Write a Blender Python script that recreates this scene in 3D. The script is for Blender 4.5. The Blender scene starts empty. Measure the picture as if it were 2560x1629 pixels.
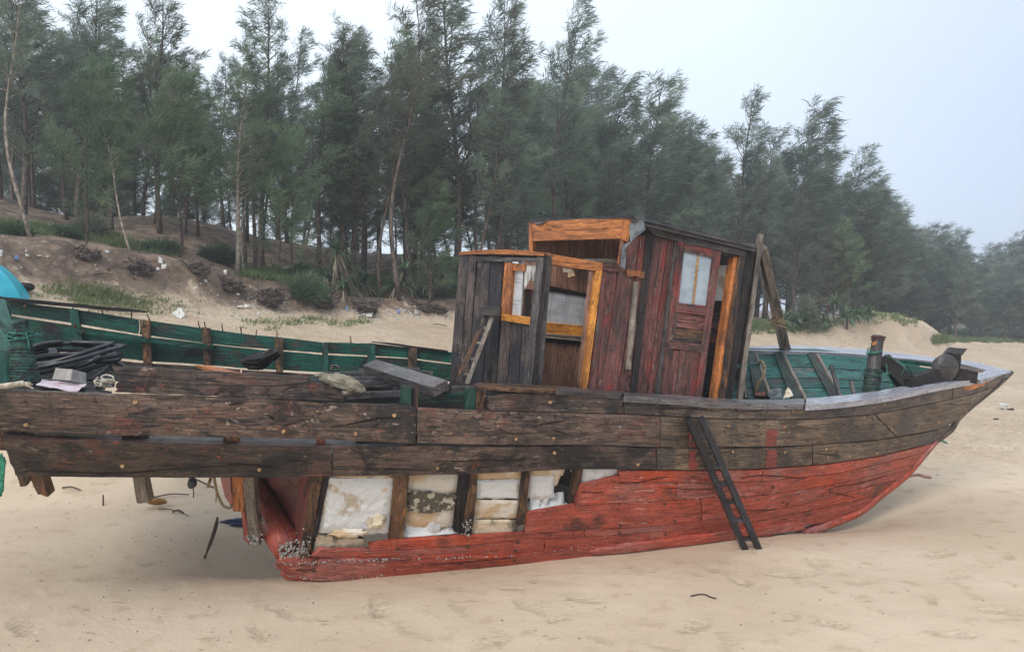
import bpy, math, random
import numpy as np
from mathutils import Vector, Matrix, noise as mnoise

sc = bpy.context.scene
R = math.radians
# ---------------------------------------------------------------- camera
CAM_H, FPX, CX, HZ = 1.9, 1849.0, 1280.0, 770.0     # eye height, focal length / axis in photo pixels (2560 wide)
cam_data = bpy.data.cameras.new("camera")
cam_data.sensor_width = 36.0
cam_data.lens = 36.0 * FPX / 2560.0
cam_data.shift_y = -(814.5 - HZ) / 2560.0
cam_data.clip_start = 0.05
cam_data.clip_end = 2000.0
cam = bpy.data.objects.new("camera", cam_data)
sc.collection.objects.link(cam)
cam.location = (0, 0, CAM_H)
cam.rotation_euler = (R(90), 0, 0)
sc.camera = cam

# ---------------------------------------------------------------- sky
SUN_ELEV, SUN_AZ = R(44), R(-28)       # a veiled sun, behind and left of the camera
sun_dir = Vector((math.sin(SUN_AZ) * math.cos(SUN_ELEV), -math.cos(SUN_AZ) * math.cos(SUN_ELEV), math.sin(SUN_ELEV)))
world = bpy.data.worlds.new("World")
sc.world = world
world.use_nodes = True
wn, wl = world.node_tree.nodes, world.node_tree.links
wn.clear()
w_out = wn.new("ShaderNodeOutputWorld")
w_bg = wn.new("ShaderNodeBackground")
w_bg.inputs["Strength"].default_value = 0.1
w_sky = wn.new("ShaderNodeTexSky")
w_sky.sky_type = 'NISHITA'
w_sky.sun_disc = False
w_sky.sun_elevation = SUN_ELEV
w_sky.sun_rotation = math.atan2(sun_dir.x, sun_dir.y)
w_sky.air_density, w_sky.dust_density = 1.0, 2.0
w_tc = wn.new("ShaderNodeTexCoord")
w_nz = wn.new("ShaderNodeTexNoise")
w_nz.inputs["Scale"].default_value = 1.3
w_nz.inputs["Detail"].default_value = 3.0
w_dot = wn.new("ShaderNodeVectorMath"); w_dot.operation = 'DOT_PRODUCT'
w_dot.inputs[1].default_value = Vector((-0.80, 0.05, 0.55)).normalized()   # the cloud thins towards this side
w_add = wn.new("ShaderNodeMath"); w_add.operation = 'MULTIPLY_ADD'
w_add.inputs[1].default_value = 0.22
w_ramp = wn.new("ShaderNodeValToRGB")
w_ramp.color_ramp.interpolation = 'EASE'
w_ramp.color_ramp.elements[0].position = -0.0
w_ramp.color_ramp.elements[0].color = (0.43, 0.51, 0.66, 1)
w_ramp.color_ramp.elements[1].position = 0.62
w_ramp.color_ramp.elements[1].color = (0.79, 0.88, 0.97, 1)
w_off = wn.new("ShaderNodeMath"); w_off.operation = 'MULTIPLY_ADD'
w_off.inputs[1].default_value = 0.55
w_off.inputs[2].default_value = 0.24
w_mul = wn.new("ShaderNodeVectorMath"); w_mul.operation = 'SCALE'
w_mul.inputs["Scale"].default_value = 12.5
w_mix = wn.new("ShaderNodeMix"); w_mix.data_type = 'RGBA'
w_mix.inputs["Factor"].default_value = 0.90           # nine tenths overcast
wl.new(w_tc.outputs["Generated"], w_nz.inputs["Vector"])
wl.new(w_tc.outputs["Generated"], w_dot.inputs[0])
wl.new(w_dot.outputs["Value"], w_off.inputs[0])
wl.new(w_nz.outputs["Fac"], w_add.inputs[0])
wl.new(w_off.outputs[0], w_add.inputs[2])
wl.new(w_add.outputs[0], w_ramp.inputs[0])
wl.new(w_ramp.outputs["Color"], w_mul.inputs[0])
wl.new(w_sky.outputs["Color"], w_mix.inputs["A"])
wl.new(w_mul.outputs["Vector"], w_mix.inputs["B"])
wl.new(w_mix.outputs["Result"], w_bg.inputs["Color"])
wl.new(w_bg.outputs[0], w_out.inputs["Surface"])

# ---------------------------------------------------------------- sun, soft through cloud
sun_data = bpy.data.lights.new("sun", 'SUN')
sun_data.energy = 1.5
sun_data.angle = R(22)
sun_data.color = (1.0, 0.95, 0.87)
sun = bpy.data.objects.new("sun", sun_data)
sc.collection.objects.link(sun)
sun.rotation_euler = (-sun_dir).to_track_quat('-Z', 'Y').to_euler()
sun.location = sun_dir * 30

# ---------------------------------------------------------------- exposure and engine
sc.view_settings.view_transform = 'Standard'
sc.view_settings.look = 'None'
sc.view_settings.exposure = 0.2
sc.view_settings.gamma = 1.0
sc.view_settings.use_curve_mapping = False
sc.render.engine = 'CYCLES'
sc.cycles.use_denoising = True
try:
    sc.cycles.denoiser = 'OPENIMAGEDENOISE'
except Exception:
    pass
sc.cycles.max_bounces = 6
sc.cycles.diffuse_bounces = 3
sc.cycles.glossy_bounces = 2
sc.cycles.transmission_bounces = 4
sc.cycles.volume_bounces = 1
sc.cycles.transparent_max_bounces = 6
sc.cycles.caustics_reflective = sc.cycles.caustics_refractive = False

# ================================================================ helpers
COL = sc.collection
rnd = random.Random(7)

def V3(px, py, Y):
    """a point seen at photo pixel (px, py), standing Y metres in front of the eye"""
    return np.array(((px - CX) * Y / FPX, Y, CAM_H - (py - HZ) * Y / FPX))

def crop(ox, oy, s):
    return lambda x, y: (ox + x * s, oy + y * s)
C1 = crop(0, 600, .2677); C2 = crop(600, 780, .2677); C3 = crop(1080, 520, .3264); C4 = crop(1500, 520, .3264)
C5 = crop(1780, 780, .3264); C6 = crop(0, 940, .3003); C7 = crop(500, 1100, .2492); C8 = crop(1000, 1100, .2492)
C9 = crop(1560, 980, .4235)
D1 = crop(0, 640, .2349); D2 = crop(760, 880, .2076); D3 = crop(1180, 620, .2350); D4 = crop(2100, 820, .1910)
D5 = crop(1800, 560, .2873); D6 = crop(520, 1180, .1828); D7 = crop(0, 540, .1744)

def lerp(a, b, t): return a + (b - a) * t
def unit(v):
    v = np.asarray(v, float); return v / (np.linalg.norm(v) + 1e-12)
def tab(xs, ys):
    xs, ys = np.array(xs, float), np.array(ys, float)
    return lambda x: np.interp(x, xs, ys)

# ---- vectorised value noise
def _hash(ix, iy, iz, seed):
    n = (ix.astype(np.int64) * 374761393 + iy.astype(np.int64) * 668265263 + iz.astype(np.int64) * 2147483647 + seed * 974634541) & 0x7fffffff
    n = ((n ^ (n >> 13)) * 1274126177) & 0x7fffffff
    n = (n ^ (n >> 16)) & 0xffff
    return n / 32767.5 - 1.0
def vnoise(p, seed=0):
    p = np.asarray(p, float)
    i = np.floor(p); f = p - i; u = f * f * (3 - 2 * f); i = i.astype(np.int64)
    r = 0
    for dx in (0, 1):
        for dy in (0, 1):
            for dz in (0, 1):
                w = (u[..., 0] if dx else 1 - u[..., 0]) * (u[..., 1] if dy else 1 - u[..., 1]) * (u[..., 2] if dz else 1 - u[..., 2])
                r = r + w * _hash(i[..., 0] + dx, i[..., 1] + dy, i[..., 2] + dz, seed)
    return r
def fbm(p, octv=3, seed=0):
    p = np.asarray(p, float); a, s, r = 1.0, 0.0, 0
    for k in range(octv):
        r = r + a * vnoise(p * (2.03 ** k), seed + k * 17); s += a; a *= .5
    return r / s

def obj(name, me, mat=None, parent=None):
    o = bpy.data.objects.new(name, me)
    if mat is not None and not me.materials:
        me.materials.append(mat)
    COL.objects.link(o)
    if parent is not None:
        o.parent = parent
        if parent.parent is None:      # meshes are built in world coordinates
            o.matrix_parent_inverse = Matrix.Translation(-parent.location)
    return o
def mesh(name, verts, faces, uv=None, smooth=True):
    me = bpy.data.meshes.new(name)
    me.from_pydata([tuple(map(float, v)) for v in verts], [], [tuple(int(i) for i in f) for f in faces])
    if uv is not None:
        l = me.uv_layers.new(name="UVMap")
        idx = np.empty(len(me.loops), np.int32); me.loops.foreach_get("vertex_index", idx)
        l.data.foreach_set("uv", np.asarray(uv, np.float32)[idx].ravel())
    if smooth:
        me.polygons.foreach_set("use_smooth", [True] * len(me.polygons))
    me.update()
    return me
def tri_mesh(name, verts, tint=None, quads=False):
    """fast soup of separate triangles (or quads); verts (n*3|4, 3)"""
    k = 4 if quads else 3
    verts = np.asarray(verts, np.float32); n = len(verts) // k
    me = bpy.data.meshes.new(name)
    me.vertices.add(len(verts)); me.vertices.foreach_set("co", verts.ravel())
    me.loops.add(n * k); me.loops.foreach_set("vertex_index", np.arange(n * k, dtype=np.int32))
    me.polygons.add(n)
    me.polygons.foreach_set("loop_start", np.arange(0, n * k, k, dtype=np.int32))
    me.polygons.foreach_set("loop_total", np.full(n, k, np.int32))
    if tint is not None:
        at_ = me.attributes.new("tint", 'FLOAT', 'POINT'); at_.data.foreach_set("value", np.asarray(tint, np.float32))
    me.update(); me.validate()
    return me
def thing(name, label, cat, loc=(0, 0, 0), group=None):
    o = bpy.data.objects.new(name, None)
    o.empty_display_size = .2
    COL.objects.link(o)
    o.location = tuple(float(v) for v in loc)
    o["label"] = label; o["category"] = cat
    if group: o["group"] = group
    return o
def tag(o, label, cat, group=None):
    o["label"] = label; o["category"] = cat
    if group: o["group"] = group
    return o
def place_origin(o, p):
    """move a world-space mesh's origin to p (its base) without moving its points"""
    p = np.asarray(p, float)
    me = o.data; co = np.empty(len(me.vertices) * 3); me.vertices.foreach_get("co", co)
    co = co.reshape(-1, 3) - p; me.vertices.foreach_set("co", co.ravel()); me.update()
    o.location = tuple(p)
    return o
def resample(pts, n):
    pts = np.array(pts, float)
    d = np.r_[0, np.cumsum(np.linalg.norm(np.diff(pts, axis=0), axis=1))]
    t = np.linspace(0, d[-1], n)
    return np.stack([np.interp(t, d, pts[:, k]) for k in range(pts.shape[1])], 1)
def spline(pts, n):
    """Catmull-Rom through pts, n samples"""
    pts = np.array(pts, float); m = len(pts)
    if m < 3: return resample(pts, n)
    t = np.linspace(0, m - 1 - 1e-9, n); i = t.astype(int); f = (t - i)[:, None]
    g = lambda k: pts[np.clip(k, 0, m - 1)]
    a, b, c, d = g(i - 1), g(i), g(i + 1), g(i + 2)
    return .5 * (2 * b + (c - a) * f + (2 * a - 5 * b + 4 * c - d) * f ** 2 + (3 * b - a - 3 * c + d) * f ** 3)

_seed = [100]
def grid_solid(name, P, thick, mat, parent=None, grain='h', rough=.003, rfreq=(7, 7, 7), bow=0.0):
    """a board: P is a (rows, cols, 3) grid of its visible face; thickness goes away from the eye"""
    P = np.array(P, float); ny, nx = P.shape[:2]
    _seed[0] += 1
    du = np.gradient(P, axis=1); dv = np.gradient(P, axis=0)
    n = np.cross(du, dv); n /= np.linalg.norm(n, axis=2, keepdims=True) + 1e-12
    c = P.mean((0, 1)); s = np.sign(np.dot(n.mean((0, 1)), np.array((0, 0, CAM_H)) - c)) or 1.0
    n = n * s
    if rough:
        Pf = P + n * (fbm(P * np.array(rfreq), 3, _seed[0]) * rough)[..., None]
    else:
        Pf = P
    back = P - n * thick
    lu = np.r_[0, np.cumsum(np.linalg.norm(np.diff(P[ny // 2], axis=0), axis=1))]
    lv = np.r_[0, np.cumsum(np.linalg.norm(np.diff(P[:, nx // 2], axis=0), axis=1))]
    UU, VV = np.meshgrid(lu, lv)
    uv = np.stack([UU, VV], 2) if grain == 'h' else np.stack([VV, UU], 2)
    off = np.array([(_seed[0] * 7.31) % 50, (_seed[0] * 3.17) % 50])
    uv = uv + off
    # edge bevel: pull the outline in a touch and give the rim its own ring of points
    verts = np.concatenate([Pf.reshape(-1, 3), back.reshape(-1, 3)])
    k = ny * nx
    faces = []
    flip = s > 0
    for j in range(ny - 1):
        for i in range(nx - 1):
            a = j * nx + i
            q = (a, a + 1, a + nx + 1, a + nx)
            faces.append(q if flip else q[::-1]); faces.append(tuple(x + k for x in (q[::-1] if flip else q)))
    ring = [i for i in range(nx)] + [j * nx + nx - 1 for j in range(1, ny)] + [(ny - 1) * nx + i for i in range(nx - 2, -1, -1)] + [j * nx for j in range(ny - 2, 0, -1)]
    # separate rim vertices so that the edge stays sharp
    base = len(verts); m = len(ring)
    verts = np.concatenate([verts, verts[ring], verts[[r + k for r in ring]]])
    for a in range(m):
        b = (a + 1) % m
        q = (base + a, base + b, base + m + b, base + m + a)
        faces.append(q[::-1] if flip else q)
    uvf = uv.reshape(-1, 2)
    ruv = uvf[ring]
    rin = ruv + (np.array([0, thick]))
    uva = np.concatenate([uvf, uvf, ruv, rin])
    me = mesh(name, verts, faces, uva)
    o = obj(name, me, mat, parent)
    return o

def sheet(name, top, bot, dep, thick, mat, parent=None, nx=40, ny=5, jag=0.0, jagf=.03, rough=.003, grain='h', smooth=False, proud=0.0):
    """a strake between two pixel polylines laid on the surface dep(px, py) -> metres"""
    _seed[0] += 1
    T = (spline if smooth else resample)(top, nx); B = (spline if smooth else resample)(bot, nx)
    if jag:
        q = np.stack([T[:, 0] * jagf, np.zeros(nx), np.zeros(nx) + _seed[0]], 1)
        T[:, 1] += jag * fbm(q, 3, 5); B[:, 1] += jag * fbm(q + 31.7, 3, 9)
        q2 = np.linspace(0, 1, ny)
    g = np.empty((ny, nx, 3))
    for j in range(ny):
        t = j / (ny - 1)
        L = T * (1 - t) + B * t
        if jag:
            L[0, 0] += jag * 1.5 * math.sin(j * 2.3 + _seed[0]); L[-1, 0] += jag * 1.5 * math.sin(j * 1.9 + 2 * _seed[0])
        for i in range(nx):
            g[j, i] = V3(L[i, 0], L[i, 1], dep(L[i, 0], L[i, 1]) - proud)
    return grid_solid(name, g, thick, mat, parent, grain, rough)

def board(name, q, thick, mat, parent=None, grain='v', nx=4, ny=9, rough=.003, jag=0.0):
    """a board whose face has the four corners q = TL, TR, BR, BL, each (px, py, Y) or a 3-D point"""
    q = [V3(*c) if not isinstance(c, np.ndarray) else c for c in q]
    u = np.linspace(0, 1, nx)[None, :, None]; v = np.linspace(0, 1, ny)[:, None, None]
    P = (q[0] * (1 - u) + q[1] * u) * (1 - v) + (q[3] * (1 - u) + q[2] * u) * v
    if jag:
        _seed[0] += 1
        r = random.Random(_seed[0])
        for i in range(nx):
            d = unit(P[-1, i] - P[0, i]); P[-1, i] += d * r.uniform(-jag, jag); P[0, i] += d * r.uniform(-jag * .4, jag * .4)
    return grid_solid(name, P, thick, mat, parent, grain, rough)

def beam(name, p0, p1, w, h, mat, parent=None, side=None, w1=None, h1=None, n=7, wob=.004, ch=.10, curve=None):
    """a squared timber from p0 to p1 (w across 'side', h across the other way), arrises rubbed off"""
    p0, p1 = np.asarray(p0, float), np.asarray(p1, float)
    _seed[0] += 1
    path = np.array(curve, float) if curve is not None else None
    ts = np.linspace(0, 1, n)
    ax = unit(p1 - p0)
    s = unit(np.cross(ax, (0, 1, 0)) if side is None else np.asarray(side, float) - ax * np.dot(side, ax))
    u = unit(np.cross(ax, s))
    w1 = w if w1 is None else w1; h1 = h if h1 is None else h1
    sec = np.array([(-1 + ch, -1), (1 - ch, -1), (1, -1 + ch), (1, 1 - ch), (1 - ch, 1), (-1 + ch, 1), (-1, 1 - ch), (-1, -1 + ch)]) * .5
    verts, uv = [], []
    L = np.linalg.norm(p1 - p0); off = (_seed[0] * 5.77) % 40
    per = 2 * (w + h)
    for i, t in enumerate(ts):
        c = p0 * (1 - t) + p1 * t if path is None else path[i]
        ww, hh = lerp(w, w1, t), lerp(h, h1, t)
        for j, (a, b) in enumerate(sec):
            p = c + s * a * ww + u * b * hh
            p = p + (s * a + u * b) * 2 * wob * float(mnoise.noise(Vector(p * 9) + Vector((off, 0, 0))))
            verts.append(p); uv.append((off + t * L, off + per * j / 8))
    faces = []
    for i in range(n - 1):
        for j in range(8):
            a, b = i * 8 + j, i * 8 + (j + 1) % 8
            faces.append((a, b, b + 8, a + 8))
    b0 = len(verts); verts += verts[:8] + verts[(n - 1) * 8:n * 8]; uv += [(off + v[0] * .1, off + k * .01) for k, v in enumerate(sec)] * 2
    faces.append(tuple(range(b0 + 7, b0 - 1, -1))); faces.append(tuple(range(b0 + 8, b0 + 16)))
    me = mesh(name, verts, faces, uv, smooth=False)
    return obj(name, me, mat, parent)

def tube_data(pts, rad, seg=6, cap=True):
    pts = np.array(pts, float); n = len(pts)
    rad = np.full(n, rad) if np.isscalar(rad) else np.array(rad, float)
    tg = np.gradient(pts, axis=0); tg /= np.linalg.norm(tg, axis=1, keepdims=True) + 1e-12
    ref = np.array((0., 0., 1.)) if abs(tg[0][2]) < .9 else np.array((1., 0., 0.))
    s = unit(np.cross(tg[0], ref)); verts, uv = [], []
    L = np.r_[0, np.cumsum(np.linalg.norm(np.diff(pts, axis=0), axis=1))]
    for i in range(n):
        s = unit(s - tg[i] * np.dot(s, tg[i])); u = np.cross(tg[i], s)
        for j in range(seg):
            a = 2 * math.pi * j / seg
            verts.append(pts[i] + (s * math.cos(a) + u * math.sin(a)) * rad[i]); uv.append((L[i], rad[i] * a))
    faces = []
    for i in range(n - 1):
        for j in range(seg):
            a, b = i * seg + j, i * seg + (j + 1) % seg
            faces.append((a, b, b + seg, a + seg))
    if cap:
        faces.append(tuple(range(seg - 1, -1, -1))); faces.append(tuple(range((n - 1) * seg, n * seg)))
    return verts, faces, uv
def tube(name, pts, rad, mat, parent=None, seg=6):
    v, f, uv = tube_data(pts, rad, seg)
    return obj(name, mesh(name, v, f, uv), mat, parent)
class Bag:
    """collects several closed pieces of ONE part"""
    def __init__(s): s.v, s.f, s.uv = [], [], []
    def add(s, v, f, uv=None):
        b = len(s.v); s.v += list(v); s.f += [tuple(i + b for i in q) for q in f]
        s.uv += list(uv) if uv is not None else [(p[0], p[2]) for p in v]
    def tube(s, pts, rad, seg=6): s.add(*tube_data(pts, rad, seg))
    def build(s, name, mat, parent=None, smooth=True): return obj(name, mesh(name, s.v, s.f, s.uv, smooth), mat, parent)

def ico(sub=1):
    t = (1 + 5 ** .5) / 2
    v = [unit(p) for p in [(-1, t, 0), (1, t, 0), (-1, -t, 0), (1, -t, 0), (0, -1, t), (0, 1, t), (0, -1, -t), (0, 1, -t), (t, 0, -1), (t, 0, 1), (-t, 0, -1), (-t, 0, 1)]]
    f = [(0, 11, 5), (0, 5, 1), (0, 1, 7), (0, 7, 10), (0, 10, 11), (1, 5, 9), (5, 11, 4), (11, 10, 2), (10, 7, 6), (7, 1, 8), (3, 9, 4), (3, 4, 2), (3, 2, 6), (3, 6, 8), (3, 8, 9), (4, 9, 5), (2, 4, 11), (6, 2, 10), (8, 6, 7), (9, 8, 1)]
    for _ in range(sub):
        mid, nf = {}, []
        def m(a, b):
            k = (min(a, b), max(a, b))
            if k not in mid: v.append(unit(v[a] + v[b])); mid[k] = len(v) - 1
            return mid[k]
        for a, b, c in f:
            x, y, z = m(a, b), m(b, c), m(c, a); nf += [(a, x, z), (b, y, x), (c, z, y), (x, y, z)]
        f = nf
    return np.array(v), f
ICO1, ICO2, ICO3 = ico(1), ico(2), ico(3)
def lump_data(c, size, seed, src=ICO2, amp=.3, freq=1.6, rot=0.0):
    v, f = src
    d = v * (1 + amp * fbm(v * freq + seed * 3.1, 3, seed))[:, None] * np.asarray(size)
    cr, sr = math.cos(rot), math.sin(rot)
    d = np.stack([d[:, 0] * cr - d[:, 1] * sr, d[:, 0] * sr + d[:, 1] * cr, d[:, 2]], 1)
    return d + np.asarray(c), f
def chunk_data(c, size, seed, rot=0.0, tilt=0.0):
    """a broken slab: an uneven box"""
    r = random.Random(seed)
    pts = [(x, y, z) for z in (-1, 1) for y in (-1, 1) for x in (-1, 1)]
    v = np.array([[p[k] * size[k] * r.uniform(.3, 1.15) for k in range(3)] for p in pts])
    ct, st = math.cos(tilt), math.sin(tilt)
    v = np.stack([v[:, 0], v[:, 1] * ct - v[:, 2] * st, v[:, 1] * st + v[:, 2] * ct], 1)
    cr, sr = math.cos(rot), math.sin(rot)
    v = np.stack([v[:, 0] * cr - v[:, 1] * sr, v[:, 0] * sr + v[:, 1] * cr, v[:, 2]], 1) + np.asarray(c)
    f = [(0, 2, 3, 1), (4, 5, 7, 6), (0, 1, 5, 4), (2, 6, 7, 3), (1, 3, 7, 5), (0, 4, 6, 2)]
    return v, f

# ================================================================ materials
class NT:
    def __init__(s, name):
        s.m = bpy.data.materials.new(name); s.m.use_nodes = True
        s.t = s.m.node_tree; s.n = s.t.nodes; s.n.clear()
        s.out = s.n.new("ShaderNodeOutputMaterial")
    def new(s, typ, **kw):
        nd = s.n.new("ShaderNode" + typ)
        for k, v in kw.items():
            if hasattr(nd, k): setattr(nd, k, v)
        return nd
    def link(s, a, b): s.t.links.new(a, b)
    def put(s, sock, val):
        if isinstance(val, bpy.types.NodeSocket): s.link(val, sock)
        elif val is not None: sock.default_value = val
    def math(s, op, a, b=None, c=None, clamp=False):
        nd = s.new("Math", operation=op, use_clamp=clamp)
        s.put(nd.inputs[0], a)
        if b is not None: s.put(nd.inputs[1], b)
        if c is not None: s.put(nd.inputs[2], c)
        return nd.outputs[0]
    def vec(s, op, a, b=None):
        nd = s.new("VectorMath", operation=op); s.put(nd.inputs[0], a)
        if b is not None: s.put(nd.inputs[1], b)
        return nd.outputs[0]
    def noise(s, vec, scale, detail=4, rough=.55, w=None, dist=0.0, out="Fac"):
        nd = s.new("TexNoise", noise_dimensions='4D' if w is not None else '3D')
        s.put(nd.inputs["Vector"], vec); nd.inputs["Scale"].default_value = scale
        nd.inputs["Detail"].default_value = detail; nd.inputs["Roughness"].default_value = rough
        nd.inputs["Distortion"].default_value = dist
        if w is not None: s.put(nd.inputs["W"], w)
        return nd.outputs[out]
    def step(s, x, lo, hi):
        nd = s.new("MapRange", interpolation_type='SMOOTHSTEP')
        s.put(nd.inputs["Value"], x); nd.inputs["From Min"].default_value = lo; nd.inputs["From Max"].default_value = hi
        nd.inputs["To Min"].default_value = 0; nd.inputs["To Max"].default_value = 1
        return nd.outputs["Result"]
    def mix(s, f, a, b, blend='MIX'):
        nd = s.new("Mix", data_type='RGBA', blend_type=blend)
        s.put(nd.inputs["Factor"], f)
        s.put(nd.inputs["A"], rgba(a) if isinstance(a, tuple) else a); s.put(nd.inputs["B"], rgba(b) if isinstance(b, tuple) else b)
        return nd.outputs["Result"]
    def bump(s, h, strength, dist, normal=None):
        nd = s.new("Bump"); nd.inputs["Strength"].default_value = strength; nd.inputs["Distance"].default_value = dist
        s.put(nd.inputs["Height"], h)
        if normal is not None: s.put(nd.inputs["Normal"], normal)
        return nd.outputs["Normal"]
    def bsdf(s, col, rough=.5, normal=None, spec=.5, **kw):
        b = s.new("BsdfPrincipled")
        s.put(b.inputs["Base Color"], rgba(col) if isinstance(col, tuple) else col); s.put(b.inputs["Roughness"], rough)
        b.inputs["Specular IOR Level"].default_value = spec
        if normal is not None: s.put(b.inputs["Normal"], normal)
        for k, v in kw.items(): s.put(b.inputs[k.replace("_", " ")], v)
        s.link(b.outputs[0], s.out.inputs["Surface"])
        return b
def rgba(c): return (c[0], c[1], c[2], 1.0)
def S(r, g, b):
    f = lambda c: (c / 255 / 12.92) if c / 255 <= .04045 else ((c / 255 + .055) / 1.055) ** 2.4
    return (f(r), f(g), f(b))

def wood(name, dark, mid, light, patches=(), grain=38.0, rough=(.38, .62), bump=.5, crack=.6, vary=.25, spec=.45, contrast=.45, chips=()):
    """weathered timber: grain runs along U of the board's UVs (metres); patches = (colour, scale, lo, hi, stretched)"""
    T = NT(name)
    uv = T.new("TexCoord").outputs["UV"]
    pos = T.new("NewGeometry").outputs["Position"]
    rid = T.new("ObjectInfo").outputs["Random"]
    w = T.math('MULTIPLY', rid, 37.0)
    gvec = T.vec('MULTIPLY', uv, (2.6, grain, 1.0))
    g1 = T.noise(gvec, 1.0, 6, .62, w, .6)
    g2 = T.noise(T.vec('MULTIPLY', uv, (9.0, grain * 3.4, 1.0)), 1.0, 4, .6, w)
    big = T.noise(pos, 2.6, 5, .6, w)
    f = T.math('ADD', T.math('MULTIPLY', g1, .6), T.math('MULTIPLY', big, .4))
    col = T.mix(T.step(f, .36, .56), dark, mid)
    col = T.mix(T.math('MULTIPLY', T.step(g2, .56, .72), .65), col, light)
    hs = g1
    for k, (pc, scl, lo, hi, stretched) in enumerate(patches):
        wk = T.math('ADD', w, 3.7 * k + 1.1)
        base = T.vec('MULTIPLY', uv, (1.0, 4.5, 1.0)) if stretched else pos
        n1 = T.noise(base, scl, 6, .66, wk, .35)
        n2 = T.math('ADD', T.math('MULTIPLY', n1, .82), T.math('MULTIPLY', g1, .18))
        m = T.step(n2, lo, hi)
        pcv = T.mix(T.step(g2, .3, .75), tuple(c * .62 for c in pc), pc)
        col = T.mix(m, col, pcv)
        hs = T.math('ADD', hs, T.math('MULTIPLY', m, .25))
    # crisp flakes and chips: paint or tar gone from the wood below
    for k, (pc, freq, thr, ratio) in enumerate(chips):
        n1 = T.noise(T.vec('MULTIPLY', uv, (freq, freq * ratio, 1.0)), 1.0, 9, .70, T.math('ADD', w, 20.0 + 5.3 * k), .25)
        m = T.step(n1, thr, thr + .022)
        where = T.step(T.noise(pos, .8 + .35 * k, 3, .5, T.math('ADD', w, 40.0 + 3.1 * k)), .40, .56)
        m = T.math('MULTIPLY', m, T.math('ADD', .12, T.math('MULTIPLY', where, .70)))
        pcv = T.mix(T.step(g2, .3, .7), tuple(c * .5 for c in pc), tuple(min(1, c * 1.15) for c in pc))
        rimm = T.math('MULTIPLY', T.math('MULTIPLY', T.step(n1, thr - .03, thr), T.math('SUBTRACT', 1.0, T.step(n1, thr, thr + .02))), where)
        col = T.mix(T.math('MULTIPLY', rimm, .55), col, tuple(c * .3 for c in dark))
        col = T.mix(m, col, pcv)
        hs = T.math('ADD', hs, T.math('MULTIPLY', m, -.5))
    # drying cracks along the grain
    cr = T.noise(T.vec('MULTIPLY', uv, (1.1, grain * .42, 1.0)), 1.0, 3, .5, T.math('ADD', w, 9.0), .8)
    ck = T.math('MULTIPLY', T.math('SUBTRACT', 1.0, T.step(T.math('ABSOLUTE', T.math('SUBTRACT', cr, .5)), .0, .016)), T.step(big, .45, .6))
    col = T.mix(T.math('MULTIPLY', ck, crack), col, (.008, .007, .006))
    sp = T.noise(pos, 55.0, 3, .7)
    col = T.mix(T.math('MULTIPLY', T.step(sp, .54, .66), .7), col, tuple(c * .35 for c in dark))
    vv = T.math('ADD', 1.0 - vary / 2, T.math('MULTIPLY', rid, vary))
    tone = T.new("MapRange"); T.put(tone.inputs["Value"], T.noise(pos, 1.15, 5, .6, T.math('ADD', w, 5.0)))
    for nm_, v_ in (("From Min", .3), ("From Max", .7), ("To Min", 1 - contrast), ("To Max", 1 + contrast)): tone.inputs[nm_].default_value = v_
    vv = T.math('MULTIPLY', vv, tone.outputs[0])
    vv = T.math('MULTIPLY', vv, T.math('ADD', .72, T.math('MULTIPLY', T.step(g2, .25, .75), .56)))
    col = T.mix(1.0, col, T.new("CombineColor").outputs[0], 'MULTIPLY')
    cc = [n for n in T.n if n.bl_idname == "ShaderNodeCombineColor"][-1]
    for i in range(3): T.put(cc.inputs[i], vv)
    rg = T.new("MapRange"); T.put(rg.inputs["Value"], big); rg.inputs["From Min"].default_value = .35; rg.inputs["From Max"].default_value = .65
    rg.inputs["To Min"].default_value = rough[0]; rg.inputs["To Max"].default_value = rough[1]
    h = T.math('ADD', T.math('MULTIPLY', hs, .8), T.math('ADD', T.math('MULTIPLY', g2, .35), T.math('MULTIPLY', ck, -.8)))
    h = T.math('ADD', h, T.math('MULTIPLY', sp, .25))
    nrm = T.bump(h, bump, .008)
    T.bsdf(col, rg.outputs[0], nrm, spec)
    return T.m

M = {}
M['hull_dark'] = wood("weathered_black_hull_timber", S(34, 29, 28), S(98, 79, 69), S(162, 138, 118),
    [(S(116, 70, 58), 1.9, .52, .60, False), (S(40, 36, 37), 1.5, .50, .58, False), (S(46, 41, 42), 2.8, .56, .62, True)],
    rough=(.20, .5), bump=1.0, vary=.55, chips=[(S(28, 25, 26), 5.0, .53, 1.9), (S(154, 136, 124), 9.0, .595, 2.2), (S(184, 98, 58), 4.2, .63, 1.5), (S(116, 62, 52), 3.2, .60, 1.6)])
M['hull_bow'] = wood("weathered_brown_hull_timber", S(58, 48, 42), S(118, 99, 82), S(172, 148, 120),
    [(S(82, 72, 67), 2.3, .50, .58, False), (S(66, 57, 53), 3.0, .56, .62, True)], rough=(.30, .58), bump=.9, vary=.4,
    chips=[(S(56, 48, 44), 6.0, .565, 1.7), (S(164, 142, 116), 9.0, .60, 2.0), (S(166, 110, 70), 5.0, .64, 1.4)])
M['cap'] = wood("wet_gunwale_painted_sheen", S(120, 118, 124), S(164, 164, 172), S(190, 190, 196),
    [(S(74, 66, 64), 6.0, .62, .68, True)], rough=(.08, .22), bump=.2, spec=.8, contrast=.2)  # pale base colour carries the sky's reflection off the wet caps
M['cap_mid'] = wood("damp_gunwale_half_sheen", S(66, 63, 64), S(112, 108, 110), S(156, 152, 152), [(S(60, 53, 50), 5.0, .58, .66, True)], rough=(.14, .34), bump=.5, spec=.7, chips=[(S(52, 47, 46), 6.0, .58, 4.0)])  # greyed part way towards the sheen painted into the pale caps
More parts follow.
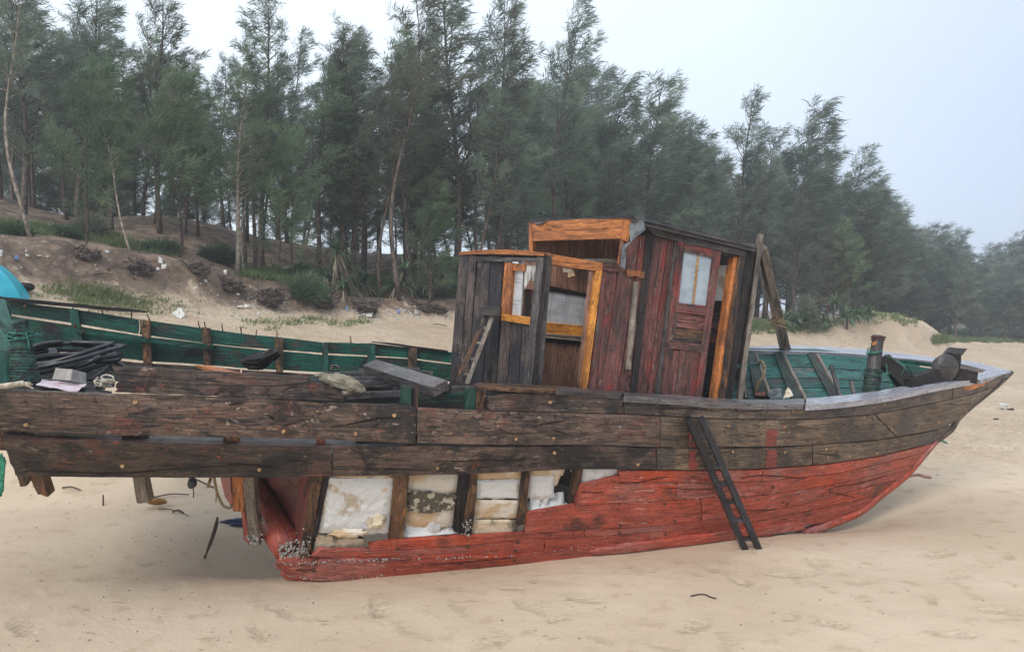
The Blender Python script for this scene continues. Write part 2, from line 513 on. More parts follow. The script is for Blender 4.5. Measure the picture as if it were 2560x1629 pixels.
M['red'] = wood("red_bottom_paint", S(136, 62, 50), S(178, 82, 63), S(202, 118, 100),
    [(S(198, 80, 46), 1.1, .50, .60, False), (S(180, 114, 104), 1.3, .51, .61, False), (S(112, 62, 52), 1.7, .545, .62, False), (S(132, 74, 68), 1.9, .55, .63, True), (S(214, 176, 166), 9.0, .64, .68, True)], grain=26, rough=(.32, .52), bump=.5, crack=.5, vary=.2, contrast=.22,
    chips=[(S(92, 52, 44), 5.0, .625, 3.5), (S(206, 146, 132), 7.0, .575, 5.0), (S(216, 186, 176), 16.0, .63, 3.0), (S(70, 44, 38), 3.0, .63, 6.0)])
M['red_dark'] = wood("shade_darkened_red_paint", S(84, 42, 38), S(124, 60, 52), S(150, 86, 76), [(S(64, 44, 40), 3.0, .54, .62, True)], bump=.5)  # the red paint darkened, shade put into the colour of the stern boards
M['red_mark'] = wood("red_paint_mark", S(112, 52, 46), S(146, 68, 60), S(166, 96, 86), [(S(94, 74, 64), 7.0, .54, .60, False)], crack=.2)
M['green'] = wood("dark_green_paint", S(9, 52, 43), S(18, 82, 66), S(44, 110, 94),
    [(S(38, 36, 35), 2.6, .55, .62, False), (S(38, 34, 34), 4.0, .58, .65, True)], grain=20, rough=(.28, .5), crack=.6, bump=.6,
    chips=[(S(70, 57, 50), 3.2, .55, 2.2), (S(40, 100, 96), 6.0, .60, 2.0), (S(166, 150, 126), 6.0, .645, 1.6)])
M['teal'] = wood("worn_teal_paint", S(26, 70, 68), S(46, 104, 97), S(84, 136, 126),
    [(S(44, 44, 44), 3.0, .57, .64, True)], grain=20, rough=(.35, .6), crack=.6, bump=.6,
    chips=[(S(96, 88, 82), 4.0, .545, 2.4), (S(30, 62, 60), 5.0, .58, 2.4), (S(158, 146, 128), 6.0, .635, 2.0)])
M['orange'] = wood("bare_orange_wood", S(132, 78, 44), S(190, 118, 64), S(220, 156, 98),
    [(S(120, 70, 42), 3.6, .57, .68, True), (S(70, 54, 46), 4.0, .62, .70, False)], grain=30, rough=(.38, .6), bump=.6, crack=.7, vary=.2,
    chips=[(S(84, 62, 50), 5.0, .57, 3.0), (S(150, 92, 54), 9.0, .56, 5.0)])
M['amber'] = wood("bright_amber_wood", S(160, 98, 40), S(212, 142, 58), S(232, 174, 94), [(S(126, 76, 36), 4.6, .60, .70, True)], grain=26, bump=.5, crack=.6, vary=.1,
    chips=[(S(96, 68, 46), 6.0, .58, 3.0), (S(176, 116, 52), 9.0, .57, 4.0)])
M['maroon'] = wood("peeling_maroon_paint", S(66, 42, 40), S(116, 72, 66), S(156, 104, 92),
    [(S(150, 58, 52), 1.8, .54, .61, True), (S(84, 72, 69), 2.0, .54, .61, True)], grain=34, rough=(.4, .65), bump=1.0, vary=.3,
    chips=[(S(52, 43, 42), 3.5, .56, 3.0), (S(128, 112, 104), 4.5, .575, 3.5), (S(178, 124, 80), 5.0, .635, 3.0), (S(198, 182, 164), 5.0, .685, 3.0)])
M['cabin_dark'] = wood("blackened_cabin_boards", S(48, 42, 42), S(96, 83, 78), S(146, 126, 110),
    [(S(52, 50, 57), 1.2, .46, .56, False)], grain=34, rough=(.38, .6), bump=.8, chips=[(S(40, 37, 40), 3.5, .55, 3.0), (S(134, 110, 92), 5.0, .60, 4.0), (S(168, 98, 56), 4.0, .655, 2.5)])
M['grey'] = wood("grey_driftwood", S(84, 76, 70), S(136, 124, 112), S(176, 162, 146), [(S(80, 66, 56), 3.8, .56, .66, True)], bump=.8,
    chips=[(S(66, 56, 50), 6.0, .575, 4.0), (S(172, 126, 90), 5.0, .64, 3.0)])
M['dark_grey'] = wood("dark_grey_timber", S(40, 38, 39), S(86, 80, 79), S(136, 128, 122), [(S(52, 44, 42), 3.0, .55, .64, True)], rough=(.22, .5), bump=.7,
    chips=[(S(42, 38, 38), 5.0, .56, 4.0), (S(140, 130, 122), 6.0, .62, 5.0)])
M['inside'] = wood("brown_cabin_lining", S(118, 84, 70), S(158, 118, 98), S(182, 144, 122), [(S(70, 46, 40), 4.0, .58, .68, True)], grain=30, bump=.3, crack=.3)
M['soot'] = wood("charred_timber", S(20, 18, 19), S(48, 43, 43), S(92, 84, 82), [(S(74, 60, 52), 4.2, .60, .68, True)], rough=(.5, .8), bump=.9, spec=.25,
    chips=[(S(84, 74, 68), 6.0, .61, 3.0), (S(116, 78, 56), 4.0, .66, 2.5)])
M['rotten'] = wood("rotten_frame_timber", S(52, 40, 34), S(112, 80, 54), S(170, 122, 76), [(S(48, 42, 40), 2.6, .50, .58, True), (S(174, 110, 52), 3.0, .56, .63, True)], grain=30, bump=1.2,
    chips=[(S(36, 31, 30), 6.0, .55, 3.0), (S(186, 130, 70), 7.0, .61, 4.0), (S(150, 140, 130), 7.0, .66, 3.0)])
M['black_paint'] = wood("black_painted_wood", S(22, 23, 27), S(42, 43, 49), S(92, 92, 98), [(S(150, 112, 74), 9.0, .69, .73, True)], rough=(.22, .42), bump=.35, crack=.2)
M['dark_rib'] = wood("blackened_green_rib", S(24, 30, 28), S(46, 58, 52), S(92, 92, 84), [(S(30, 78, 66), 2.4, .54, .62, True)], bump=.8, chips=[(S(74, 58, 48), 5.0, .58, 3.0), (S(34, 30, 30), 4.0, .56, 3.0)])
M['deck'] = wood("wet_deck_boards", S(36, 35, 37), S(74, 72, 74), S(126, 122, 120), [(S(44, 40, 40), 3.0, .55, .65, True)], rough=(.12, .34), bump=.5, spec=.8, chips=[(S(30, 28, 29), 5.0, .57, 4.0), (S(142, 138, 134), 7.0, .62, 5.0)])

def plain(name, col, col2=None, scale=8.0, rough=.6, bump=.2, bscale=40.0, spec=.4, bdist=.004, lo=.4, hi=.6, **kw):
    T = NT(name)
    pos = T.new("NewGeometry").outputs["Position"]
    c = T.mix(T.step(T.noise(pos, scale, 5, .6), lo, hi), col, col2 or tuple(x * .75 for x in col))
    n = T.bump(T.noise(pos, bscale, 5, .65), bump, bdist)
    T.bsdf(c, rough, n, spec, **kw)
    return T.m
M['foam'] = plain("white_foam", S(226, 226, 224), S(196, 182, 160), 5.5, .75, .9, 60, .3, .012, .57, .66)
M['foam_tan'] = plain("stained_foam", S(206, 178, 142), S(222, 214, 200), 5.0, .8, .9, 60, .25, .008, .45, .6)
M['foam_dirty'] = plain("mouldy_foam", S(214, 198, 170), S(112, 104, 90), 5.5, .8, .9, 55, .25, .01, .48, .62)
M['split_shade'] = plain("painted_split_shade", S(26, 22, 21), S(40, 34, 31), 30, .9, .5, 90, .1)
M['mould'] = plain("grey_mould", S(96, 90, 78), S(196, 186, 166), 16, .85, 1.0, 70, .2, .01, .52, .60)
M['scrap'] = plain("beach_foam_scrap", S(222, 222, 218), S(198, 194, 184), 20, .7, .4, 60)
M['rust'] = plain("rusty_iron", S(92, 52, 36), S(54, 36, 30), 60, .7, .5, 200)
M['plug'] = plain("pale_wood_plug", S(188, 150, 104), S(130, 98, 66), 70, .7, .4, 150)
M['rope_tan'] = plain("faded_rope", S(176, 156, 122), S(128, 108, 82), 60, .85, .8, 260)
M['rope_green'] = plain("green_twine", S(72, 138, 122), S(44, 92, 84), 60, .8, .6, 260)
M['rope_wound'] = plain("dark_green_winding", S(46, 82, 70), S(34, 38, 38), 26, .7, .8, 160)
M['rope_pink'] = plain("pink_rope", S(206, 158, 150), S(176, 124, 118), 60, .85, .6, 200)
M['rope_white'] = plain("dirty_white_rope", S(206, 196, 178), S(160, 148, 130), 40, .85, .8, 200)
M['net'] = plain("green_netting", S(66, 152, 122), S(42, 112, 92), 30, .8, .8, 160)
M['hose'] = plain("black_hose_rubber", S(40, 40, 44), S(28, 28, 31), 20, .34, .15, 90, .6)
M['tarp'] = plain("black_tarpaulin", S(48, 50, 55), S(34, 35, 40), 6, .42, .3, 40, .5)
M['tarp_grey'] = plain("grey_roof_sheet", S(104, 110, 114), S(70, 74, 78), 9, .45, .5, 50, .5)
M['cloth'] = plain("white_curtain_cloth", S(214, 212, 208), S(188, 186, 184), 12, .85, .5, 220)
M['sack'] = plain("khaki_sackcloth", S(158, 150, 132), S(120, 112, 96), 10, .9, .9, 240)
M['carton'] = plain("soaked_carton", S(170, 164, 158), S(144, 138, 132), 14, .8, .4, 80)
M['carton_pink'] = plain("pink_striped_wrapper", S(206, 190, 196), S(196, 120, 132), 9, .6, .3, 60, .4, .004, .54, .62)
M['turq'] = plain("turquoise_plastic", S(38, 170, 190), S(56, 184, 202), 3.0, .38, .12, 18, .5)
M['blue'] = plain("dark_blue_cloth", S(18, 44, 84), S(10, 26, 54), 14, .7, .6, 80)
M['shell'] = plain("barnacle_shell", S(196, 192, 186), S(120, 112, 104), 90, .8, .8, 300)
M['leafdry'] = plain("dry_leaf", S(150, 108, 40), S(110, 78, 34), 30, .7, .4, 120)
M['twig'] = plain("dead_twig", S(96, 80, 66), S(66, 54, 46), 30, .85, .7, 140)
M['root'] = plain("tangled_roots", S(104, 91, 84), S(62, 54, 52), 12, .9, .9, 70)
M['paper'] = plain("wet_paper", S(222, 216, 204), S(196, 170, 132), 16, .8, .4, 90)
M['rust_leaf'] = plain("rust_brown_scrap", S(118, 66, 48), S(84, 50, 40), 20, .7, .5, 90)
M['litter_blue'] = plain("faded_blue_plastic", S(138, 160, 196), S(112, 138, 180), 20, .5, .3, 60)

def frosted(name, col, line=None):
    """dirty pane with faint printed lines"""
    T = NT(name)
    uv = T.new("TexCoord").outputs["UV"]; pos = T.new("NewGeometry").outputs["Position"]
    c = T.mix(T.step(T.noise(pos, 9, 5, .6), .35, .7), col, tuple(x * .72 for x in col))
    if line:
        sep = T.new("SeparateXYZ"); T.link(uv, sep.inputs[0])
        m = None
        for ax, per in ((0, .17), (1, .125)):
            fr = T.math('FRACT', T.math('DIVIDE', sep.outputs[ax], per))
            for c0 in (.42, .58):
                e = T.math('SUBTRACT', 1.0, T.step(T.math('ABSOLUTE', T.math('SUBTRACT', fr, c0)), .02, .05))
                m = e if m is None else T.math('MAXIMUM', m, e)
        c = T.mix(T.math('MULTIPLY', m, .35), c, line)
    T.bsdf(c, .22, T.bump(T.noise(pos, 30, 3), .12, .003), .6)
    return T.m
M['pane'] = frosted("dirty_glass", S(168, 180, 190))
M['pane_print'] = frosted("patterned_window_film", S(196, 198, 202), S(92, 104, 124))

# ---- ground: dry sand, sand darkened by damp and the boat's painted shade, brown soil under the trees (attribute 'soil'), trampled flecks
T = NT("beach_sand")
pos = T.new("NewGeometry").outputs["Position"]
soil = T.new("Attribute", attribute_name="soil").outputs["Fac"]
damp_shade = T.new("Attribute", attribute_name="damp_shade").outputs["Fac"]
n_big = T.noise(pos, .55, 4, .55); n_mid = T.noise(pos, 5.0, 5, .6); n_fine = T.noise(pos, 130.0, 3, .7)
col = T.mix(T.step(n_big, .35, .68), S(199, 176, 150), S(212, 191, 166))
col = T.mix(T.math('MULTIPLY', T.step(n_mid, .54, .70), .42), col, S(168, 142, 112))
col = T.mix(T.math('MULTIPLY', T.step(n_fine, .52, .74), .34), col, S(150, 126, 100))
st = T.noise(T.vec('MULTIPLY', pos, (2.4, 12.0, 4.0)), 1.6, 5, .6, None, 1.2)
fk = T.math('MULTIPLY', T.step(st, .63, .70), T.step(n_mid, .48, .60))
col = T.mix(T.math('MULTIPLY', fk, .7), col, S(140, 112, 74))
tread = T.new("Attribute", attribute_name="tread").outputs["Fac"]
tm_ = T.math('MULTIPLY', tread, T.step(T.noise(T.vec('MULTIPLY', pos, (16.0, 40.0, 10.0)), 1.0, 4, .65, None, .8), .46, .60))
col = T.mix(T.math('MULTIPLY', tm_, .32), col, S(160, 134, 96))
col = T.mix(T.math('MULTIPLY', damp_shade, .5), col, S(148, 130, 116))
sc_n = T.noise(pos, 3.2, 6, .65); sf_n = T.noise(pos, 22.0, 4, .7)
scol = T.mix(T.step(sc_n, .40, .62), S(96, 81, 70), S(140, 120, 103))
scol = T.mix(T.math('MULTIPLY', T.step(sf_n, .55, .66), .6), scol, S(78, 68, 64))
scol = T.mix(T.math('MULTIPLY', T.step(T.noise(pos, 1.3, 4, .6), .60, .70), .5), scol, S(168, 144, 116))
scol = T.mix(T.math('MULTIPLY', T.step(T.noise(pos, 1.7, 5, .7, None, .6), .55, .62), .6), scol, S(80, 70, 66))
smask = T.step(T.math('ADD', soil, T.math('MULTIPLY', T.math('SUBTRACT', sc_n, .5), 1.1)), .35, .65)
col = T.mix(smask, col, scol)
# rain-beaten ripples on the upper beach (attribute 'ripple'), groove shade also put into the colour
rip = T.new("Attribute", attribute_name="ripple").outputs["Fac"]
rn = T.noise(T.vec('MULTIPLY', pos, (2.2, 5.5, 8.0)), 2.4, 4, .6, None, 1.5)
rm = T.math('MULTIPLY', T.math('SUBTRACT', 1.0, T.step(T.math('ABSOLUTE', T.math('SUBTRACT', rn, .5)), .0, .045)), rip)
col = T.mix(T.math('MULTIPLY', rm, .5), col, S(116, 94, 78))
hh = T.math('ADD', T.math('MULTIPLY', n_fine, .25), T.math('ADD', T.math('MULTIPLY', n_mid, .9), T.math('MULTIPLY', T.math('ADD', fk, tm_), -.5)))
hh = T.math('ADD', hh, T.math('MULTIPLY', T.noise(pos, 38.0, 4, .65), .45))
hh = T.math('ADD', hh, T.math('MULTIPLY', rm, -.4))
T.bsdf(col, .85, T.bump(hh, .6, .02), .25)
M['sand'] = T.m

def leafy(name, a, b, c, trans=.25, rough=.6):
    T = NT(name)
    ti = T.new("Attribute", attribute_name="tint").outputs["Fac"]
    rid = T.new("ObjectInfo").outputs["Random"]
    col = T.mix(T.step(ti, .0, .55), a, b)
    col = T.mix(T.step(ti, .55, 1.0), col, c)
    k = T.math('ADD', .78, T.math('MULTIPLY', rid, .44))
    cc = T.new("CombineColor")
    for i in range(3): T.put(cc.inputs[i], k)
    col = T.mix(1.0, col, cc.outputs[0], 'MULTIPLY')
    d = T.new("BsdfPrincipled"); T.link(col, d.inputs["Base Color"]); d.inputs["Roughness"].default_value = rough
    d.inputs["Specular IOR Level"].default_value = .3
    tr = T.new("BsdfTranslucent"); T.link(col, tr.inputs["Color"])
    mx = T.new("MixShader"); mx.inputs[0].default_value = trans
    T.link(d.outputs[0], mx.inputs[1]); T.link(tr.outputs[0], mx.inputs[2]); T.link(mx.outputs[0], T.out.inputs["Surface"])
    return T.m
M['needle'] = leafy("casuarina_needles", (.072, .096, .076), (.155, .195, .150), (.235, .280, .205), .5)
M['needle_green'] = leafy("young_casuarina_needles", (.085, .125, .080), (.165, .235, .140), (.250, .320, .185), .5)
M['needle_olive'] = leafy("brownish_casuarina_needles", (.085, .092, .074), (.165, .174, .130), (.235, .242, .175), .5)
M['grass'] = leafy("coarse_grass", (.085, .120, .055), (.160, .215, .090), (.30, .29, .16), .35)
M['pandan'] = leafy("pandanus_leaves", (.075, .125, .080), (.140, .225, .125), (.22, .32, .17), .35)
M['deadleaf'] = leafy("dead_pandanus_leaves", (.20, .150, .110), (.34, .265, .20), (.48, .39, .30), .3)
M['shrub'] = leafy("shrub_leaves", (.050, .080, .048), (.095, .145, .080), (.15, .21, .11), .35)
T = NT("casuarina_bark")
pos = T.new("TexCoord").outputs["Object"]; rid = T.new("ObjectInfo").outputs["Random"]
c = T.mix(T.step(T.noise(T.vec('MULTIPLY', pos, (6, 6, 1.6)), 2.0, 5, .65), .35, .65), S(62, 54, 50), S(112, 100, 90))
T.bsdf(c, .85, T.bump(T.noise(T.vec('MULTIPLY', pos, (8, 8, 2)), 4.0, 4), .6, .02), .2)
M['bark'] = T.m
T = NT("pale_casuarina_bark")
pos = T.new("TexCoord").outputs["Object"]
c = T.mix(T.step(T.noise(T.vec('MULTIPLY', pos, (5, 5, 2.0)), 2.4, 5, .65), .38, .62), S(104, 94, 84), S(166, 154, 140))
T.bsdf(c, .85, T.bump(T.noise(T.vec('MULTIPLY', pos, (8, 8, 2)), 4.0, 4), .5, .02), .2)
M['bark_pale'] = T.m

# ================================================================ terrain
def colz(xs, Ys, pys):
    """bearing (as a photo column) -> depth and height of a line in the landscape"""
    zs = [CAM_H - (p - HZ) * y / FPX for p, y in zip(pys, Ys)]
    return tab(xs, Ys), tab(xs, zs)
footY, footZ = colz([0, 400, 700, 1100, 1500, 1900, 2080, 2200, 2363, 2600], [11, 13, 15, 18, 20.5, 23, 24.5, 26.3, 29, 45], [715, 765, 788, 799, 815, 838, 856, 868, 874, 862])
topY, topZ = colz([0, 145, 328, 494, 610, 700, 850, 949, 1123, 1500, 1900, 2040, 2120, 2171, 2250, 2310, 2345, 2385, 2600],
                  [12.4, 13, 13.6, 14.4, 15.6, 16, 17, 17.8, 18.8, 21.5, 24, 26, 27.2, 28, 29.2, 30, 31, 33, 50],
                  [587, 595, 633, 659, 691, 705, 745, 749, 752, 790, 812, 804, 784, 777, 786, 804, 834, 862, 853])
ridgeY, ridgeZ = colz([0, 87, 200, 300, 392, 552, 697, 874, 1024, 1136, 1500, 1900, 2200, 2600],
                      [20, 20, 20, 21, 22, 23.5, 25, 27, 28, 28, 31, 36, 44, 62], [496, 523, 553, 545, 537, 566, 601, 632, 637, 636, 700, 795, 838, 848])
_foot = random.Random(11)
FOOTPRINTS = []
for px, py in [(1980, 1440), (2040, 1415), (1780, 1425), (1700, 1440), (1850, 1455), (2150, 1455), (2240, 1470), (2390, 1440), (2470, 1560), (2500, 1525), (2390, 1585), (2260, 1590), (2330, 1500),
               (2040, 1480), (1900, 1470), (1620, 1460), (1590, 1525), (1460, 1500), (1330, 1520), (1280, 1480), (1110, 1565), (1020, 1570), (860, 1590), (650, 1585), (600, 1575), (380, 1590), (60, 1570),
               (170, 1595), (1500, 1590), (1740, 1560), (1660, 1610), (1230, 1600), (1980, 1540), (2120, 1380), (2280, 1350), (2400, 1330), (2190, 1340), (2480, 1300), (2300, 1270), (2420, 1250), (2520, 1390), (2080, 1560),
               (1820, 1600), (720, 1540), (1150, 1520), (1400, 1545), (950, 1530), (300, 1540), (480, 1500), (120, 1480), (240, 1440), (380, 1390), (2350, 1390), (2460, 1450), (2200, 1420), (2540, 1480)]:
    if _foot.random() < .35: continue
    Y = CAM_H * FPX / (py - HZ)
    FOOTPRINTS.append(((px - CX) * Y / FPX, Y, _foot.uniform(-1.2, 1.2) + (1.57 if _foot.random() < .5 else 0), _foot.uniform(.5, 1.0)))

def height(X, Y):
    X = np.asarray(X, float); Y = np.asarray(Y, float)
    c = np.clip(CX + FPX * X / np.maximum(Y, .5), -400, 2900)
    cc = np.clip(c, 0, 2600)
    fY, fZ, tY, tZ, rY, rZ = footY(cc), footZ(cc), topY(cc), topZ(cc), ridgeY(cc), ridgeZ(cc)
    s = np.clip((Y - 7.0) / (fY - 7.0), 0, 1)
    z = fZ * (s ** 1.25)
    b = np.clip((Y - fY) / (tY - fY), 0, 1); b = b * b * (3 - 2 * b)
    z = z + (tZ - fZ) * b
    q = np.clip((Y - tY) / (rY - tY), 0, 1)
    hump = np.sin(np.clip(q, 0, 1) * math.pi) * -.12
    z = z + (rZ - tZ) * (q * q * (3 - 2 * q) * .6 + q * .4) + hump * np.clip(rZ - tZ, 0, 1)
    q2 = np.clip((Y - rY) / 22.0, 0, 1); z = z - q2 * np.clip(rZ - .4, 0, 3) * .62
    P = np.stack([X, Y, np.zeros_like(X)], -1)
    z = z + fbm(P * np.array((.5, .6, 1)), 3, 3) * (.018 + .10 * np.clip((Y - 9) / 10, 0, 1))
    bank = np.clip(1 - np.abs((Y - (fY * .45 + tY * .55)) / (.75 * (tY - fY) + .01)), 0, 1)
    rough = bank * np.clip((1250 - cc) / 250, .25, 1)
    z = z + fbm(P * np.array((2.3, 2.3, 1)), 4, 21) * .22 * rough
    z = z + fbm(P * np.array((1.3, 1.3, 1)), 4, 41) * .06 * np.clip((Y - tY) / 2, 0, 1)
    mound = np.clip((cc - 2020) / 60, 0, 1) * np.clip((2400 - cc) / 40, 0, 1) * np.clip((Y - fY + .5) / .8, 0, 1) * np.clip((tY + 1.5 - Y) / 1.5, 0, 1)
    z = z + mound * (.16 * fbm(P * np.array((1.6, .7, 1)), 4, 61) + .05 * fbm(P * np.array((6, 2.2, 1)), 3, 62))
    # the sea has scoured the sand round the stern post and under the bow
    def dip(x, y, rx, ry, d, a=0.0):
        ca, sa = math.cos(a), math.sin(a)
        u = ((X - x) * ca + (Y - y) * sa) / rx; v = (-(X - x) * sa + (Y - y) * ca) / ry
        return -d * np.exp(-(u * u + v * v))
    z = z + dip(-1.75, 5.95, .9, .5, .24, .25) + dip(2.95, 6.85, .85, .42, .15, .3)
    z = z - dip(-.2, 4.9, 1.6, .35, .03, .2) - dip(2.1, 5.75, .5, .3, .03)
    z = z + (fbm(P * np.array((1.8, 2.6, 1)), 3, 8) * .010 + fbm(P * np.array((7, 9, 1)), 3, 14) * .0035) * np.clip((12 - Y) / 3, 0, 1)
    return z
def ground_at(X, Y): return float(height(np.array([X]), np.array([Y]))[0])

cols = np.r_[np.arange(-1300, -100, 40), np.arange(-100, 2660, 6), np.arange(2660, 3900, 40)].astype(float)
rows = np.r_[np.geomspace(2.2, 3.6, 12)[:-1], np.geomspace(3.6, 9.5, 300)[:-1], np.geomspace(9.5, 36, 190)[:-1], np.geomspace(36, 420, 60)]
CC, YY = np.meshgrid(cols, rows)
XX = (CC - CX) * YY / FPX
ZZ = height(XX, YY)
tread = np.zeros_like(ZZ)
for fx, fy, fa, fd in FOOTPRINTS:
    sub = (np.abs(XX - fx) < .35) & (np.abs(YY - fy) < .35)
    dx, dy = XX[sub] - fx, YY[sub] - fy
    fs = .7 + .6 * ((fx * 37.7) % 1); u = (dx * math.cos(fa) + dy * math.sin(fa)) / (.12 * fs); v = (-dx * math.sin(fa) + dy * math.cos(fa)) / (.05 * fs)
    r = np.sqrt(u * u + v * v) + .6 * fbm(np.stack([dx * 14, dy * 14, dx * 0 + fx], -1), 2, 3)
    ZZ[sub] += fd * (-.013 * np.clip(1.05 - r, 0, 1) ** .8 + .007 * np.exp(-((r - 1.2) / .25) ** 2) * np.clip(.4 + fbm(np.stack([dx * 9, dy * 9, dx * 0 + fy], -1), 2, 5), 0, 1))
    tread[sub] = np.maximum(tread[sub], fd * np.clip(1.7 - r, 0, 1))
    ZZ[sub] += fd * .003 * np.sin(dx * 150) * (r < 1)
nr, nc = CC.shape
def ground_hit(px, py):
    """where the sight line through a photo pixel meets the ground"""
    j = min(max(int(np.searchsorted(cols, px)) - 1, 0), nc - 2); t = (px - cols[j]) / (cols[j + 1] - cols[j])
    g = ZZ[:, j] * (1 - t) + ZZ[:, j + 1] * t
    d = CAM_H - (py - HZ) * rows / FPX - g
    k = np.where(d[12:] <= 0)[0]
    i = k[0] + 12 if len(k) else nr - 20
    f = d[i - 1] / (d[i - 1] - d[i]) if d[i - 1] > 0 > d[i] else 0.0
    Y = lerp(rows[i - 1], rows[i], f)
    return np.array(((px - CX) * Y / FPX, Y, lerp(g[i - 1], g[i], f)))
gv = np.stack([XX, YY, ZZ], -1).reshape(-1, 3)
I = np.arange(nr * nc).reshape(nr, nc)
quads = np.stack([I[:-1, :-1], I[:-1, 1:], I[1:, 1:], I[1:, :-1]], -1).reshape(-1, 4)
base = len(gv)
gv = np.concatenate([gv, [(-600, -500, -1.2), (600, -500, -1.2), (600, 2.3, -.5), (-600, 2.3, -.5), (-600, 600, -2.5), (600, 600, -2.5)]])
gv[base + 2][2] = gv[base + 3][2] = -.35
quads = np.concatenate([quads, [(base, base + 1, base + 2, base + 3), (base + 3, base + 2, base + 5, base + 4)]])
me = bpy.data.meshes.new("beach")
me.vertices.add(len(gv)); me.vertices.foreach_set("co", gv.astype(np.float32).ravel())
me.loops.add(len(quads) * 4); me.loops.foreach_set("vertex_index", quads.astype(np.int32).ravel())
me.polygons.add(len(quads)); me.polygons.foreach_set("loop_start", np.arange(0, len(quads) * 4, 4, dtype=np.int32))
me.polygons.foreach_set("loop_total", np.full(len(quads), 4, np.int32))
me.polygons.foreach_set("use_smooth", np.ones(len(quads), bool))
cX = np.clip(CC, 0, 2600)
fy_, ty_ = footY(cX), topY(cX)
soil = np.clip((YY - (fy_ - .25)) / .8, 0, 1) * np.clip((2150 - CC) / 450, 0, 1)
soil = np.maximum(soil, np.clip((YY - ty_ - 3) / 4, 0, 1))
soil *= .72 + .28 * np.clip((YY - ty_ + .3) / .8, 0, 1)
damp_shade = np.exp(-(((XX + 2.6) / 1.9) ** 2 + ((YY - 6.6) / 1.5) ** 2)) * .9 + .5 * np.exp(-(((XX - 3.1) / 1.1) ** 2 + ((YY - 6.9) / .6) ** 2))  # damp left of the stern, plus the boat's shade painted under stern and bow
ripple = np.clip((YY - 8.0) / 2, 0, 1) * np.clip((ty_ + 1 - YY) / 2, 0, 1)
for nm, arr in (("soil", soil), ("damp_shade", damp_shade), ("ripple", ripple), ("tread", tread)):
    a = me.attributes.new(nm, 'FLOAT', 'POINT')
    a.data.foreach_set("value", np.r_[arr.ravel(), np.zeros(6)].astype(np.float32))
me.update()
beach = obj("beach", me, M['sand'])
beach["kind"] = "structure"; beach["label"] = "pale sand beach rising to a brown wooded dune"

# ================================================================ the wrecked boat: hull
boat = thing("fishing_boat", "wrecked wooden fishing boat with blackened topsides and red bottom, stranded on the sand", "boat", (0.6, 5.9, 0))
Ng = tab([-160, -100, 0, 400, 700, 1000, 1280, 1500, 1700, 1900, 2100, 2300, 2430, 2540], [4.05, 4.08, 4.15, 4.4, 4.62, 4.87, 5.12, 5.34, 5.57, 5.86, 6.25, 6.8, 7.25, 7.7])
FYt = tab([-80, 0, 200, 400, 600, 800, 1110, 1500, 1845, 1976, 2155, 2335, 2433, 2540], [5.93, 6.0, 6.2, 6.38, 6.56, 6.74, 7.0, 7.35, 7.62, 7.7, 7.78, 7.8, 7.77, 7.7])
B_TOP = [(-120, 967), (0, 973), (102, 979), (294, 986.5), (640, 996), (814, 1007.5), (1028, 1013), (1042, 1019.6), (1162, 1025), (1240, 1027.6), (1400, 1031), (1560, 1035.5), (1708, 1043.5), (1840, 1049), (1962, 1050), (2057, 1047.7), (2187, 1037), (2335, 1008.5), (2430, 986), (2486, 969)]
B_BOT = [(-120, 1070), (0, 1075), (75, 1079.6), (300, 1087), (640, 1094.6), (801, 1097), (975, 1105), (1162, 1109.5), (1300, 1111.5), (1473, 1111), (1560, 1114.5), (1680, 1118), (1797, 1119), (1900, 1117), (2026, 1111), (2195, 1098.6), (2343, 1073), (2394, 1052)]
C_TOP = [(0, 1090), (90, 1099), (300, 1105), (640, 1112.7), (814, 1114.6), (1028, 1116.8), (1240, 1118.6), (1400, 1115.5), (1486, 1114), (1600, 1119), (1797, 1122), (1900, 1120), (2026, 1114), (2195, 1101.6), (2335, 1078), (2383, 1066)]
C_BOT = [(39, 1187.7), (120, 1190.7), (330, 1192.9), (640, 1193), (799, 1190), (1000, 1188.5), (1150, 1185), (1299, 1178.5), (1448, 1171.5), (1560, 1172.7), (1729, 1174), (1899, 1170.6), (2068, 1158), (2195, 1139), (2301, 1113.5), (2336, 1104)]
STEM = [(2532, 931), (2498, 963), (2433, 1015), (2397, 1047.6), (2381, 1074), (2341, 1103), (2270, 1185), (2204, 1237), (2149, 1280), (2068, 1312), (2021, 1330), (1960, 1360)]
STEM_Y = [7.7, 7.6, 7.45, 7.36, 7.31, 7.22, 7.05, 6.93, 6.83, 6.7, 6.62, 6.55]
pyB = tab([p[0] for p in B_TOP] + [2532], [p[1] for p in B_TOP] + [929])
pyBot = tab([-160, 687, 724, 799, 924, 1100, 1200, 1400, 1600, 1800, 1920] + [p[0] for p in STEM[::-1]][1:], [1436, 1436, 1440, 1449, 1441, 1424, 1416, 1394, 1379, 1353, 1338] + [p[1] for p in STEM[::-1]][1:])
botY = tab([-160, 0, 687, 800, 1000, 1200, 1400, 1600, 1800, 1920] + [p[0] for p in STEM[::-1]][1:], [4.95, 5.0, 5.2, 5.16, 5.3, 5.42, 5.6, 5.8, 6.05, 6.28] + STEM_Y[::-1][1:])
def hull(px, py):
    """depth of the outside of the near side at a photo pixel"""
    a, b = float(pyB(px)), float(pyBot(px))
    t = min(max((py - a) / max(b - a, 4.0), 0.0), 1.25)
    p = float(np.interp(px, [1600, 2150, 2400], [1.75, 1.2, 1.0]))
    n, m = float(Ng(px)), float(botY(px))
    return n + (m - n) * t ** p
def inside(d): return lambda px, py: hull(px, py) + d
def cut(line, x0, x1):
    """part of a pixel polyline between two columns"""
    xs = [p[0] for p in line]; ys = [p[1] for p in line]
    return [(x0, float(np.interp(x0, xs, ys)))] + [p for p in line if x0 < p[0] < x1] + [(x1, float(np.interp(x1, xs, ys)))]
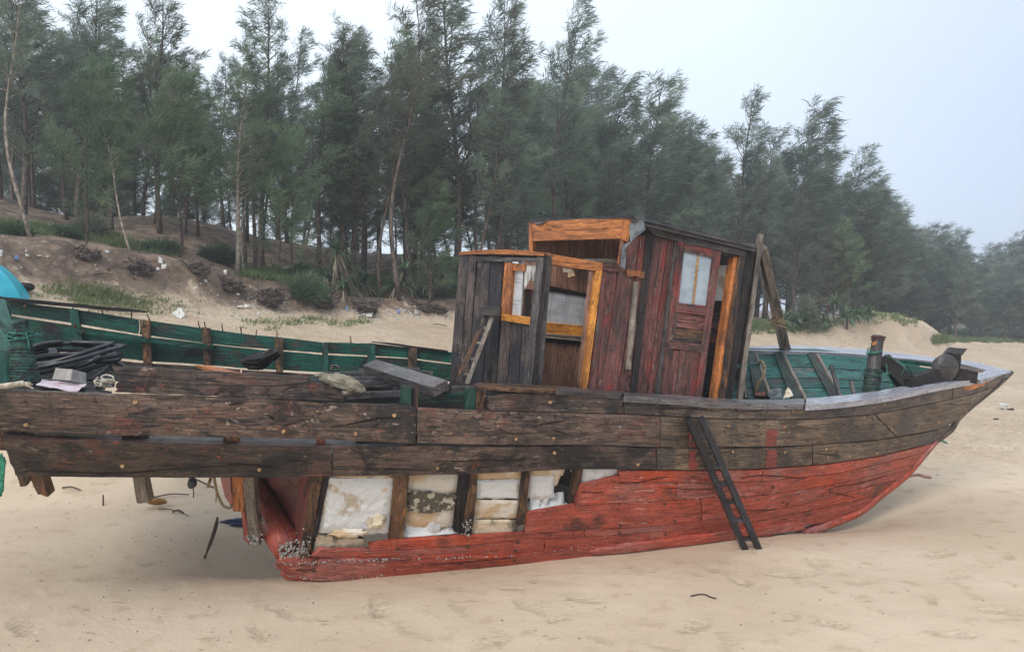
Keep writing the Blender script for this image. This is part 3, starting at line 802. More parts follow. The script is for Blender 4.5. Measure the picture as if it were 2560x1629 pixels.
def strake(name, top, bot, mat, x0, x1, bx0=None, bx1=None, **kw):
    n = max(8, int((x1 - x0) / 14))
    return sheet(name, cut(top, x0, x1), cut(bot, x0 if bx0 is None else bx0, x1 if bx1 is None else bx1), kw.pop('dep', hull), kw.pop('thick', .045), mat, boat, nx=n, ny=kw.pop('ny', 7), **kw)

# ---- upper wale, two long planks and the bow plank, scarfed
pb1 = strake("plank", B_TOP, B_BOT, M['hull_dark'], -110, 1039, jag=1.4)
pb2 = strake("plank", B_TOP, B_BOT, M['hull_dark'], 1043, 1650, jag=.9)
pb3 = strake("plank", B_TOP, B_BOT, M['hull_bow'], 1652, 2186, bx1=2240, jag=.7)
pb4 = strake("plank", B_TOP, B_BOT, M['hull_bow'], 2189, 2484, bx0=2243, bx1=2394, jag=.4)
# ---- lower wale
pc1 = strake("plank", C_TOP, C_BOT, M['hull_dark'], 2, 829, bx0=39, jag=1.5, proud=.012)
pc2 = strake("plank", C_TOP, C_BOT, M['hull_dark'], 832, 1640, jag=1.0, proud=.010)
pc3 = strake("plank", C_TOP, C_BOT, M['hull_bow'], 1642, 2030, jag=.7, proud=.006)
pc4 = strake("plank", C_TOP, C_BOT, M['hull_bow'], 2033, 2381, bx1=2335, jag=.4, proud=.004)
# ---- top strake of the fore part
A_TOP = [(1222, 990), (1260, 984), (1406, 981), (1560, 992), (1640, 999), (1780, 1010), (1962, 1012), (2074, 1009), (2204, 997), (2335, 971), (2449, 951), (2520, 936)]
A_BOT = [(1222, 1025), (1400, 1029), (1560, 1033), (1708, 1041), (1840, 1046.5), (1962, 1047.5), (2057, 1045), (2187, 1034.5), (2335, 1006), (2430, 984), (2490, 966)]
pa1 = strake("plank", A_TOP, A_BOT, M['hull_dark'], 1222, 1557, jag=2.2, ny=5)
pa2 = strake("plank", A_TOP, A_BOT, M['hull_bow'], 1561, 2380, jag=.6, ny=5)
pa3 = strake("plank", A_TOP, A_BOT, M['hull_bow'], 2383, 2516, bx1=2488, jag=.4, ny=5)
pa3["label"] = "short bow plank with a patch of bare orange wood"
sheet("bare_patch", [(2408, 968), (2446, 952), (2476, 949)], [(2412, 974), (2430, 974), (2462, 962)], hull, .006, M['orange'], pa3, nx=10, ny=4, jag=.6, proud=.004)
# ---- splintered half-planks of the broken bulwark over the after deck
U1T = [(281, 916), (420, 922), (640, 934.6), (769, 941), (778, 948)]; U1B = [(292, 951), (460, 957), (600, 962.5), (700, 964.5), (775, 952)]
U2T = [(292, 953), (450, 959), (600, 965), (707, 966), (793, 955), (857, 983)]; U2B = [(289, 980), (450, 987), (640, 994), (860, 1003)]
dU = inside(.03)
sheet("broken_plank", U1T, U1B, dU, .04, M['hull_dark'], boat, nx=40, ny=5, jag=2.0)
sheet("broken_plank", U2T, U2B, dU, .04, M['hull_dark'], boat, nx=40, ny=5, jag=2.2)
sheet("broken_plank", [C3(430, 1395), C3(640, 1400), C3(850, 1425)], [C3(420, 1440), C3(640, 1462), C3(840, 1470)], inside(.05), .035, M['dark_grey'], boat, nx=18, ny=4, jag=2.5)
sheet("broken_plank", [C3(600, 1380), C3(735, 1390)], [C3(600, 1430), C3(735, 1440)], inside(.10), .03, M['grey'], boat, nx=8, ny=3, jag=2)
# bare sheared edges of the exposed top wale
# ---- near gunwale cap
CAP_IN = [(1190, 955), (1300, 960), (1406, 965), (1500, 974), (1580, 981), (1696, 987), (1780, 995), (1900, 998), (2008, 996), (2106, 988), (2204, 975), (2302, 955), (2392, 938)]
CAP_OUT = [(1190, 966), (1300, 974), (1406, 978), (1500, 985), (1580, 992), (1696, 999), (1780, 1007), (1900, 1011), (2008, 1011.5), (2106, 1005), (2204, 993), (2335, 966), (2440, 948)]
def cap(name, inn, out, dep_in, dep_out, mat, thick=.05, n=60):
    a, b = resample(inn, n), resample(out, n)
    g = np.empty((4, n, 3))
    for i in range(n):
        p = V3(a[i][0], a[i][1], dep_in(*a[i])); q = V3(b[i][0], b[i][1], dep_out(*b[i]))
        for j in range(4): g[j, i] = p * (1 - j / 3) + q * (j / 3)
    return grid_solid(name, g, thick, mat, boat, 'h', .003)
wcap = lambda px: float(np.interp(px, [1190, 1560, 1800, 2204, 2440], [.10, .12, .16, .24, .22]))
sheet("gunwale_cap", cut(CAP_IN, 1190, 1400), [(x, y - 3) for x, y in cut(CAP_OUT, 1186, 1398)], lambda x, y: float(Ng(x)) + .10 - (y - float(np.interp(x, [q[0] for q in CAP_IN], [q[1] for q in CAP_IN]))) * .013, .025, M['rotten'], boat, nx=36, ny=4, jag=2.6, jagf=.08)
sheet("gunwale_cap", cut(CAP_IN, 1404, 1557), [(x, y - 2) for x, y in cut(CAP_OUT, 1390, 1556)], lambda x, y: float(Ng(x)) + .11 - (y - float(np.interp(x, [q[0] for q in CAP_IN], [q[1] for q in CAP_IN]))) * .014, .03, M['dark_grey'], boat, nx=28, ny=4, jag=1.8, jagf=.07)
cap("gunwale_cap", cut(CAP_IN, 1560, 2012), [(x, y - 2) for x, y in cut(CAP_OUT, 1560, 2010)], lambda x, y: float(Ng(x)) + wcap(x), lambda x, y: float(Ng(x)) - .03, M['cap_mid'], .045, 40)
cap("gunwale_cap", cut(CAP_IN, 2016, 2392), cut(CAP_OUT, 2014, 2440), lambda x, y: float(Ng(x)) + wcap(x), lambda x, y: float(Ng(x)) - .035, M['cap'], .05, 50)
# ---- far gunwale cap and the bow plate
FC_OUT = [(1800, 869), (1845, 866.5), (1976, 862), (2155, 871), (2335, 892.5), (2433, 903), (2534, 928)]
FC_IN = [(1800, 878), (1845, 875), (2041, 879), (2162, 886.5), (2335, 903), (2400, 908), (2464, 925)]
cap("gunwale_cap", FC_OUT, FC_IN, lambda x, y: float(FYt(x)) + .02, lambda x, y: float(FYt(x)) - .17 + .1 * max(0, (x - 2400) / 100), M['cap'], .05, 50)
board("bow_plate", [(2464, 925.5, 7.62), (2533, 928.5, 7.70), (2449, 949.5, 7.28), (2434, 942, 7.34)], .05, M['cap'], boat, 'h', 6, 5)
# ---- stem timber
SP = [V3(x - 3, y - 1, yy + .015) for (x, y), yy in zip(STEM, STEM_Y)]
tube("stem", spline(SP[:6], 16), np.linspace(.022, .032, 16), M['hull_bow'], boat, 8)
tube("stem", spline(SP[5:], 18), np.linspace(.032, .05, 18), M['red'], boat, 8)
# far bow planking closes the bow behind the stem
# ---- red bottom strakes. each: top line, bottom line
seams = {}
def rl(*pts): return list(pts)
RB = rl((687, 1414), (724, 1438), (799, 1452), (924, 1446), (1100, 1432), (1200, 1424), (1400, 1402), (1600, 1387), (1800, 1364), (1920, 1346), (2021, 1331))
S1 = rl((776, 1388), (874, 1398), (1000, 1397), (1100, 1391), (1249, 1390), (1424, 1371.6), (1600, 1362), (1800, 1340), (1960, 1318), (2060, 1306), (2120, 1292), (2136, 1286))
S2 = rl((799, 1377), (924, 1375), (1000, 1373), (1100, 1367), (1300, 1349), (1500, 1339), (1700, 1324), (1900, 1300), (2060, 1268), (2160, 1246), (2200, 1238), (2208, 1234))
S3 = rl((921, 1362), (1000, 1351.7), (1309, 1334), (1498, 1321), (1600, 1317), (1800, 1296), (2000, 1262), (2160, 1218), (2250, 1198), (2262, 1190))
S4 = rl((1321, 1283), (1434, 1263), (1553, 1256), (1700, 1249), (1900, 1238), (2080, 1210), (2200, 1182), (2285, 1158), (2300, 1152))
S5 = rl((1441, 1249), (1453, 1219), (1520, 1205), (1600, 1204), (1750, 1206), (1900, 1203), (2080, 1184), (2220, 1155), (2312, 1128), (2326, 1122))
def red(top, bot, x0, x1, bx0=None, bx1=None, lab=None, **kw):
    o = strake("plank", [(a, b + 1.4) for a, b in top], bot, M['red'], x0, x1, bx0, bx1, thick=kw.pop('thick', .04), jag=kw.pop('jag', .9), ny=5, **kw)
    return o
keel = sheet("keel", rl((690, 1408), (749, 1407), (874, 1398.5), (1000, 1397.5), (1100, 1389), (1249, 1391.6), (1424, 1373), (1600, 1364), (1800, 1341), (1960, 1319)), RB[0:10], hull, .10, M['red'], boat, nx=90, ny=6, jag=1.0, proud=.02)
keel["label"] = "heavy red keel timber with its aft end exposed and crusted with barnacles"
sheet("keel_plank", rl((700, 1434), (799, 1450), (924, 1442), (990, 1434)), rl((712, 1446), (799, 1462), (924, 1456), (990, 1446)), inside(.01), .06, M['red'], boat, nx=24, ny=4, jag=1.2)
red(S2, S1, 800, 1360, 777, 1360)
red(S2, S1, 1362, 2206, 1362, 2134)
red(S3, S2, 922, 1460, 926, 1460)
red(S3, S2, 1462, 2260, 1462, 2206)
red(S4, S3, 1322, 1752, 1312, 1752)
red(S4, S3, 1755, 2298, 1755, 2260)
red(S5, S4, 1446, 1690, 1438, 1690)
red(S5, S4, 1692, 2324, 1692, 2298)
RT = [(1548, 1176), (1600, 1175), (1729, 1176), (1899, 1172.6), (2068, 1160), (2195, 1141), (2300, 1116), (2336, 1107)]
S5b = [(1548, 1203)] + [p for p in S5 if p[0] > 1550]
red(RT, S5b, 1549, 1905, 1549, 1905)
red(RT, S5b, 1907, 2334, 1907, 2324)
sheet("wedge_plank", [(1452, 1213), (1548, 1189)], [(1445, 1246), (1548, 1205)], inside(.004), .03, M['red'], boat, nx=10, ny=3, jag=1)
# rubbing strip half buried at the foot of the hull
sheet("bilge_strip", [(1476, 1379), (1560, 1366), (1800, 1334), (1920, 1318), (2012, 1306)], [(1488, 1386), (1600, 1378), (1800, 1352), (1920, 1336), (2014, 1322)], inside(-.05), .05, M['red'], boat, nx=40, ny=3, jag=1.4)
# ---- painted marks on the topsides
for (x0, x1, tops, bots) in ((1916, 1942, [(1918, 1073), (1930, 1072), (1944, 1075)], [(1914, 1168), (1928, 1168), (1940, 1167)]),
                             (1722, 1742, [(1724, 1056), (1738, 1056)], [(1722, 1172), (1744, 1172)])):
    sheet("paint_mark", [(t[0], t[1]) for t in tops], [(b[0], 1116) for b in bots], hull, .002, M['red_mark'], pb3, nx=6, ny=8, jag=.7, proud=.006, rough=.001)
    sheet("paint_mark", [(t[0], 1124) for t in tops], bots, hull, .002, M['red_mark'], pc3, nx=6, ny=8, jag=.7, proud=.012, rough=.001)
# ---- bolts, wooden plugs and nail holes on the strakes
bolt_me = mesh("bolt", *(lambda v, f: (v * .011, f))(*ICO1)); bolt_me.materials.append(M['rust'])
pv = np.array([(math.cos(a) * .016, -.004, math.sin(a) * .016) for a in np.linspace(0, 6.283, 11)[:-1]] + [(math.cos(a) * .016, .01, math.sin(a) * .016) for a in np.linspace(0, 6.283, 11)[:-1]])
plug_me = mesh("plug", pv, [tuple(range(9, -1, -1)) if False else tuple(range(10))] + [(i, (i + 1) % 10, (i + 1) % 10 + 10, i + 10) for i in range(10)], smooth=False); plug_me.materials.append(M['plug'])
br = random.Random(5)
def fasten(me, px, py, par, out=.003, s=1.0):
    p = V3(px, py, hull(px, py) - out)
    o = bpy.data.objects.new(me.name, me); COL.objects.link(o); o.parent = par
    if par is boat: o.matrix_parent_inverse = Matrix.Translation(-boat.location)
    o.location = tuple(p); o.scale = (s, s * .6, s); o.rotation_euler = (0, 0, .33)
    return o
for par, T_, B_, xs in ((pb1, B_TOP, B_BOT, range(60, 1030, 92)), (pb2, B_TOP, B_BOT, range(1130, 1640, 84)), (pb3, B_TOP, B_BOT, range(1690, 2180, 70)), (pb4, B_TOP, B_BOT, range(2230, 2400, 60)),
                        (pc1, C_TOP, C_BOT, range(62, 820, 118)), (pc2, C_TOP, C_BOT, range(890, 1620, 100)), (pc3, C_TOP, C_BOT, range(1690, 2020, 70)), (pc4, C_TOP, C_BOT, range(2070, 2300, 62)),
                        (pa2, A_TOP, A_BOT, range(1620, 2360, 74)), (pa1, A_TOP, A_BOT, range(1300, 1540, 80))):
    f = lambda L, x: float(np.interp(x, [p[0] for p in L], [p[1] for p in L]))
    for x in xs:
        for t in ((.22, .76) if par not in (pa1, pa2) else (.5,)):
            xx = x + br.uniform(-9, 9); t += br.uniform(-.08, .08)
            me_ = plug_me if br.random() < (.34 if x > 1600 else .14) else bolt_me
            fasten(me_, xx, lerp(f(T_, xx), f(B_, xx), t), par, .004 + (.012 if par in (pc1, pc2) else .004), br.uniform(.5, .85))

for x, y in [C7(1975, 1085), C7(1140, 1300), C7(1950, 1300), C8(680, 1060), C8(610, 1235), C8(1180, 1020), C8(1165, 1110), C8(1150, 1205), C8(1790, 870), C8(1735, 945), C8(1690, 1130), C8(2200, 640), C8(2210, 855), C8(2205, 930), C9(240, 660), C9(245, 838), C9(700, 505), C9(1185, 555), C9(1215, 575), C9(965, 655), C9(940, 650), C9(300, 760), C9(880, 560)]:
    fasten(bolt_me, x, y, keel if y > 1395 else boat, .006 if y <= 1395 else .024, br.uniform(.8, 1.5))
# ---- dark strips proud of the planks, shade painted for splits and torn edges
def split(par, pts, w, out, name="split"):
    a = spline(pts, 18); t = np.linspace(0, 1, 18); ww = w * np.sin(np.clip(t, .02, .98) * math.pi) ** .6 + .25
    jr = random.Random(int(pts[0][0])); j = np.array([jr.uniform(-.5, .5) for _ in range(18)])
    sheet(name, np.c_[a[:, 0], a[:, 1] - ww / 2 + j], np.c_[a[:, 0], a[:, 1] + ww / 2 + j], hull, .003, M['split_shade'], par, nx=18, ny=2, rough=0, proud=out)
for par, pts, w, out in ((pb1, [C2(850, 1070), C2(1100, 1030), C2(1300, 990), C2(1500, 988)], 3.0, .006), (pb1, [C6(1300, 205), C6(1320, 190), C6(1500, 185)], 1.2, .006), (pb1, [C2(240, 950), C2(300, 990), C2(330, 1010)], 5.0, .006),
                         (pb1, [C6(1900, 235), C6(1960, 230), C6(2020, 222)], 3.5, .006), (pb1, [C2(600, 1000), C2(420, 1060), C2(380, 1080)], 1.4, .006), (pc1, [C6(200, 790), C6(620, 800), C6(1000, 810), C6(1500, 770), C6(2100, 735)], 1.3, .018), (pc1, [C7(280, 240), C7(420, 236), C7(640, 262), C7(760, 275)], 1.8, .018),
                         (pc1, [C7(850, 215), C7(1000, 208), C7(1110, 232)], 1.6, .018), (pc2, [C7(1330, 290), C7(1700, 285), C7(2300, 300)], 1.0, .016), (pc2, [C8(300, 215), C8(800, 205), C8(1300, 190)], 1.0, .016), (pb2, [(1330, 1066), (1370, 1058), (1412, 1050)], 2.2, .006), (pb2, [(1250, 1080), (1290, 1084), (1330, 1082)], 1.4, .006),
                         (pb2, [(1380, 1075), (1402, 1080), (1420, 1086)], 1.8, .006), (pa2, [C5(230, 755), C5(330, 758), C5(420, 742)], 1.6, .005), (pa2, [C5(820, 740), C5(900, 745), C5(945, 755)], 1.2, .005), (pa2, [(1640, 1022), (1720, 1020), (1800, 1030)], 1.4, .005), (pa2, [(2040, 1010), (2150, 1004), (2250, 990)], 1.2, .005),
                         (pb3, [C5(250, 945), C5(290, 945), C5(335, 950)], 2.0, .006), (pc3, [C5(770, 1080), C5(880, 1090), C5(975, 1100)], 1.3, .010), (pb4, [C5(1790, 705), C5(1880, 706), C5(1990, 703)], 1.2, .005), (pb3, [C5(0, 1030), C5(300, 1035), C5(700, 1022)], 1.8, .006),
                         (keel, [C7(960, 1300), C7(1050, 1310), C7(1130, 1298)], 1.6, .028), (keel, [C8(300, 1250), C8(700, 1220), C8(1100, 1180)], 1.0, .028)):
    split(par, pts, w, out)
for pts, w in (([C9(40, 542), C9(150, 520), C9(260, 498)], 1.2), ([C9(700, 505), C9(800, 492), C9(960, 500), C9(1080, 505)], 1.5), ([C9(1240, 560), C9(1400, 535), C9(1560, 490)], 1.2), ([C9(1210, 590), C9(1300, 605), C9(1375, 625)], 1.3), ([C9(500, 815), C9(540, 835), C9(585, 850)], 1.4), ([C9(820, 590), C9(835, 615)], 1.6), ([C9(200, 560), C9(420, 575), C9(560, 570)], 1.0), ([C9(620, 690), C9(760, 700), C9(900, 690)], 1.1), ([C8(2120, 415), C8(2250, 435), C8(2400, 428)], 1.2), ([C8(1820, 520), C8(1900, 525), C8(2050, 520)], 1.2)):
    split(boat, pts, w, .008)
# ---- frames left bare where the bottom planks are gone
def rib(tl, tr, br_, bl, d, mat, thick=.07, y1=None):
    q = []
    for (x, y) in (tl, tr, br_, bl): q.append((x, y, hull(x, min(y, 1400)) + d))
    return board("rib", q, thick, mat, boat, 'v', 8, 18, .022, .006)
rib(C7(1130, 340), C7(1232, 340), C7(1090, 1200), C7(985, 1200), .035, M['rotten'], .10)
rib(C7(1240, 340), C7(1300, 340), C7(1180, 960), C7(1135, 960), .05, M['soot'], .05)
rib(C7(1950, 330), C7(2092, 330), C7(2040, 985), C7(1890, 1005), .035, M['rotten'], .09)
rib(C8(600, 320), C8(715, 320), C8(690, 930), C8(535, 910), .06, M['soot'], .12)
rib(C8(718, 320), C8(778, 320), C8(722, 975), C8(610, 975), .03, M['rotten'], .06)
rib(C8(1238, 290), C8(1308, 290), C8(1262, 850), C8(1176, 850), .035, M['rotten'], .07)
rib(C8(1770, 260), C8(1838, 260), C8(1772, 650), C8(1715, 660), .035, M['rotten'], .07)
o = board("bulkhead_board", [(C8(1552, 330)) + (5.62,), C8(1752, 330) + (5.50,), C8(1740, 480) + (5.52,), C8(1552, 420) + (5.66,)], .03, M['soot'], boat, 'h', 6, 4, .006)
board("bulkhead_board", [C8(1552, 415) + (5.66,), C8(1742, 485) + (5.52,), C8(1722, 655) + (5.56,), C8(1560, 560) + (5.70,)], .03, M['dark_grey'], boat, 'h', 6, 4, .006)
# stubs of frames hanging below the counter
board("rib", [C6(140, 820) + (4.5,), C6(240, 820) + (4.48,), C6(238, 905) + (4.55,), C6(170, 925) + (4.57,)], .06, M['rotten'], boat, 'v', 4, 6, .01, .01)
board("rib", [C6(230, 820) + (4.50,), C6(345, 820) + (4.48,), C6(395, 1000) + (4.60,), C6(320, 985) + (4.62,)], .06, M['rotten'], boat, 'v', 4, 7, .01, .012)
board("rib", [C6(1100, 820) + (4.66,), C6(1200, 820) + (4.66,), C6(1238, 1052) + (4.78,), C6(1140, 1052) + (4.80,)], .06, M['grey'], boat, 'v', 4, 8, .008, .008)
# rib stubs seen in the slot between the wales
for x0, x1, m in ((-10, 72, 'rotten'), (303, 365, 'soot'), (556, 597, 'rotten'), (790, 812, 'red'), (1018, 1036, 'rotten')):
    board("rib", [(x0, 1060, hull(x0, 1075) + .05), (x1, 1060, hull(x1, 1075) + .05), (x1 + 2, 1125, hull(x1, 1100) + .05), (x0 + 2, 1125, hull(x0, 1100) + .05)], .07, M[m], boat, 'v', 4, 5, .008)

# ---- rudder post, stern tube and the red stern bulkhead
board("rudder_post", [C7(318, 340) + (4.98,), C7(425, 340) + (4.95,), C7(450, 715) + (5.10,), C7(330, 712) + (5.14,)], .07, M['orange'], boat, 'v', 5, 9, .01)
board("rudder_post", [C7(428, 340) + (4.92,), C7(528, 340) + (4.90,), C7(605, 1040) + (5.22,), C7(490, 1058) + (5.24,)], .06, M['grey'], boat, 'v', 5, 12, .01, .01)
board("rudder_post", [C7(412, 700) + (5.13,), C7(440, 700) + (5.10,), C7(500, 1058) + (5.23,), C7(440, 990) + (5.26,)], .05, M['red'], boat, 'v', 3, 8, .004)
board("rudder_post", [C7(205, 380) + (5.3,), C7(300, 370) + (5.1,), C7(330, 690) + (5.2,), C7(250, 560) + (5.4,)], .05, M['red'], boat, 'v', 4, 7, .006)
tube("stern_tube", [V3(*C7(500, 430), 5.85), V3(*C7(600, 600), 5.66), V3(*C7(690, 760), 5.50), V3(*C7(800, 940), 5.33), V3(*C7(893, 1085), 5.20)], [.098, .102, .106, .110, .106], M['red'], boat, 18)
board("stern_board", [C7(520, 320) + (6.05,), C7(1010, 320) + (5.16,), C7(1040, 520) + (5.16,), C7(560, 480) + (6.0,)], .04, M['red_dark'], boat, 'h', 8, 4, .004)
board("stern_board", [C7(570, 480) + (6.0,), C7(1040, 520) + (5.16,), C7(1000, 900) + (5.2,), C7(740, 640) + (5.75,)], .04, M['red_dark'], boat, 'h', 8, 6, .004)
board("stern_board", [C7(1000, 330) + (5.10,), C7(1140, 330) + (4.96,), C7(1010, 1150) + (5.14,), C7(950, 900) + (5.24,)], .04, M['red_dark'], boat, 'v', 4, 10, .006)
board("stern_backing", [C7(480, 330) + (6.2,), C7(1120, 330) + (5.30,), C7(1010, 1160) + (5.34,), C7(640, 760) + (5.95,)], .04, M['soot'], boat, 'v', 6, 8, .006)  # dark board added so the gap round the tube stays dark
# barnacles
bar = Bag(); bb = random.Random(3)
def barn(p, s):
    v, f = ICO1
    bar.add(v * s * np.array((1, .8, 1)) * bb.uniform(.7, 1.2) + p, f)
for k in range(130):                                            # along the keel
    x = bb.uniform(690, 1000) if k < 90 else bb.uniform(1000, 1500); y = float(np.interp(x, [690, 749, 874, 1000, 1250, 1424, 1500], [1409, 1408, 1399, 1397, 1392, 1372, 1366])) + bb.gauss(0, 2.2)
    barn(V3(x, y, hull(x, y) - .026), bb.uniform(.003, .0065))
for k in range(90):
    x = bb.uniform(720, 960); y = float(np.interp(x, [720, 799, 924, 960], [1437, 1449, 1441, 1438])) + bb.gauss(0, 1.5)
    barn(V3(x, y, hull(x, y) - .012), bb.uniform(.004, .009))
for k in range(190):                                            # stern tube and its mouth
    t = bb.random() ** .5; a = bb.uniform(-1.9, 1.5)
    c = V3(*C7(lerp(560, 893, t), lerp(530, 1085, t)), lerp(5.70, 5.20, t)); d = unit(np.array((.55, -.45, -.75)))
    s1 = unit(np.cross(d, (0, 1, 0))); s2 = np.cross(d, s1)
    barn(c + (s1 * math.sin(a) + s2 * math.cos(a)) * .094 * (1 if s2[1] < 0 else 1), bb.uniform(.004, .009))
for k in range(150):
    r = .075 * math.sqrt(bb.random()); a = bb.uniform(0, 6.28)
    c = V3(*C7(893, 1085), 5.19); barn(c + np.array((math.cos(a) * r, -.02 - .03 * bb.random(), math.sin(a) * r)) + np.array((.012, 0, -.016)), bb.uniform(.005, .010))
for k in range(110):
    x, y = C7(bb.gauss(550, 35), bb.uniform(760, 1050)); barn(V3(x, y, 5.19), bb.uniform(.004, .010))
for k in range(80):
    x, y = C7(bb.gauss(1040, 40), bb.gauss(1080, 70)); barn(V3(x, y, hull(x, y) + .02), bb.uniform(.003, .006))
for k in range(60):
    x, y = C8(bb.gauss(675, 30), bb.gauss(890, 60)); barn(V3(x, y, hull(x, y) + .015), bb.uniform(.003, .006))
o = bar.build("barnacles", M['shell'], boat); o["kind"] = "stuff"

# ---- far side: bulwark strakes seen from inside, ribs, stringer, broken rail
def far(d=0.0): return lambda px, py: float(FYt(px)) - d
T1T = [(-60, 742), (19, 752.6), (171, 771), (348, 798), (503, 819.5), (600, 833.5), (707, 844), (809, 856), (929, 858), (1119, 879), (1150, 882)]
T1B = [(-60, 772), (29, 784.7), (182, 807.5), (353, 835.6), (509, 857), (600, 867), (806, 881.7), (916, 888), (1018, 894), (1119, 906), (1150, 909)]
T2T = [(-60, 778), (29, 791), (179, 813), (353, 840), (530, 861.5), (640, 873.6), (806, 886.5), (916, 892), (1018, 897), (1119, 910), (1150, 913)]
T2B = [(-60, 848), (72, 862), (195, 884), (356, 901), (509, 911), (600, 919), (800, 930), (1018, 944), (1150, 955)]
T3T = [(-60, 858), (75, 872), (195, 890), (356, 908), (509, 916), (600, 924), (800, 936), (1018, 950), (1150, 962)]
T3B = [(-60, 930), (195, 944), (356, 958), (600, 980), (1018, 1010), (1150, 1020)]
def farplank(T_, B_, x0, x1, mat, name="plank", d=0.0, jag=1.0, ny=4):
    return sheet(name, cut(T_, x0, x1), cut(B_, x0, x1), far(d), .035, mat, boat, nx=max(6, int((x1 - x0) / 16)), ny=ny, jag=jag)
farplank(T1T, T1B, -60, 346, M['green']); farplank(T1T, T1B, 350, 806, M['green']); farplank(T1T, T1B, 809, 1150, M['green'])
farplank(T2T, T2B, -60, 520, M['green']); farplank(T2T, T2B, 524, 1150, M['green'])
farplank(T3T, T3B, -60, 600, M['hull_dark']); farplank(T3T, T3B, 604, 1150, M['hull_dark'])
sheet("broken_rail", [(-60, 727), (0, 741), (166, 757), (300, 770), (368, 778)], [(-60, 746), (40, 756), (166, 766), (300, 779), (364, 781)], far(.06), .09, M['soot'], boat, nx=30, ny=3, jag=1.2)
sheet("broken_rail", [C2(1225, 272), C2(1500, 300), C2(1940, 358)], [C2(1240, 282), C2(1500, 320), C2(1940, 374)], far(.04), .05, M['soot'], boat, nx=16, ny=3, jag=1.0)
sheet("stringer", [(187, 819.5), (375, 843.6), (532, 860)], [(187, 832), (375, 857), (532, 874)], far(.10), .04, M['green'], boat, nx=24, ny=3, jag=.8)
for (tl, tr, b1, b0, m) in ((C1(638, 636), C1(722, 645), C1(812, 1180), C1(735, 1180), 'green'), (C1(1318, 742), C1(1396, 752), C1(1418, 1250), C1(1342, 1250), 'rotten'), (C1(1882, 812), C1(1962, 820), C1(1985, 1260), C1(1908, 1260), 'rotten'),
                         (C2(320, 236), C2(406, 250), C2(402, 560), C2(338, 560), 'rotten'), (C2(765, 286), C2(822, 292), C2(826, 560), C2(768, 560), 'green'), (C2(1185, 296), C2(1266, 306), C2(1266, 560), C2(1198, 560), 'green'), (C2(1568, 326), C2(1656, 338), C2(1652, 600), C2(1574, 600), 'rotten')):
    board("rib", [tl + (float(FYt(tl[0])) - .045,), tr + (float(FYt(tr[0])) - .045,), b1 + (float(FYt(b1[0])) - .07,), b0 + (float(FYt(b0[0])) - .07,)], .06, M[m], boat, 'v', 4, 9, .008)
nail_me = mesh("nail", *tube_data([(0, 0, -.01), (0, 0, .03), (.006, 0, .06)], [.006, .005, .005], 5)[:2]); nail_me.materials.append(M['rust'])
for x, y in [C1(680, 645), C1(965, 690), C1(1230, 728), C1(1400, 752), C1(1865, 815), C1(1920, 822), C1(2080, 842), C1(2255, 870), C2(15, 205), C2(150, 215), C2(345, 235), C2(1040, 285)]:
    o = bpy.data.objects.new("nail", nail_me); COL.objects.link(o); o.parent = boat; o.matrix_parent_inverse = Matrix.Translation(-boat.location)
    o.location = tuple(V3(x, y, float(FYt(x)) + .01)); o.rotation_euler = (br.uniform(-.3, .3), br.uniform(-.4, .4), br.uniform(0, 6))
for x, y in [C1(1350, 800), C1(1378, 920), C1(1950, 985), C1(1380, 1030), C1(1385, 1150), C1(700, 800), C1(775, 850), C1(235, 620), C1(1930, 1110)]:
    o = bpy.data.objects.new("bolt", bolt_me); COL.objects.link(o); o.parent = boat; o.matrix_parent_inverse = Matrix.Translation(-boat.location)
    o.location = tuple(V3(x, y, float(FYt(x)) - .115)); o.scale = (1.4, .8, 1.4)

# ---- far side, fore part: inside planking, ribs, beam shelf
def fin(px, py):
    """inner face of the far side in the fore well: it slopes in towards the keel"""
    top = float(np.interp(px, [1800, 2041, 2162, 2335, 2460], [876, 879, 887, 903, 925]))
    return float(FYt(px)) - .12 - max(0, py - top) * .0052
fl = lambda y0, y1: [(1790, y0), (2041, y0 + (2 if y0 < 900 else 0)), (2162, y1), (2235, y1 + 5)] + ([(2300, y1 + 11)] if y0 < 930 else [])
for (a0, a1, b0, b1) in ((870, 886, 917, 926), (919, 928, 944, 950), (946, 952, 968, 970), (970, 972, 996, 996), (998, 998, 1040, 1040)):
    sheet("plank", fl(a0, a1), fl(b0, b1), fin, .035, M['teal'], boat, nx=36, ny=4, jag=.8)
for (t0, t1, b1, b0, m) in ((C5(470, 292), C5(545, 306), C5(720, 665), C5(612, 665), 'green'), (C5(720, 300), C5(805, 316), C5(1005, 665), C5(915, 665), 'green'), (C5(268, 292), C5(332, 304), C5(448, 640), C5(330, 640), 'green'),
                            (C5(182, 300), C5(206, 304), C5(262, 650), C5(222, 650), 'teal'), (C5(1375, 470), C5(1420, 480), C5(1560, 700), C5(1440, 700), 'green')):
    rb = board("rib", [t0 + (fin(*t0) - .02,), t1 + (fin(*t1) - .06,), b1 + (fin(*b1) - .10,), b0 + (fin(*b0) - .04,)], .05, M['dark_rib'], boat, 'v', 5, 9, .006)
    board("rib_edge", [(t1[0] - 1, t1[1], fin(*t1) - .075), (t1[0] + 4, t1[1] + 1, fin(*t1) - .06), (b1[0] + 4, b1[1], fin(*b1) - .10), (b1[0] - 2, b1[1], fin(*b1) - .115)], .012, M['grey'], rb, 'v', 3, 9, .003)
beam("rail_stub", V3(*C5(165, 415), 6.95), V3(*C5(360, 402), 6.98), .035, .045, M['teal'], boat)
board("beam_shelf", [C4(0, 0)[:0] or (2268, 912, 7.45), (2338, 922, 7.42), (2335, 940, 7.38), (2280, 933, 7.42)], .03, M['green'], boat, 'h', 6, 4, .004)
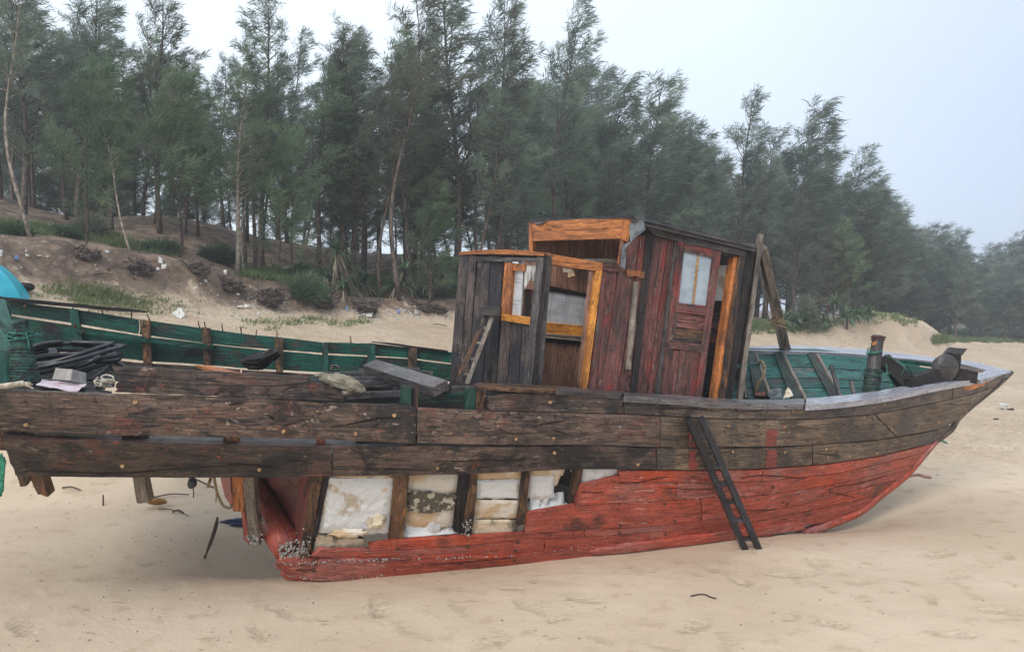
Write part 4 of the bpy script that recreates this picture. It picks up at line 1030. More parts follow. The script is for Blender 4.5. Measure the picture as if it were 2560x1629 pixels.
sheet("beam_shelf", [(2250, 898), (2338, 908)], [(2262, 908), (2338, 919)], lambda x, y: 7.5, .03, M['green'], boat, nx=8, ny=3, jag=.5)
beam("batten", V3(*C5(912, 405), 7.0), V3(*C5(985, 660), 6.85), .03, .03, M['dark_grey'], boat)
beam("batten", V3(*C5(1066, 530), 6.95), V3(*C5(1095, 660), 6.85), .035, .03, M['dark_grey'], boat)
# fore deck edge and floor of the well
def floorboards(nm, A, Bp, n, mat, z=None):
    A0, A1, B0, B1 = [np.asarray(p, float) for p in (A[0], A[1], Bp[0], Bp[1])]
    for k in range(n):
        t0, t1 = (k + .04) / n, (k + .96) / n
        board(nm, [lerp(A0, B0, t1), lerp(A1, B1, t1), lerp(A1, B1, t0), lerp(A0, B0, t0)], .03, mat, boat, 'h', 10, 3, .004)
floorboards("deck_board", (np.array((1.25, 5.85, 1.08)), np.array((3.4, 6.95, 1.02))), (np.array((.8, 7.3, 1.05)), np.array((3.3, 7.5, 1.0))), 9, M['deck'])
# ---- after deck: boards fore-and-aft, the hold left open
def deck_pt(s, l):
    npx, fpx = lerp(-90, 1180, s), lerp(-20, 1080, s)
    a = V3(npx, float(pyB(npx)) + 14, float(Ng(npx)) + .07)
    b = V3(fpx, float(np.interp(fpx, [-20, 200, 356, 510, 600, 800, 1119], [884, 905, 915, 925, 932, 940, 955])), float(FYt(fpx)) - .05)
    return a * (1 - l) + b * l
NB = 10
for k in range(NB):
    l0, l1 = (k + .03) / NB, (k + .97) / NB
    runs = [(0, 1.0)] if k >= 8 else [(0, .60 + .03 * math.sin(k * 2.1))] if k >= 6 else [(0, .27 + .02 * math.sin(k * 2.1))]
    for s0, s1 in runs:
        g = np.empty((3, 26, 3))
        for j, l in enumerate((l1, (l0 + l1) / 2, l0)):
            for i, s in enumerate(np.linspace(s0, s1, 26)): g[j, i] = deck_pt(s, l) + np.array((0, 0, .006 * math.sin(k * 5 + i * .7)))
        grid_solid("deck_board", g, .03, M['deck'], boat, 'h', .004)
# cross beams of the open hold
beam("hold_beam", V3(*D2(660, 378), 5.75), V3(*D2(1310, 385), 5.62), .10, .045, M['deck'], boat, side=(0, 1, 0))
beam("hold_beam", V3(*D2(540, 522), 5.35), V3(*D2(1200, 492), 5.30), .09, .045, M['deck'], boat, side=(0, 1, 0))
beam("hold_beam", V3(*D2(1350, 570), 5.16), V3(*D2(2010, 545), 5.30), .09, .08, M['dark_rib'], boat, side=(0, 1, 0))
beam("hold_beam", V3(*D2(1700, 455), 5.40), V3(*D2(2300, 440), 5.45), .07, .05, M['dark_grey'], boat, side=(0, 1, 0))
for q in (((250, 268), (900, 262), 6.05), ((420, 320), (1240, 330), 5.9), ((1330, 470), (1760, 440), 5.28)):
    beam("hold_beam", V3(*D2(*q[0]), q[2]), V3(*D2(*q[1]), q[2] - .05), .08, .04, M['deck'], boat, side=(0, 1, 0))
for q in (((700, 215), (870, 245)), ((1090, 200), (1370, 206)), ((1240, 238), (1530, 248))):
    beam("deck_batten", V3(*D2(*q[0]), 6.35), V3(*D2(*q[1]), 6.30), .09, .03, M['deck'], boat, side=(0, 1, 0))
# hold lining: the inside of the far bottom closes the hull
for k in range(5):
    g = np.empty((3, 30, 3))
    for j in range(3):
        t = (k + j / 2 * .97) / 5
        for i, s in enumerate(np.linspace(.02, 1, 30)):
            top = V3(lerp(560, 2380, s), lerp(985, 1000, s), lerp(6.35, 7.35, s)); kl = V3(lerp(740, 2060, s), lerp(1330, 1260, s), lerp(5.65, 6.95, s))
            p = top * (1 - t) + kl * t; p[2] -= .22 * math.sin(t * math.pi) * 1.0; p[1] += .10 * math.sin(t * math.pi)
            g[j, i] = p
    grid_solid("bottom_plank", g, .03, M['soot'], boat, 'h', .004)
# lower floor in the stern, seen wet through the slot between the wales
for k in range(7):
    t0, t1 = (k + .03) / 7, (k + .97) / 7
    A0, A1, B0, B1 = V3(-60, 1112, 4.45), V3(900, 1135, 4.95), V3(60, 1010, 5.75), V3(860, 1020, 6.2)
    board("floor_board", [lerp(A0, B0, t1), lerp(A1, B1, t1), lerp(A1, B1, t0), lerp(A0, B0, t0)], .03, M['deck'], boat, 'h', 12, 3, .004)
# ---- stubs of bulwark stanchions on the near side
for (a, b, c, d, m) in ((D2(1185, 405), D2(1290, 412), D2(1285, 640), D2(1170, 628), 'green'), (D2(1318, 420), D2(1376, 430), D2(1372, 690), D2(1322, 640), 'rotten'), (D2(1968, 440), D2(2068, 445), D2(2060, 705), D2(1940, 700), 'green'), (D2(2076, 445), D2(2180, 470), D2(2150, 705), D2(2070, 705), 'rotten')):
    board("stanchion", [p + (float(Ng(p[0])) + .06,) for p in (a, b, c, d)], .06, M[m], boat, 'v', 4, 7, .006, .006)
# ---- stern: transom boards and the wound post
board("transom_board", [D1(-80, 440) + (5.75,), D1(55, 462) + (5.7,), D1(160, 800) + (5.45,), D1(-60, 640) + (5.5,)], .05, M['green'], boat, 'v', 5, 9, .005)
board("transom_board", [D1(-60, 620) + (5.35,), D1(20, 700) + (5.35,), D1(165, 1010) + (5.05,), D1(-60, 800) + (5.0,)], .05, M['green'], boat, 'v', 5, 7, .005)
board("transom_board", [D1(-90, 730) + (4.95,), D1(10, 760) + (4.9,), D1(175, 1020) + (4.75,), D1(-90, 1000) + (4.7,)], .05, M['green'], boat, 'v', 6, 8, .005)
board("transom_board", [D1(-90, 990) + (4.7,), D1(172, 1015) + (4.75,), D1(165, 1400) + (4.6,), D1(-90, 1400) + (4.5,)], .05, M['green'], boat, 'v', 6, 8, .005)
pst = [V3(*D1(205, 690), 4.75), V3(*D1(225, 900), 4.72), V3(*D1(255, 1200), 4.68), V3(*D1(270, 1420), 4.66)]
post = tube("stern_post", spline(pst, 10), np.linspace(.044, .095, 10) * .9, M['rope_wound'], boat, 14)
bag = Bag()
for k in range(34):
    t = k / 33; c = spline(pst, 60)[int(t * 59)]; r = lerp(.044, .092, t) * .9 + .004
    bag.tube([c + np.array((math.cos(a) * r, math.sin(a) * r, .008 * math.sin(a + k))) for a in np.linspace(0, 6.4, 18)], .006, 5)
bag.build("winding", M['rope_wound'], post)
bag = Bag()
for k in range(5):
    c = V3(*D1(225, 830 + k * 7), 4.73); r = .066 + .004 * k
    bag.tube([c + np.array((math.cos(a) * r, math.sin(a) * r, .02 * math.sin(a + k * 1.7))) for a in np.linspace(0, 6.4, 20)], .004, 5)
bag.tube(spline([V3(*D1(275, 815), 4.66), V3(*D1(300, 900), 4.66), V3(*D1(318, 1000), 4.66)], 8), .004, 5)
bag.build("lashing", M['rope_green'], post)
# ---- bow: mooring post, knee, hawse block
pst = [V3(*D4(505, 105), 7.05), V3(*D4(470, 330), 7.02), V3(*D4(430, 600), 6.98), V3(*D4(400, 900), 6.94)]
pp = spline(pst, 14)
post = tube("mooring_post", pp, np.interp(np.linspace(0, 1, 14), [0, .06, .09, .3, .42, .6, 1], [.056, .058, .052, .055, .066, .068, .070]), M['dark_grey'], boat, 14)
bag = Bag()
for yy in (112, 122, 150):
    bag.tube([V3(*D4(503 - (yy - 105) * .15, yy), 7.05) + np.array((math.cos(a) * .060, math.sin(a) * .060, 0)) for a in np.linspace(0, 6.4, 20)], .006, 5)
bag.build("hoop", M['rust'], post)
bag = Bag()
for k in range(20):
    t = .60 + .4 * k / 19; c = spline(pst, 60)[int(t * 59)]
    bag.tube([c + np.array((math.cos(a) * .071, math.sin(a) * .071, .006 * math.sin(a * 2 + k))) for a in np.linspace(0, 6.4, 18)], .007, 5)
bag.build("winding", M['rope_wound'], post)
bag = Bag()
for k, (yy, r) in enumerate(((285, .060), (300, .063), (312, .064), (325, .066), (590, .074), (615, .076), (628, .077))):
    c = V3(*D4(480 - yy * .1, yy), 7.0)
    bag.tube([c + np.array((math.cos(a) * r, math.sin(a) * r, .018 * math.sin(a + k * .9))) for a in np.linspace(0, 6.4, 20)], .005, 5)
for pts in ([(600, 350), (700, 410), (840, 510), (800, 610)], [(610, 470), (615, 560), (650, 700), (660, 830)], [(612, 560), (575, 680), (550, 800), (540, 850)], [(370, 310), (330, 420), (285, 560), (275, 800)], [(360, 350), (300, 440), (320, 500), (270, 570)], [(520, 630), (600, 590), (660, 580)]):
    bag.tube(spline([V3(*D4(*p), 6.90) for p in pts], 12), .004, 5)
bag.build("lashing", M['rope_green'], post)
board("tag", [D4(430, 178) + (6.985,), D4(480, 172) + (6.985,), D4(468, 226) + (6.98,), D4(420, 224) + (6.98,)], .004, M['amber'], post, 'v', 3, 3, .001)
beam("bow_knee", V3(*D4(560, 400), 7.0), V3(*D4(960, 800), 6.95), .12, .10, M['soot'], boat, h1=.14, w1=.16, wob=.01)
v, f = lump_data((0, 0, 0), (.125, .06, .135), 4, ICO3, .10, 1.3)
blk = obj("hawse_block", mesh("hawse_block", v + V3(*D4(1375, 520), 7.12), f, [(p[0], p[2]) for p in v]), M['dark_grey'], boat)
beam("lug", V3(*D4(1490, 330), 7.15), V3(*D4(1470, 560), 7.15), .10, .08, M['soot'], blk, wob=.008)
beam("bow_beam", V3(*D4(1470, 590), 7.18), V3(*D4(1740, 640), 7.28), .12, .10, M['soot'], boat, wob=.006)
beam("bow_beam", V3(*D4(850, 760), 6.90), V3(*D4(1330, 600), 7.18), .14, .13, M['soot'], boat, wob=.006)
board("hawse_plank", [D4(1430, 248) + (7.22,), D4(1668, 268) + (7.28,), D4(1560, 402) + (7.20,), D4(1335, 372) + (7.14,)], .03, M['dark_grey'], blk, 'v', 6, 6, .004)

# ================================================================ deckhouse and wheelhouse (fixed to the boat)
dA = lambda px: lerp(6.10, 5.55, (px - 1121) / (1350 - 1121))           # after wall of the deckhouse
dW = lambda px: float(Ng(px)) + .40                                     # starboard wall, parallel to the gunwale
dIn = lambda px: lerp(6.18, 6.85, (px - 1121) / 440.0)                  # port wall, seen through the openings
dF = lambda px: lerp(6.62, 5.86, (px - 1325) / 238.0)                   # after wall of the wheelhouse
dP = lambda px: lerp(6.70, 7.12, (px - 1325) / 560.0)                   # port wall of the wheelhouse
def wb(name, pts, dep, thick, mat, grain='v', par=None, off=0.0, nx=4, ny=10, rough=.003, jag=0.0):
    return board(name, [(p[0], p[1], dep(p[0]) + off) for p in pts], thick, mat, par or boat, grain, nx, ny, rough, jag)
def vboards(tops, bots, ty, by, conv, dep, mat, name="wall_board", thick=.025, off=0.0, gap=.028, par=None, mats=None):
    """upright boards between edge positions given at the top and at the bottom of a wall"""
    for k in range(len(tops) - 1):
        w0 = (tops[k + 1] - tops[k]) * gap; w1 = (bots[k + 1] - bots[k]) * gap
        a, b = tops[k] + w0, tops[k + 1] - w0; c, d = bots[k] + w1, bots[k + 1] - w1
        wb(name, [conv(a, ty(a)), conv(b, ty(b)), conv(d, by(d)), conv(c, by(c))], dep, thick, (mats[k % len(mats)] if mats else mat), 'v', par, off + .004 * ((k * 7) % 3), 4, 14, .005)
# ---- deckhouse, after wall
vboards([214, 285, 345], [122, 200, 268], lambda x: 335 + (x - 214) * -.03, lambda x: 1420 + x * .04, C3, dA, M['cabin_dark'], mats=[M['cabin_dark']])
vboards([345, 450, 548], [268, 380, 486], lambda x: 400 + (x - 345) * .02, lambda x: 1420 + x * .04, C3, dA, M['cabin_dark'], off=.01)
vboards([530, 610, 690, 795], [486, 570, 655, 770], lambda x: 850 + (x - 530) * .12, lambda x: 1420 + x * .04, C3, dA, M['cabin_dark'], off=.01)
wb("top_rail", [C3(338, 372), C3(852, 384), C3(852, 414), C3(338, 406)], dA, .04, M['dark_grey'], 'h', None, -.012, 12, 3, .003)
arc = [C3(208, 338), C3(330, 324), C3(500, 317), C3(680, 322), C3(866, 342)]; arb = [C3(208, 358), C3(330, 352), C3(500, 352), C3(680, 358), C3(866, 368)]
sheet("roof_edge", arc, arb, lambda x, y: dA(x) - .02, .06, M['orange'], boat, nx=24, ny=3, jag=.8, smooth=True)
sheet("roof_edge", [C3(212, 352), C3(866, 364)], [C3(212, 378), C3(866, 386)], lambda x, y: dA(x) + .004, .04, M['soot'], boat, nx=20, ny=3, jag=.6)
# window in the after wall
win = wb("window", [D3(352, 150), D3(430, 160), D3(392, 705), D3(300, 700)], dA, .05, M['orange'], 'v', None, -.012, 4, 10, .003)
wb("frame_stile", [D3(425, 160), D3(444, 162), D3(400, 706), D3(384, 704)], dA, .05, M['orange'], 'v', win, .012, 3, 8, .002)
wb("frame_head", [D3(432, 160), D3(562, 172), D3(560, 242), D3(432, 236)], dA, .04, M['orange'], 'h', win, .004, 5, 3, .002)
wb("window_sill", [D3(316, 698), D3(654, 742), D3(640, 818), D3(308, 768)], dA, .05, M['amber'], 'h', win, -.02, 7, 4, .003)
wb("pane", [D3(438, 236), D3(556, 248), D3(528, 722), D3(388, 704)], dA, .008, M['pane_print'], 'v', win, .04, 4, 8, .001)
wb("stop_bead", [D3(545, 250), D3(558, 252), D3(532, 724), D3(520, 722)], dA, .02, M['grey'], 'v', win, .035, 3, 6, .002)
# curtain, torn into two tails
for pts in ([(566, 176), (640, 184), (636, 300), (556, 446)], [(638, 184), (694, 188), (668, 345), (644, 350)]):
    q = [V3(*D3(*p), dA(D3(*p)[0]) + .03) for p in pts]
    u = np.linspace(0, 1, 10)[None, :, None]; v = np.linspace(0, 1, 12)[:, None, None]
    P = (q[0] * (1 - u) + q[1] * u) * (1 - v) + (q[3] * (1 - u) + q[2] * u) * v
    P[..., 1] += .012 * np.sin(np.linspace(0, 14, 10))[None, :] * (.4 + v[..., 0])
    grid_solid("curtain", P, .003, M['cloth'], win, 'v', .004)
# corner of the house: two stiles and a post
wb("corner_post", [D3(690, 92), D3(765, 100), D3(632, 1500), D3(540, 1500)], dA, .06, M['dark_grey'], 'v', None, -.03, 4, 16, .004)
wb("corner_post", [D3(768, 50), D3(798, 60), D3(690, 1500), D3(640, 1500)], lambda x: 5.52, .08, M['soot'], 'v', None, -.02, 4, 16, .004)
wb("corner_post", [D3(796, 62), D3(852, 75), D3(738, 1500), D3(692, 1500)], dW, .06, M['dark_grey'], 'v', None, -.03, 4, 16, .004)
# ---- deckhouse, starboard wall with its doorway
wb("door_head", [D3(830, 60), D3(1390, 158), D3(1384, 246), D3(850, 182)], dW, .05, M['orange'], 'h', None, -.02, 12, 4, .004)
wb("door_head", [D3(1388, 158), D3(1600, 168), D3(1640, 262), D3(1384, 240)], dW, .05, M['maroon'], 'h', None, -.012, 6, 4, .004)
wb("door_jamb", [D3(1322, 236), D3(1386, 242), D3(1226, 1500), D3(1168, 1500)], dW, .05, M['amber'], 'v', None, -.022, 4, 14, .003)
wb("door_jamb", [D3(1276, 246), D3(1322, 250), D3(1176, 1500), D3(1140, 1500)], dW, .06, M['inside'], 'v', None, .02, 3, 12, .003)
vboards([1386, 1440, 1540, 1640], [1226, 1310, 1420, 1530], lambda x: 238 + (x - 1386) * .05, lambda x: 1560 + x * .03, D3, dW, M['maroon'], mats=[M['maroon']])
# port wall inside, with its window
vboards([560, 640, 715, 790, 850, 905, 945, 1030, 1145, 1215, 1250, 1330, 1420], [540, 620, 690, 770, 830, 885, 930, 1015, 1125, 1195, 1230, 1310, 1400], lambda x: 120 + (x - 800) * .1, lambda x: 460 + (x - 820) * .1, D3, dIn, M['inside'], thick=.02)
vboards([520, 600, 680, 760, 850, 915, 1005, 1115, 1195, 1300], [480, 555, 640, 715, 800, 870, 960, 1070, 1150, 1260], lambda x: 990 + (x - 760) * .1, lambda x: 1560, D3, dIn, M['inside'], thick=.02)
vboards([480, 560, 640, 722, 800], [470, 550, 628, 705, 784], lambda x: 380, lambda x: 1010, D3, dIn, M['maroon'], thick=.02, off=.01)
iw = wb("window", [D3(816, 398), D3(1280, 492), D3(1262, 522), D3(816, 452)], dIn, .05, M['soot'], 'h', None, -.03, 10, 3, .003)
wb("pane", [D3(812, 448), D3(1275, 520), D3(1222, 836), D3(782, 778)], dIn, .01, M['pane_print'], 'h', iw, -.01, 8, 8, .001)
wb("window_sill", [D3(770, 786), D3(1228, 830), D3(1212, 940), D3(762, 906)], dIn, .05, M['amber'], 'h', iw, -.04, 10, 4, .003)
wb("window_sill", [D3(760, 908), D3(1215, 942), D3(1205, 988), D3(758, 942)], dIn, .06, M['grey'], 'h', iw, -.06, 10, 3, .003)
wb("sill_shade_strip", [D3(758, 946), D3(1205, 990), D3(1195, 1036), D3(756, 992)], dIn, .03, M['soot'], 'h', iw, -.02, 8, 3, .003)  # dark strip painting the shade under the sill
# the deckhouse has lost its roof; only the wheelhouse keeps one
roofq = lambda a, b, c, d, n, nm, mat: [board(nm, [lerp(a, d, k / n), lerp(b, c, k / n), lerp(b, c, (k + .96) / n), lerp(a, d, (k + .96) / n)], .025, mat, boat, 'h', 6, 3, .002) for k in range(n)]
# ---- wheelhouse, after wall: orange header over an open light
wh = wb("header_board", [C3(752, 100), C3(1472, 74), C3(1458, 148), C3(752, 180)], dF, .05, M['orange'], 'h', None, -.02, 12, 4, .004)
wb("header_board", [C3(752, 182), C3(1458, 150), C3(1446, 232), C3(752, 254)], dF, .05, M['orange'], 'h', None, -.015, 12, 4, .004)
wb("light_jamb", [C3(742, 100), C3(768, 100), C3(772, 335), C3(742, 335)], dF, .05, M['orange'], 'v', None, -.024, 3, 8, .002)
wb("light_jamb", [C3(1446, 228), C3(1472, 226), C3(1444, 430), C3(1416, 428)], dF, .05, M['orange'], 'v', None, -.024, 3, 8, .002)
wb("light_jamb", [C3(1470, 66), C3(1545, 84), C3(1500, 260), C3(1448, 236)], lambda x: 5.87, .04, M['orange'], 'v', None, -.03, 4, 6, .003)
wb("sill_ledge", [C3(1140, 388), C3(1420, 388), C3(1412, 420), C3(1140, 410)], lambda x: 6.1, .05, M['grey'], 'h', None, 0, 6, 3, .004)
# wheelhouse linings seen through that light
vboards([760, 850, 885, 980, 1075, 1160, 1210, 1300, 1380, 1470], [760, 850, 885, 980, 1075, 1160, 1210, 1300, 1380, 1470], lambda x: 90, lambda x: 640, C3, dP, M['inside'], thick=.02)
vboards([20, 120, 230, 340, 450, 560, 670, 780, 890, 1000, 1110, 1190], [-60, 40, 150, 250, 360, 470, 580, 690, 800, 900, 1000, 1080], lambda x: 150 + x * .16, lambda x: 1560, C4, dP, M['soot'], thick=.02, off=.02)
# ---- wheelhouse, starboard wall
vboards([168, 310, 415], [-10, 126, 246], lambda x: 300 - (x - 168) * .62 if x < 330 else 196, lambda x: 1520, C4, dW, M['maroon'], off=-.012)
vboards([415, 472, 528, 592], [246, 292, 345, 436], lambda x: 196 + (x - 415) * .23, lambda x: 1520, C4, dW, M['maroon'], off=0)
wb("wall_strip", [C4(355, 200), C4(415, 190), C4(270, 1500), C4(228, 1500)], dW, .03, M['soot'], 'v', None, -.02, 3, 14, .004)
wb("wall_strip", [C4(578, 240), C4(600, 246), C4(452, 1500), C4(420, 1500)], dW, .03, M['dark_grey'], 'v', None, -.02, 3, 14, .004)  # dark strip in place of the shaded gap beside the door
wb("wall_strip", [C4(205, 470), C4(345, 490), C4(335, 545), C4(210, 520)], dW, .02, M['orange'], 'v', None, -.03, 3, 9, .006, .01)
wb("wall_strip", [C4(262, 560), C4(300, 560), C4(236, 1240), C4(196, 1240)], dW, .02, M['grey'], 'v', None, -.03, 4, 14, .008, .01)
# door standing ajar
dD = lambda px: dW(px) - .035
door = wb("door", [C4(598, 252), C4(650, 264), C4(522, 1480), C4(462, 1480)], dD, .04, M['maroon'], 'v', None, 0, 4, 16, .003)
wb("stile", [C4(872, 320), C4(928, 332), C4(776, 1480), C4(728, 1480)], dD, .04, M['maroon'], 'v', door, 0, 4, 16, .003)
wb("rail", [C4(650, 264), C4(874, 320), C4(866, 382), C4(642, 332)], dD, .036, M['maroon'], 'h', door, .001, 6, 3, .003)
wb("pane", [C4(640, 326), C4(868, 376), C4(822, 752), C4(594, 724)], dD, .006, M['pane'], 'v', door, .02, 5, 8, .001)
wb("glazing_bar", [C4(748, 354), C4(762, 358), C4(722, 742), C4(706, 740)], dD, .012, M['plug'], 'v', door, .012, 3, 8, .001)
wb("rail", [C4(584, 722), C4(826, 750), C4(814, 822), C4(572, 792)], dD, .04, M['maroon'], 'h', door, -.006, 6, 3, .003)
wb("panel", [C4(574, 796), C4(812, 826), C4(796, 936), C4(560, 908)], dD, .02, M['maroon'], 'h', door, .014, 6, 4, .006)
wb("panel", [C4(560, 914), C4(796, 940), C4(782, 1036), C4(548, 1012)], dD, .02, M['rotten'], 'h', door, .014, 6, 4, .006)
wb("rail", [C4(540, 1010), C4(786, 1042), C4(776, 1102), C4(530, 1074)], dD, .04, M['maroon'], 'h', door, -.006, 6, 3, .003)
for a, b, c, d in ((530, 612, 486, 562), (616, 690, 566, 640), (694, 776, 644, 732)):
    wb("panel", [C4(a, 1082), C4(b, 1092), C4(d, 1480), C4(c, 1480)], dD, .02, M['maroon'], 'v', door, .012, 4, 8, .006)
# fascia, roof edge, forward posts
wb("fascia", [C4(348, 140), C4(1122, 334), C4(1112, 372), C4(415, 208)], dW, .04, M['dark_grey'], 'h', None, -.05, 14, 3, .004)
wb("roof_edge", [C4(318, 86), C4(1198, 296), C4(1192, 334), C4(345, 138)], dW, .05, M['dark_grey'], 'h', None, -.10, 16, 3, .004)
wb("door_jamb", [C4(1026, 376), C4(1058, 372), C4(902, 1500), C4(872, 1500)], dW, .08, M['orange'], 'v', None, -.005, 4, 16, .004)
wb("door_jamb", [C4(1060, 372), C4(1112, 362), C4(950, 1500), C4(904, 1500)], dW, .06, M['rotten'], 'v', None, -.02, 4, 16, .006)
wb("corner_post", [C4(1106, 340), C4(1188, 326), C4(1008, 1500), C4(940, 1500)], dW, .07, M['soot'], 'v', None, -.01, 4, 16, .004)
# port side inside the doorway: a white panel, a ledge, dark boards
wb("inner_panel", [C4(905, 438), C4(1018, 438), C4(985, 708), C4(868, 708)], lambda x: 6.75, .01, M['foam'], 'v', None, 0, 4, 5, .002)
wb("inner_ledge", [C4(840, 806), C4(974, 816), C4(974, 854), C4(836, 842)], lambda x: 6.35, .08, M['maroon'], 'h', None, 0, 5, 3, .003)
for y0, y1 in ((712, 800), (860, 950), (955, 1030), (1035, 1170), (1180, 1420)):
    wb("lining_board", [C4(800, y0), C4(1000, y0 + 8), C4(985, y1), C4(785, y1)], lambda x: 6.6, .02, M['maroon'] if y0 in (860, 955) else M['soot'], 'h', None, 0, 5, 3, .003)
roofq(V3(*C4(300, 92), 5.80), V3(*C4(1195, 300), 6.20), V3(1886, 640, 7.1), V3(1325, 556, 6.66), 8, "roof_board", M['dark_grey'])
# torn roof sheet flapping over the corner
q = [V3(*C4(232, 118), 5.74), V3(*C4(338, 100), 5.72), V3(*C4(345, 175), 5.72), V3(*C4(228, 275), 5.72)]
def rag(name, q, mat, par, amp=.02, n=12, freq=9.0, thick=.004):
    q = [np.asarray(p, float) for p in q]
    u = np.linspace(0, 1, n)[None, :, None]; v = np.linspace(0, 1, n)[:, None, None]
    P = (q[0] * (1 - u) + q[1] * u) * (1 - v) + (q[3] * (1 - u) + q[2] * u) * v
    _seed[0] += 1
    P = P + np.stack([fbm(P * freq + 3 * k, 3, _seed[0] + k) for k in range(3)], -1) * amp
    return grid_solid(name, P, thick, mat, par, 'v', 0)
rag("roof_sheet", q, M['tarp_grey'], boat)
rag("roof_sheet", [V3(*C4(165, 280), 5.73), V3(*C4(245, 250), 5.72), V3(*C4(200, 300), 5.72), V3(*C4(168, 440), 5.73)], M['tarp_grey'], boat)
rag("roof_sheet", [V3(*C4(176, 290), 5.74), V3(*C4(208, 280), 5.73), V3(*C4(196, 470), 5.73), V3(*C4(160, 450), 5.74)], M['tarp_grey'], boat)
rag("roof_sheet", [V3(*C3(745, 92), 6.58), V3(*C3(905, 84), 6.5), V3(*C3(880, 108), 6.45), V3(*C3(815, 128), 6.48)], M['tarp_grey'], boat)
rag("roof_sheet", [V3(*C3(724, 130), 6.66), V3(*C3(752, 95), 6.6), V3(*C3(748, 330), 6.66), V3(*C3(728, 345), 6.7)], M['tarp'], boat, .012)
sheet("roof_sheet", [C3(745, 86), C3(900, 80), C3(1100, 76), C3(1300, 66), C3(1400, 62), C3(1430, 40), C3(1520, 58), C3(1560, 70)], [C3(745, 104), C3(900, 96), C3(1100, 90), C3(1300, 84), C3(1400, 80), C3(1460, 74), C3(1520, 82), C3(1580, 92)], lambda x, y: dF(min(x, 1563)) - .04, .012, M['tarp'], boat, nx=40, ny=3, jag=3.0, jagf=.09)
sheet("roof_sheet", [C4(250, 92), C4(330, 78), C4(600, 150), C4(900, 225), C4(1200, 292)], [C4(250, 112), C4(330, 96), C4(600, 164), C4(900, 238), C4(1200, 304)], lambda x, y: dW(x) - .12, .02, M['deck'], boat, nx=40, ny=3, jag=1.6, jagf=.06)
# scraps of paper in the doorway
rag("paper_scrap", [V3(*D3(962, 208), 5.72), V3(*D3(1035, 225), 5.72), V3(*D3(1020, 262), 5.72), V3(*D3(968, 254), 5.72)], M['paper'], boat, .01)
rag("paper_scrap", [V3(*D3(1030, 214), 5.72), V3(*D3(1075, 228), 5.72), V3(*D3(1096, 290), 5.70), V3(*D3(1016, 322), 5.70)], M['paper'], boat, .01)

# ================================================================ things in, on and around the boat
# ---- polystyrene blocks packed in the bottom, each a thing of its own
def foam_block(label, pts, mat, d=.08, thick=.16, depth=None, nx=26, ny=18, rough=.012, hole=None):
    q = [np.array(V3(x, y, (depth or (lambda a, b: hull(a, b) + d))(x, y))) for x, y in pts]
    u = np.linspace(0, 1, nx)[None, :, None]; v = np.linspace(0, 1, ny)[:, None, None]
    P = (q[0] * (1 - u) + q[1] * u) * (1 - v) + (q[3] * (1 - u) + q[2] * u) * v
    e = np.minimum.reduce([np.broadcast_to(u, P.shape[:2] + (1,)), 1 - np.broadcast_to(u, P.shape[:2] + (1,)), np.broadcast_to(v, P.shape[:2] + (1,)), 1 - np.broadcast_to(v, P.shape[:2] + (1,))])[..., 0]
    P[..., 1] += .018 * np.clip(.12 - e, 0, 1) / .12
    _seed[0] += 1
    P[..., 1] += 0.018 * fbm(P * 6, 4, _seed[0]) + .008 * fbm(P * 22, 3, _seed[0] + 5)
    P[-1, :, 2] += .014 * fbm(P[-1] * 16, 3, _seed[0] + 9); P[0, :, 2] += .006 * fbm(P[0] * 16, 3, _seed[0] + 8); P[:, -1, 0] += .008 * fbm(P[:, -1] * 16, 3, _seed[0] + 7)
    if hole:
        c = V3(hole[0], hole[1], 5.0); r = np.hypot(P[..., 0] / P[..., 1] - c[0] / c[1], (P[..., 2] - CAM_H) / P[..., 1] - (c[2] - CAM_H) / c[1]) * FPX
        P[..., 1] += .07 * np.exp(-(r / hole[2]) ** 4)
    o = grid_solid("foam_block", P, thick, mat, None, 'h', .004)
    place_origin(o, P[-1].mean(0))
    return tag(o, label, "foam block", "foam blocks packed inside the hull")
c7 = lambda *a: [C7(*p) for p in a]; c8 = lambda *a: [C8(*p) for p in a]
foam_block("largest white foam block, bulging out behind the aftermost rotten frame", c7((1290, 385), (1945, 385), (1885, 940), (1175, 935)), M['foam'], .05, .2, None, 44, 38)
bigf = bpy.context.scene.collection.objects[-1]
v, f = lump_data((0, 0, 0), (.062, .03, .052), 17, ICO3, .55, 2.6)
obj('crater', mesh('crater', v + V3(*C7(1770, 815), hull(*C7(1770, 815)) + .045), f), M['foam_dirty'], bigf)
v, f = lump_data((0, 0, 0), (.13, .03, .030), 19, ICO3, .6, 2.8)
obj('crumbled_edge', mesh('crumbled_edge', v + V3(*C7(1480, 925), hull(*C7(1480, 925)) + .045), f), M['foam_tan'], bigf)
foam_block("thin tan foam strip under the wale, above the largest white block", c7((1290, 345), (1950, 345), (1945, 388), (1290, 388)), M['foam_tan'], .07, .12)
foam_block("low tan foam block lying on the red plank below the largest white block", c7((1160, 948), (1640, 992), (1640, 1098), (1148, 1102)), M['foam_dirty'], .07, .14)
foam_block("tan foam block with a dark mouldy band across its middle", c8((90, 345), (610, 345), (535, 870), (50, 885)), M['foam_tan'], .10, .2, None, 30, 30)
mouldy = bpy.context.scene.collection.objects[-1]
sheet('mould_band', [C8(85, 505), C8(300, 520), C8(560, 540)], [C8(70, 715), C8(300, 735), C8(545, 690)], inside(.085), .004, M['mould'], mouldy, nx=26, ny=8, jag=5, jagf=.12, rough=.01)
foam_block("flat white foam slab on the red plank below the mouldy block", c8((30, 905), (500, 890), (615, 935), (15, 985)), M['foam'], .02, .1, lambda a, b: hull(a, b) + .05 + max(0, (C8(0, 960)[1] - b)) * .004)
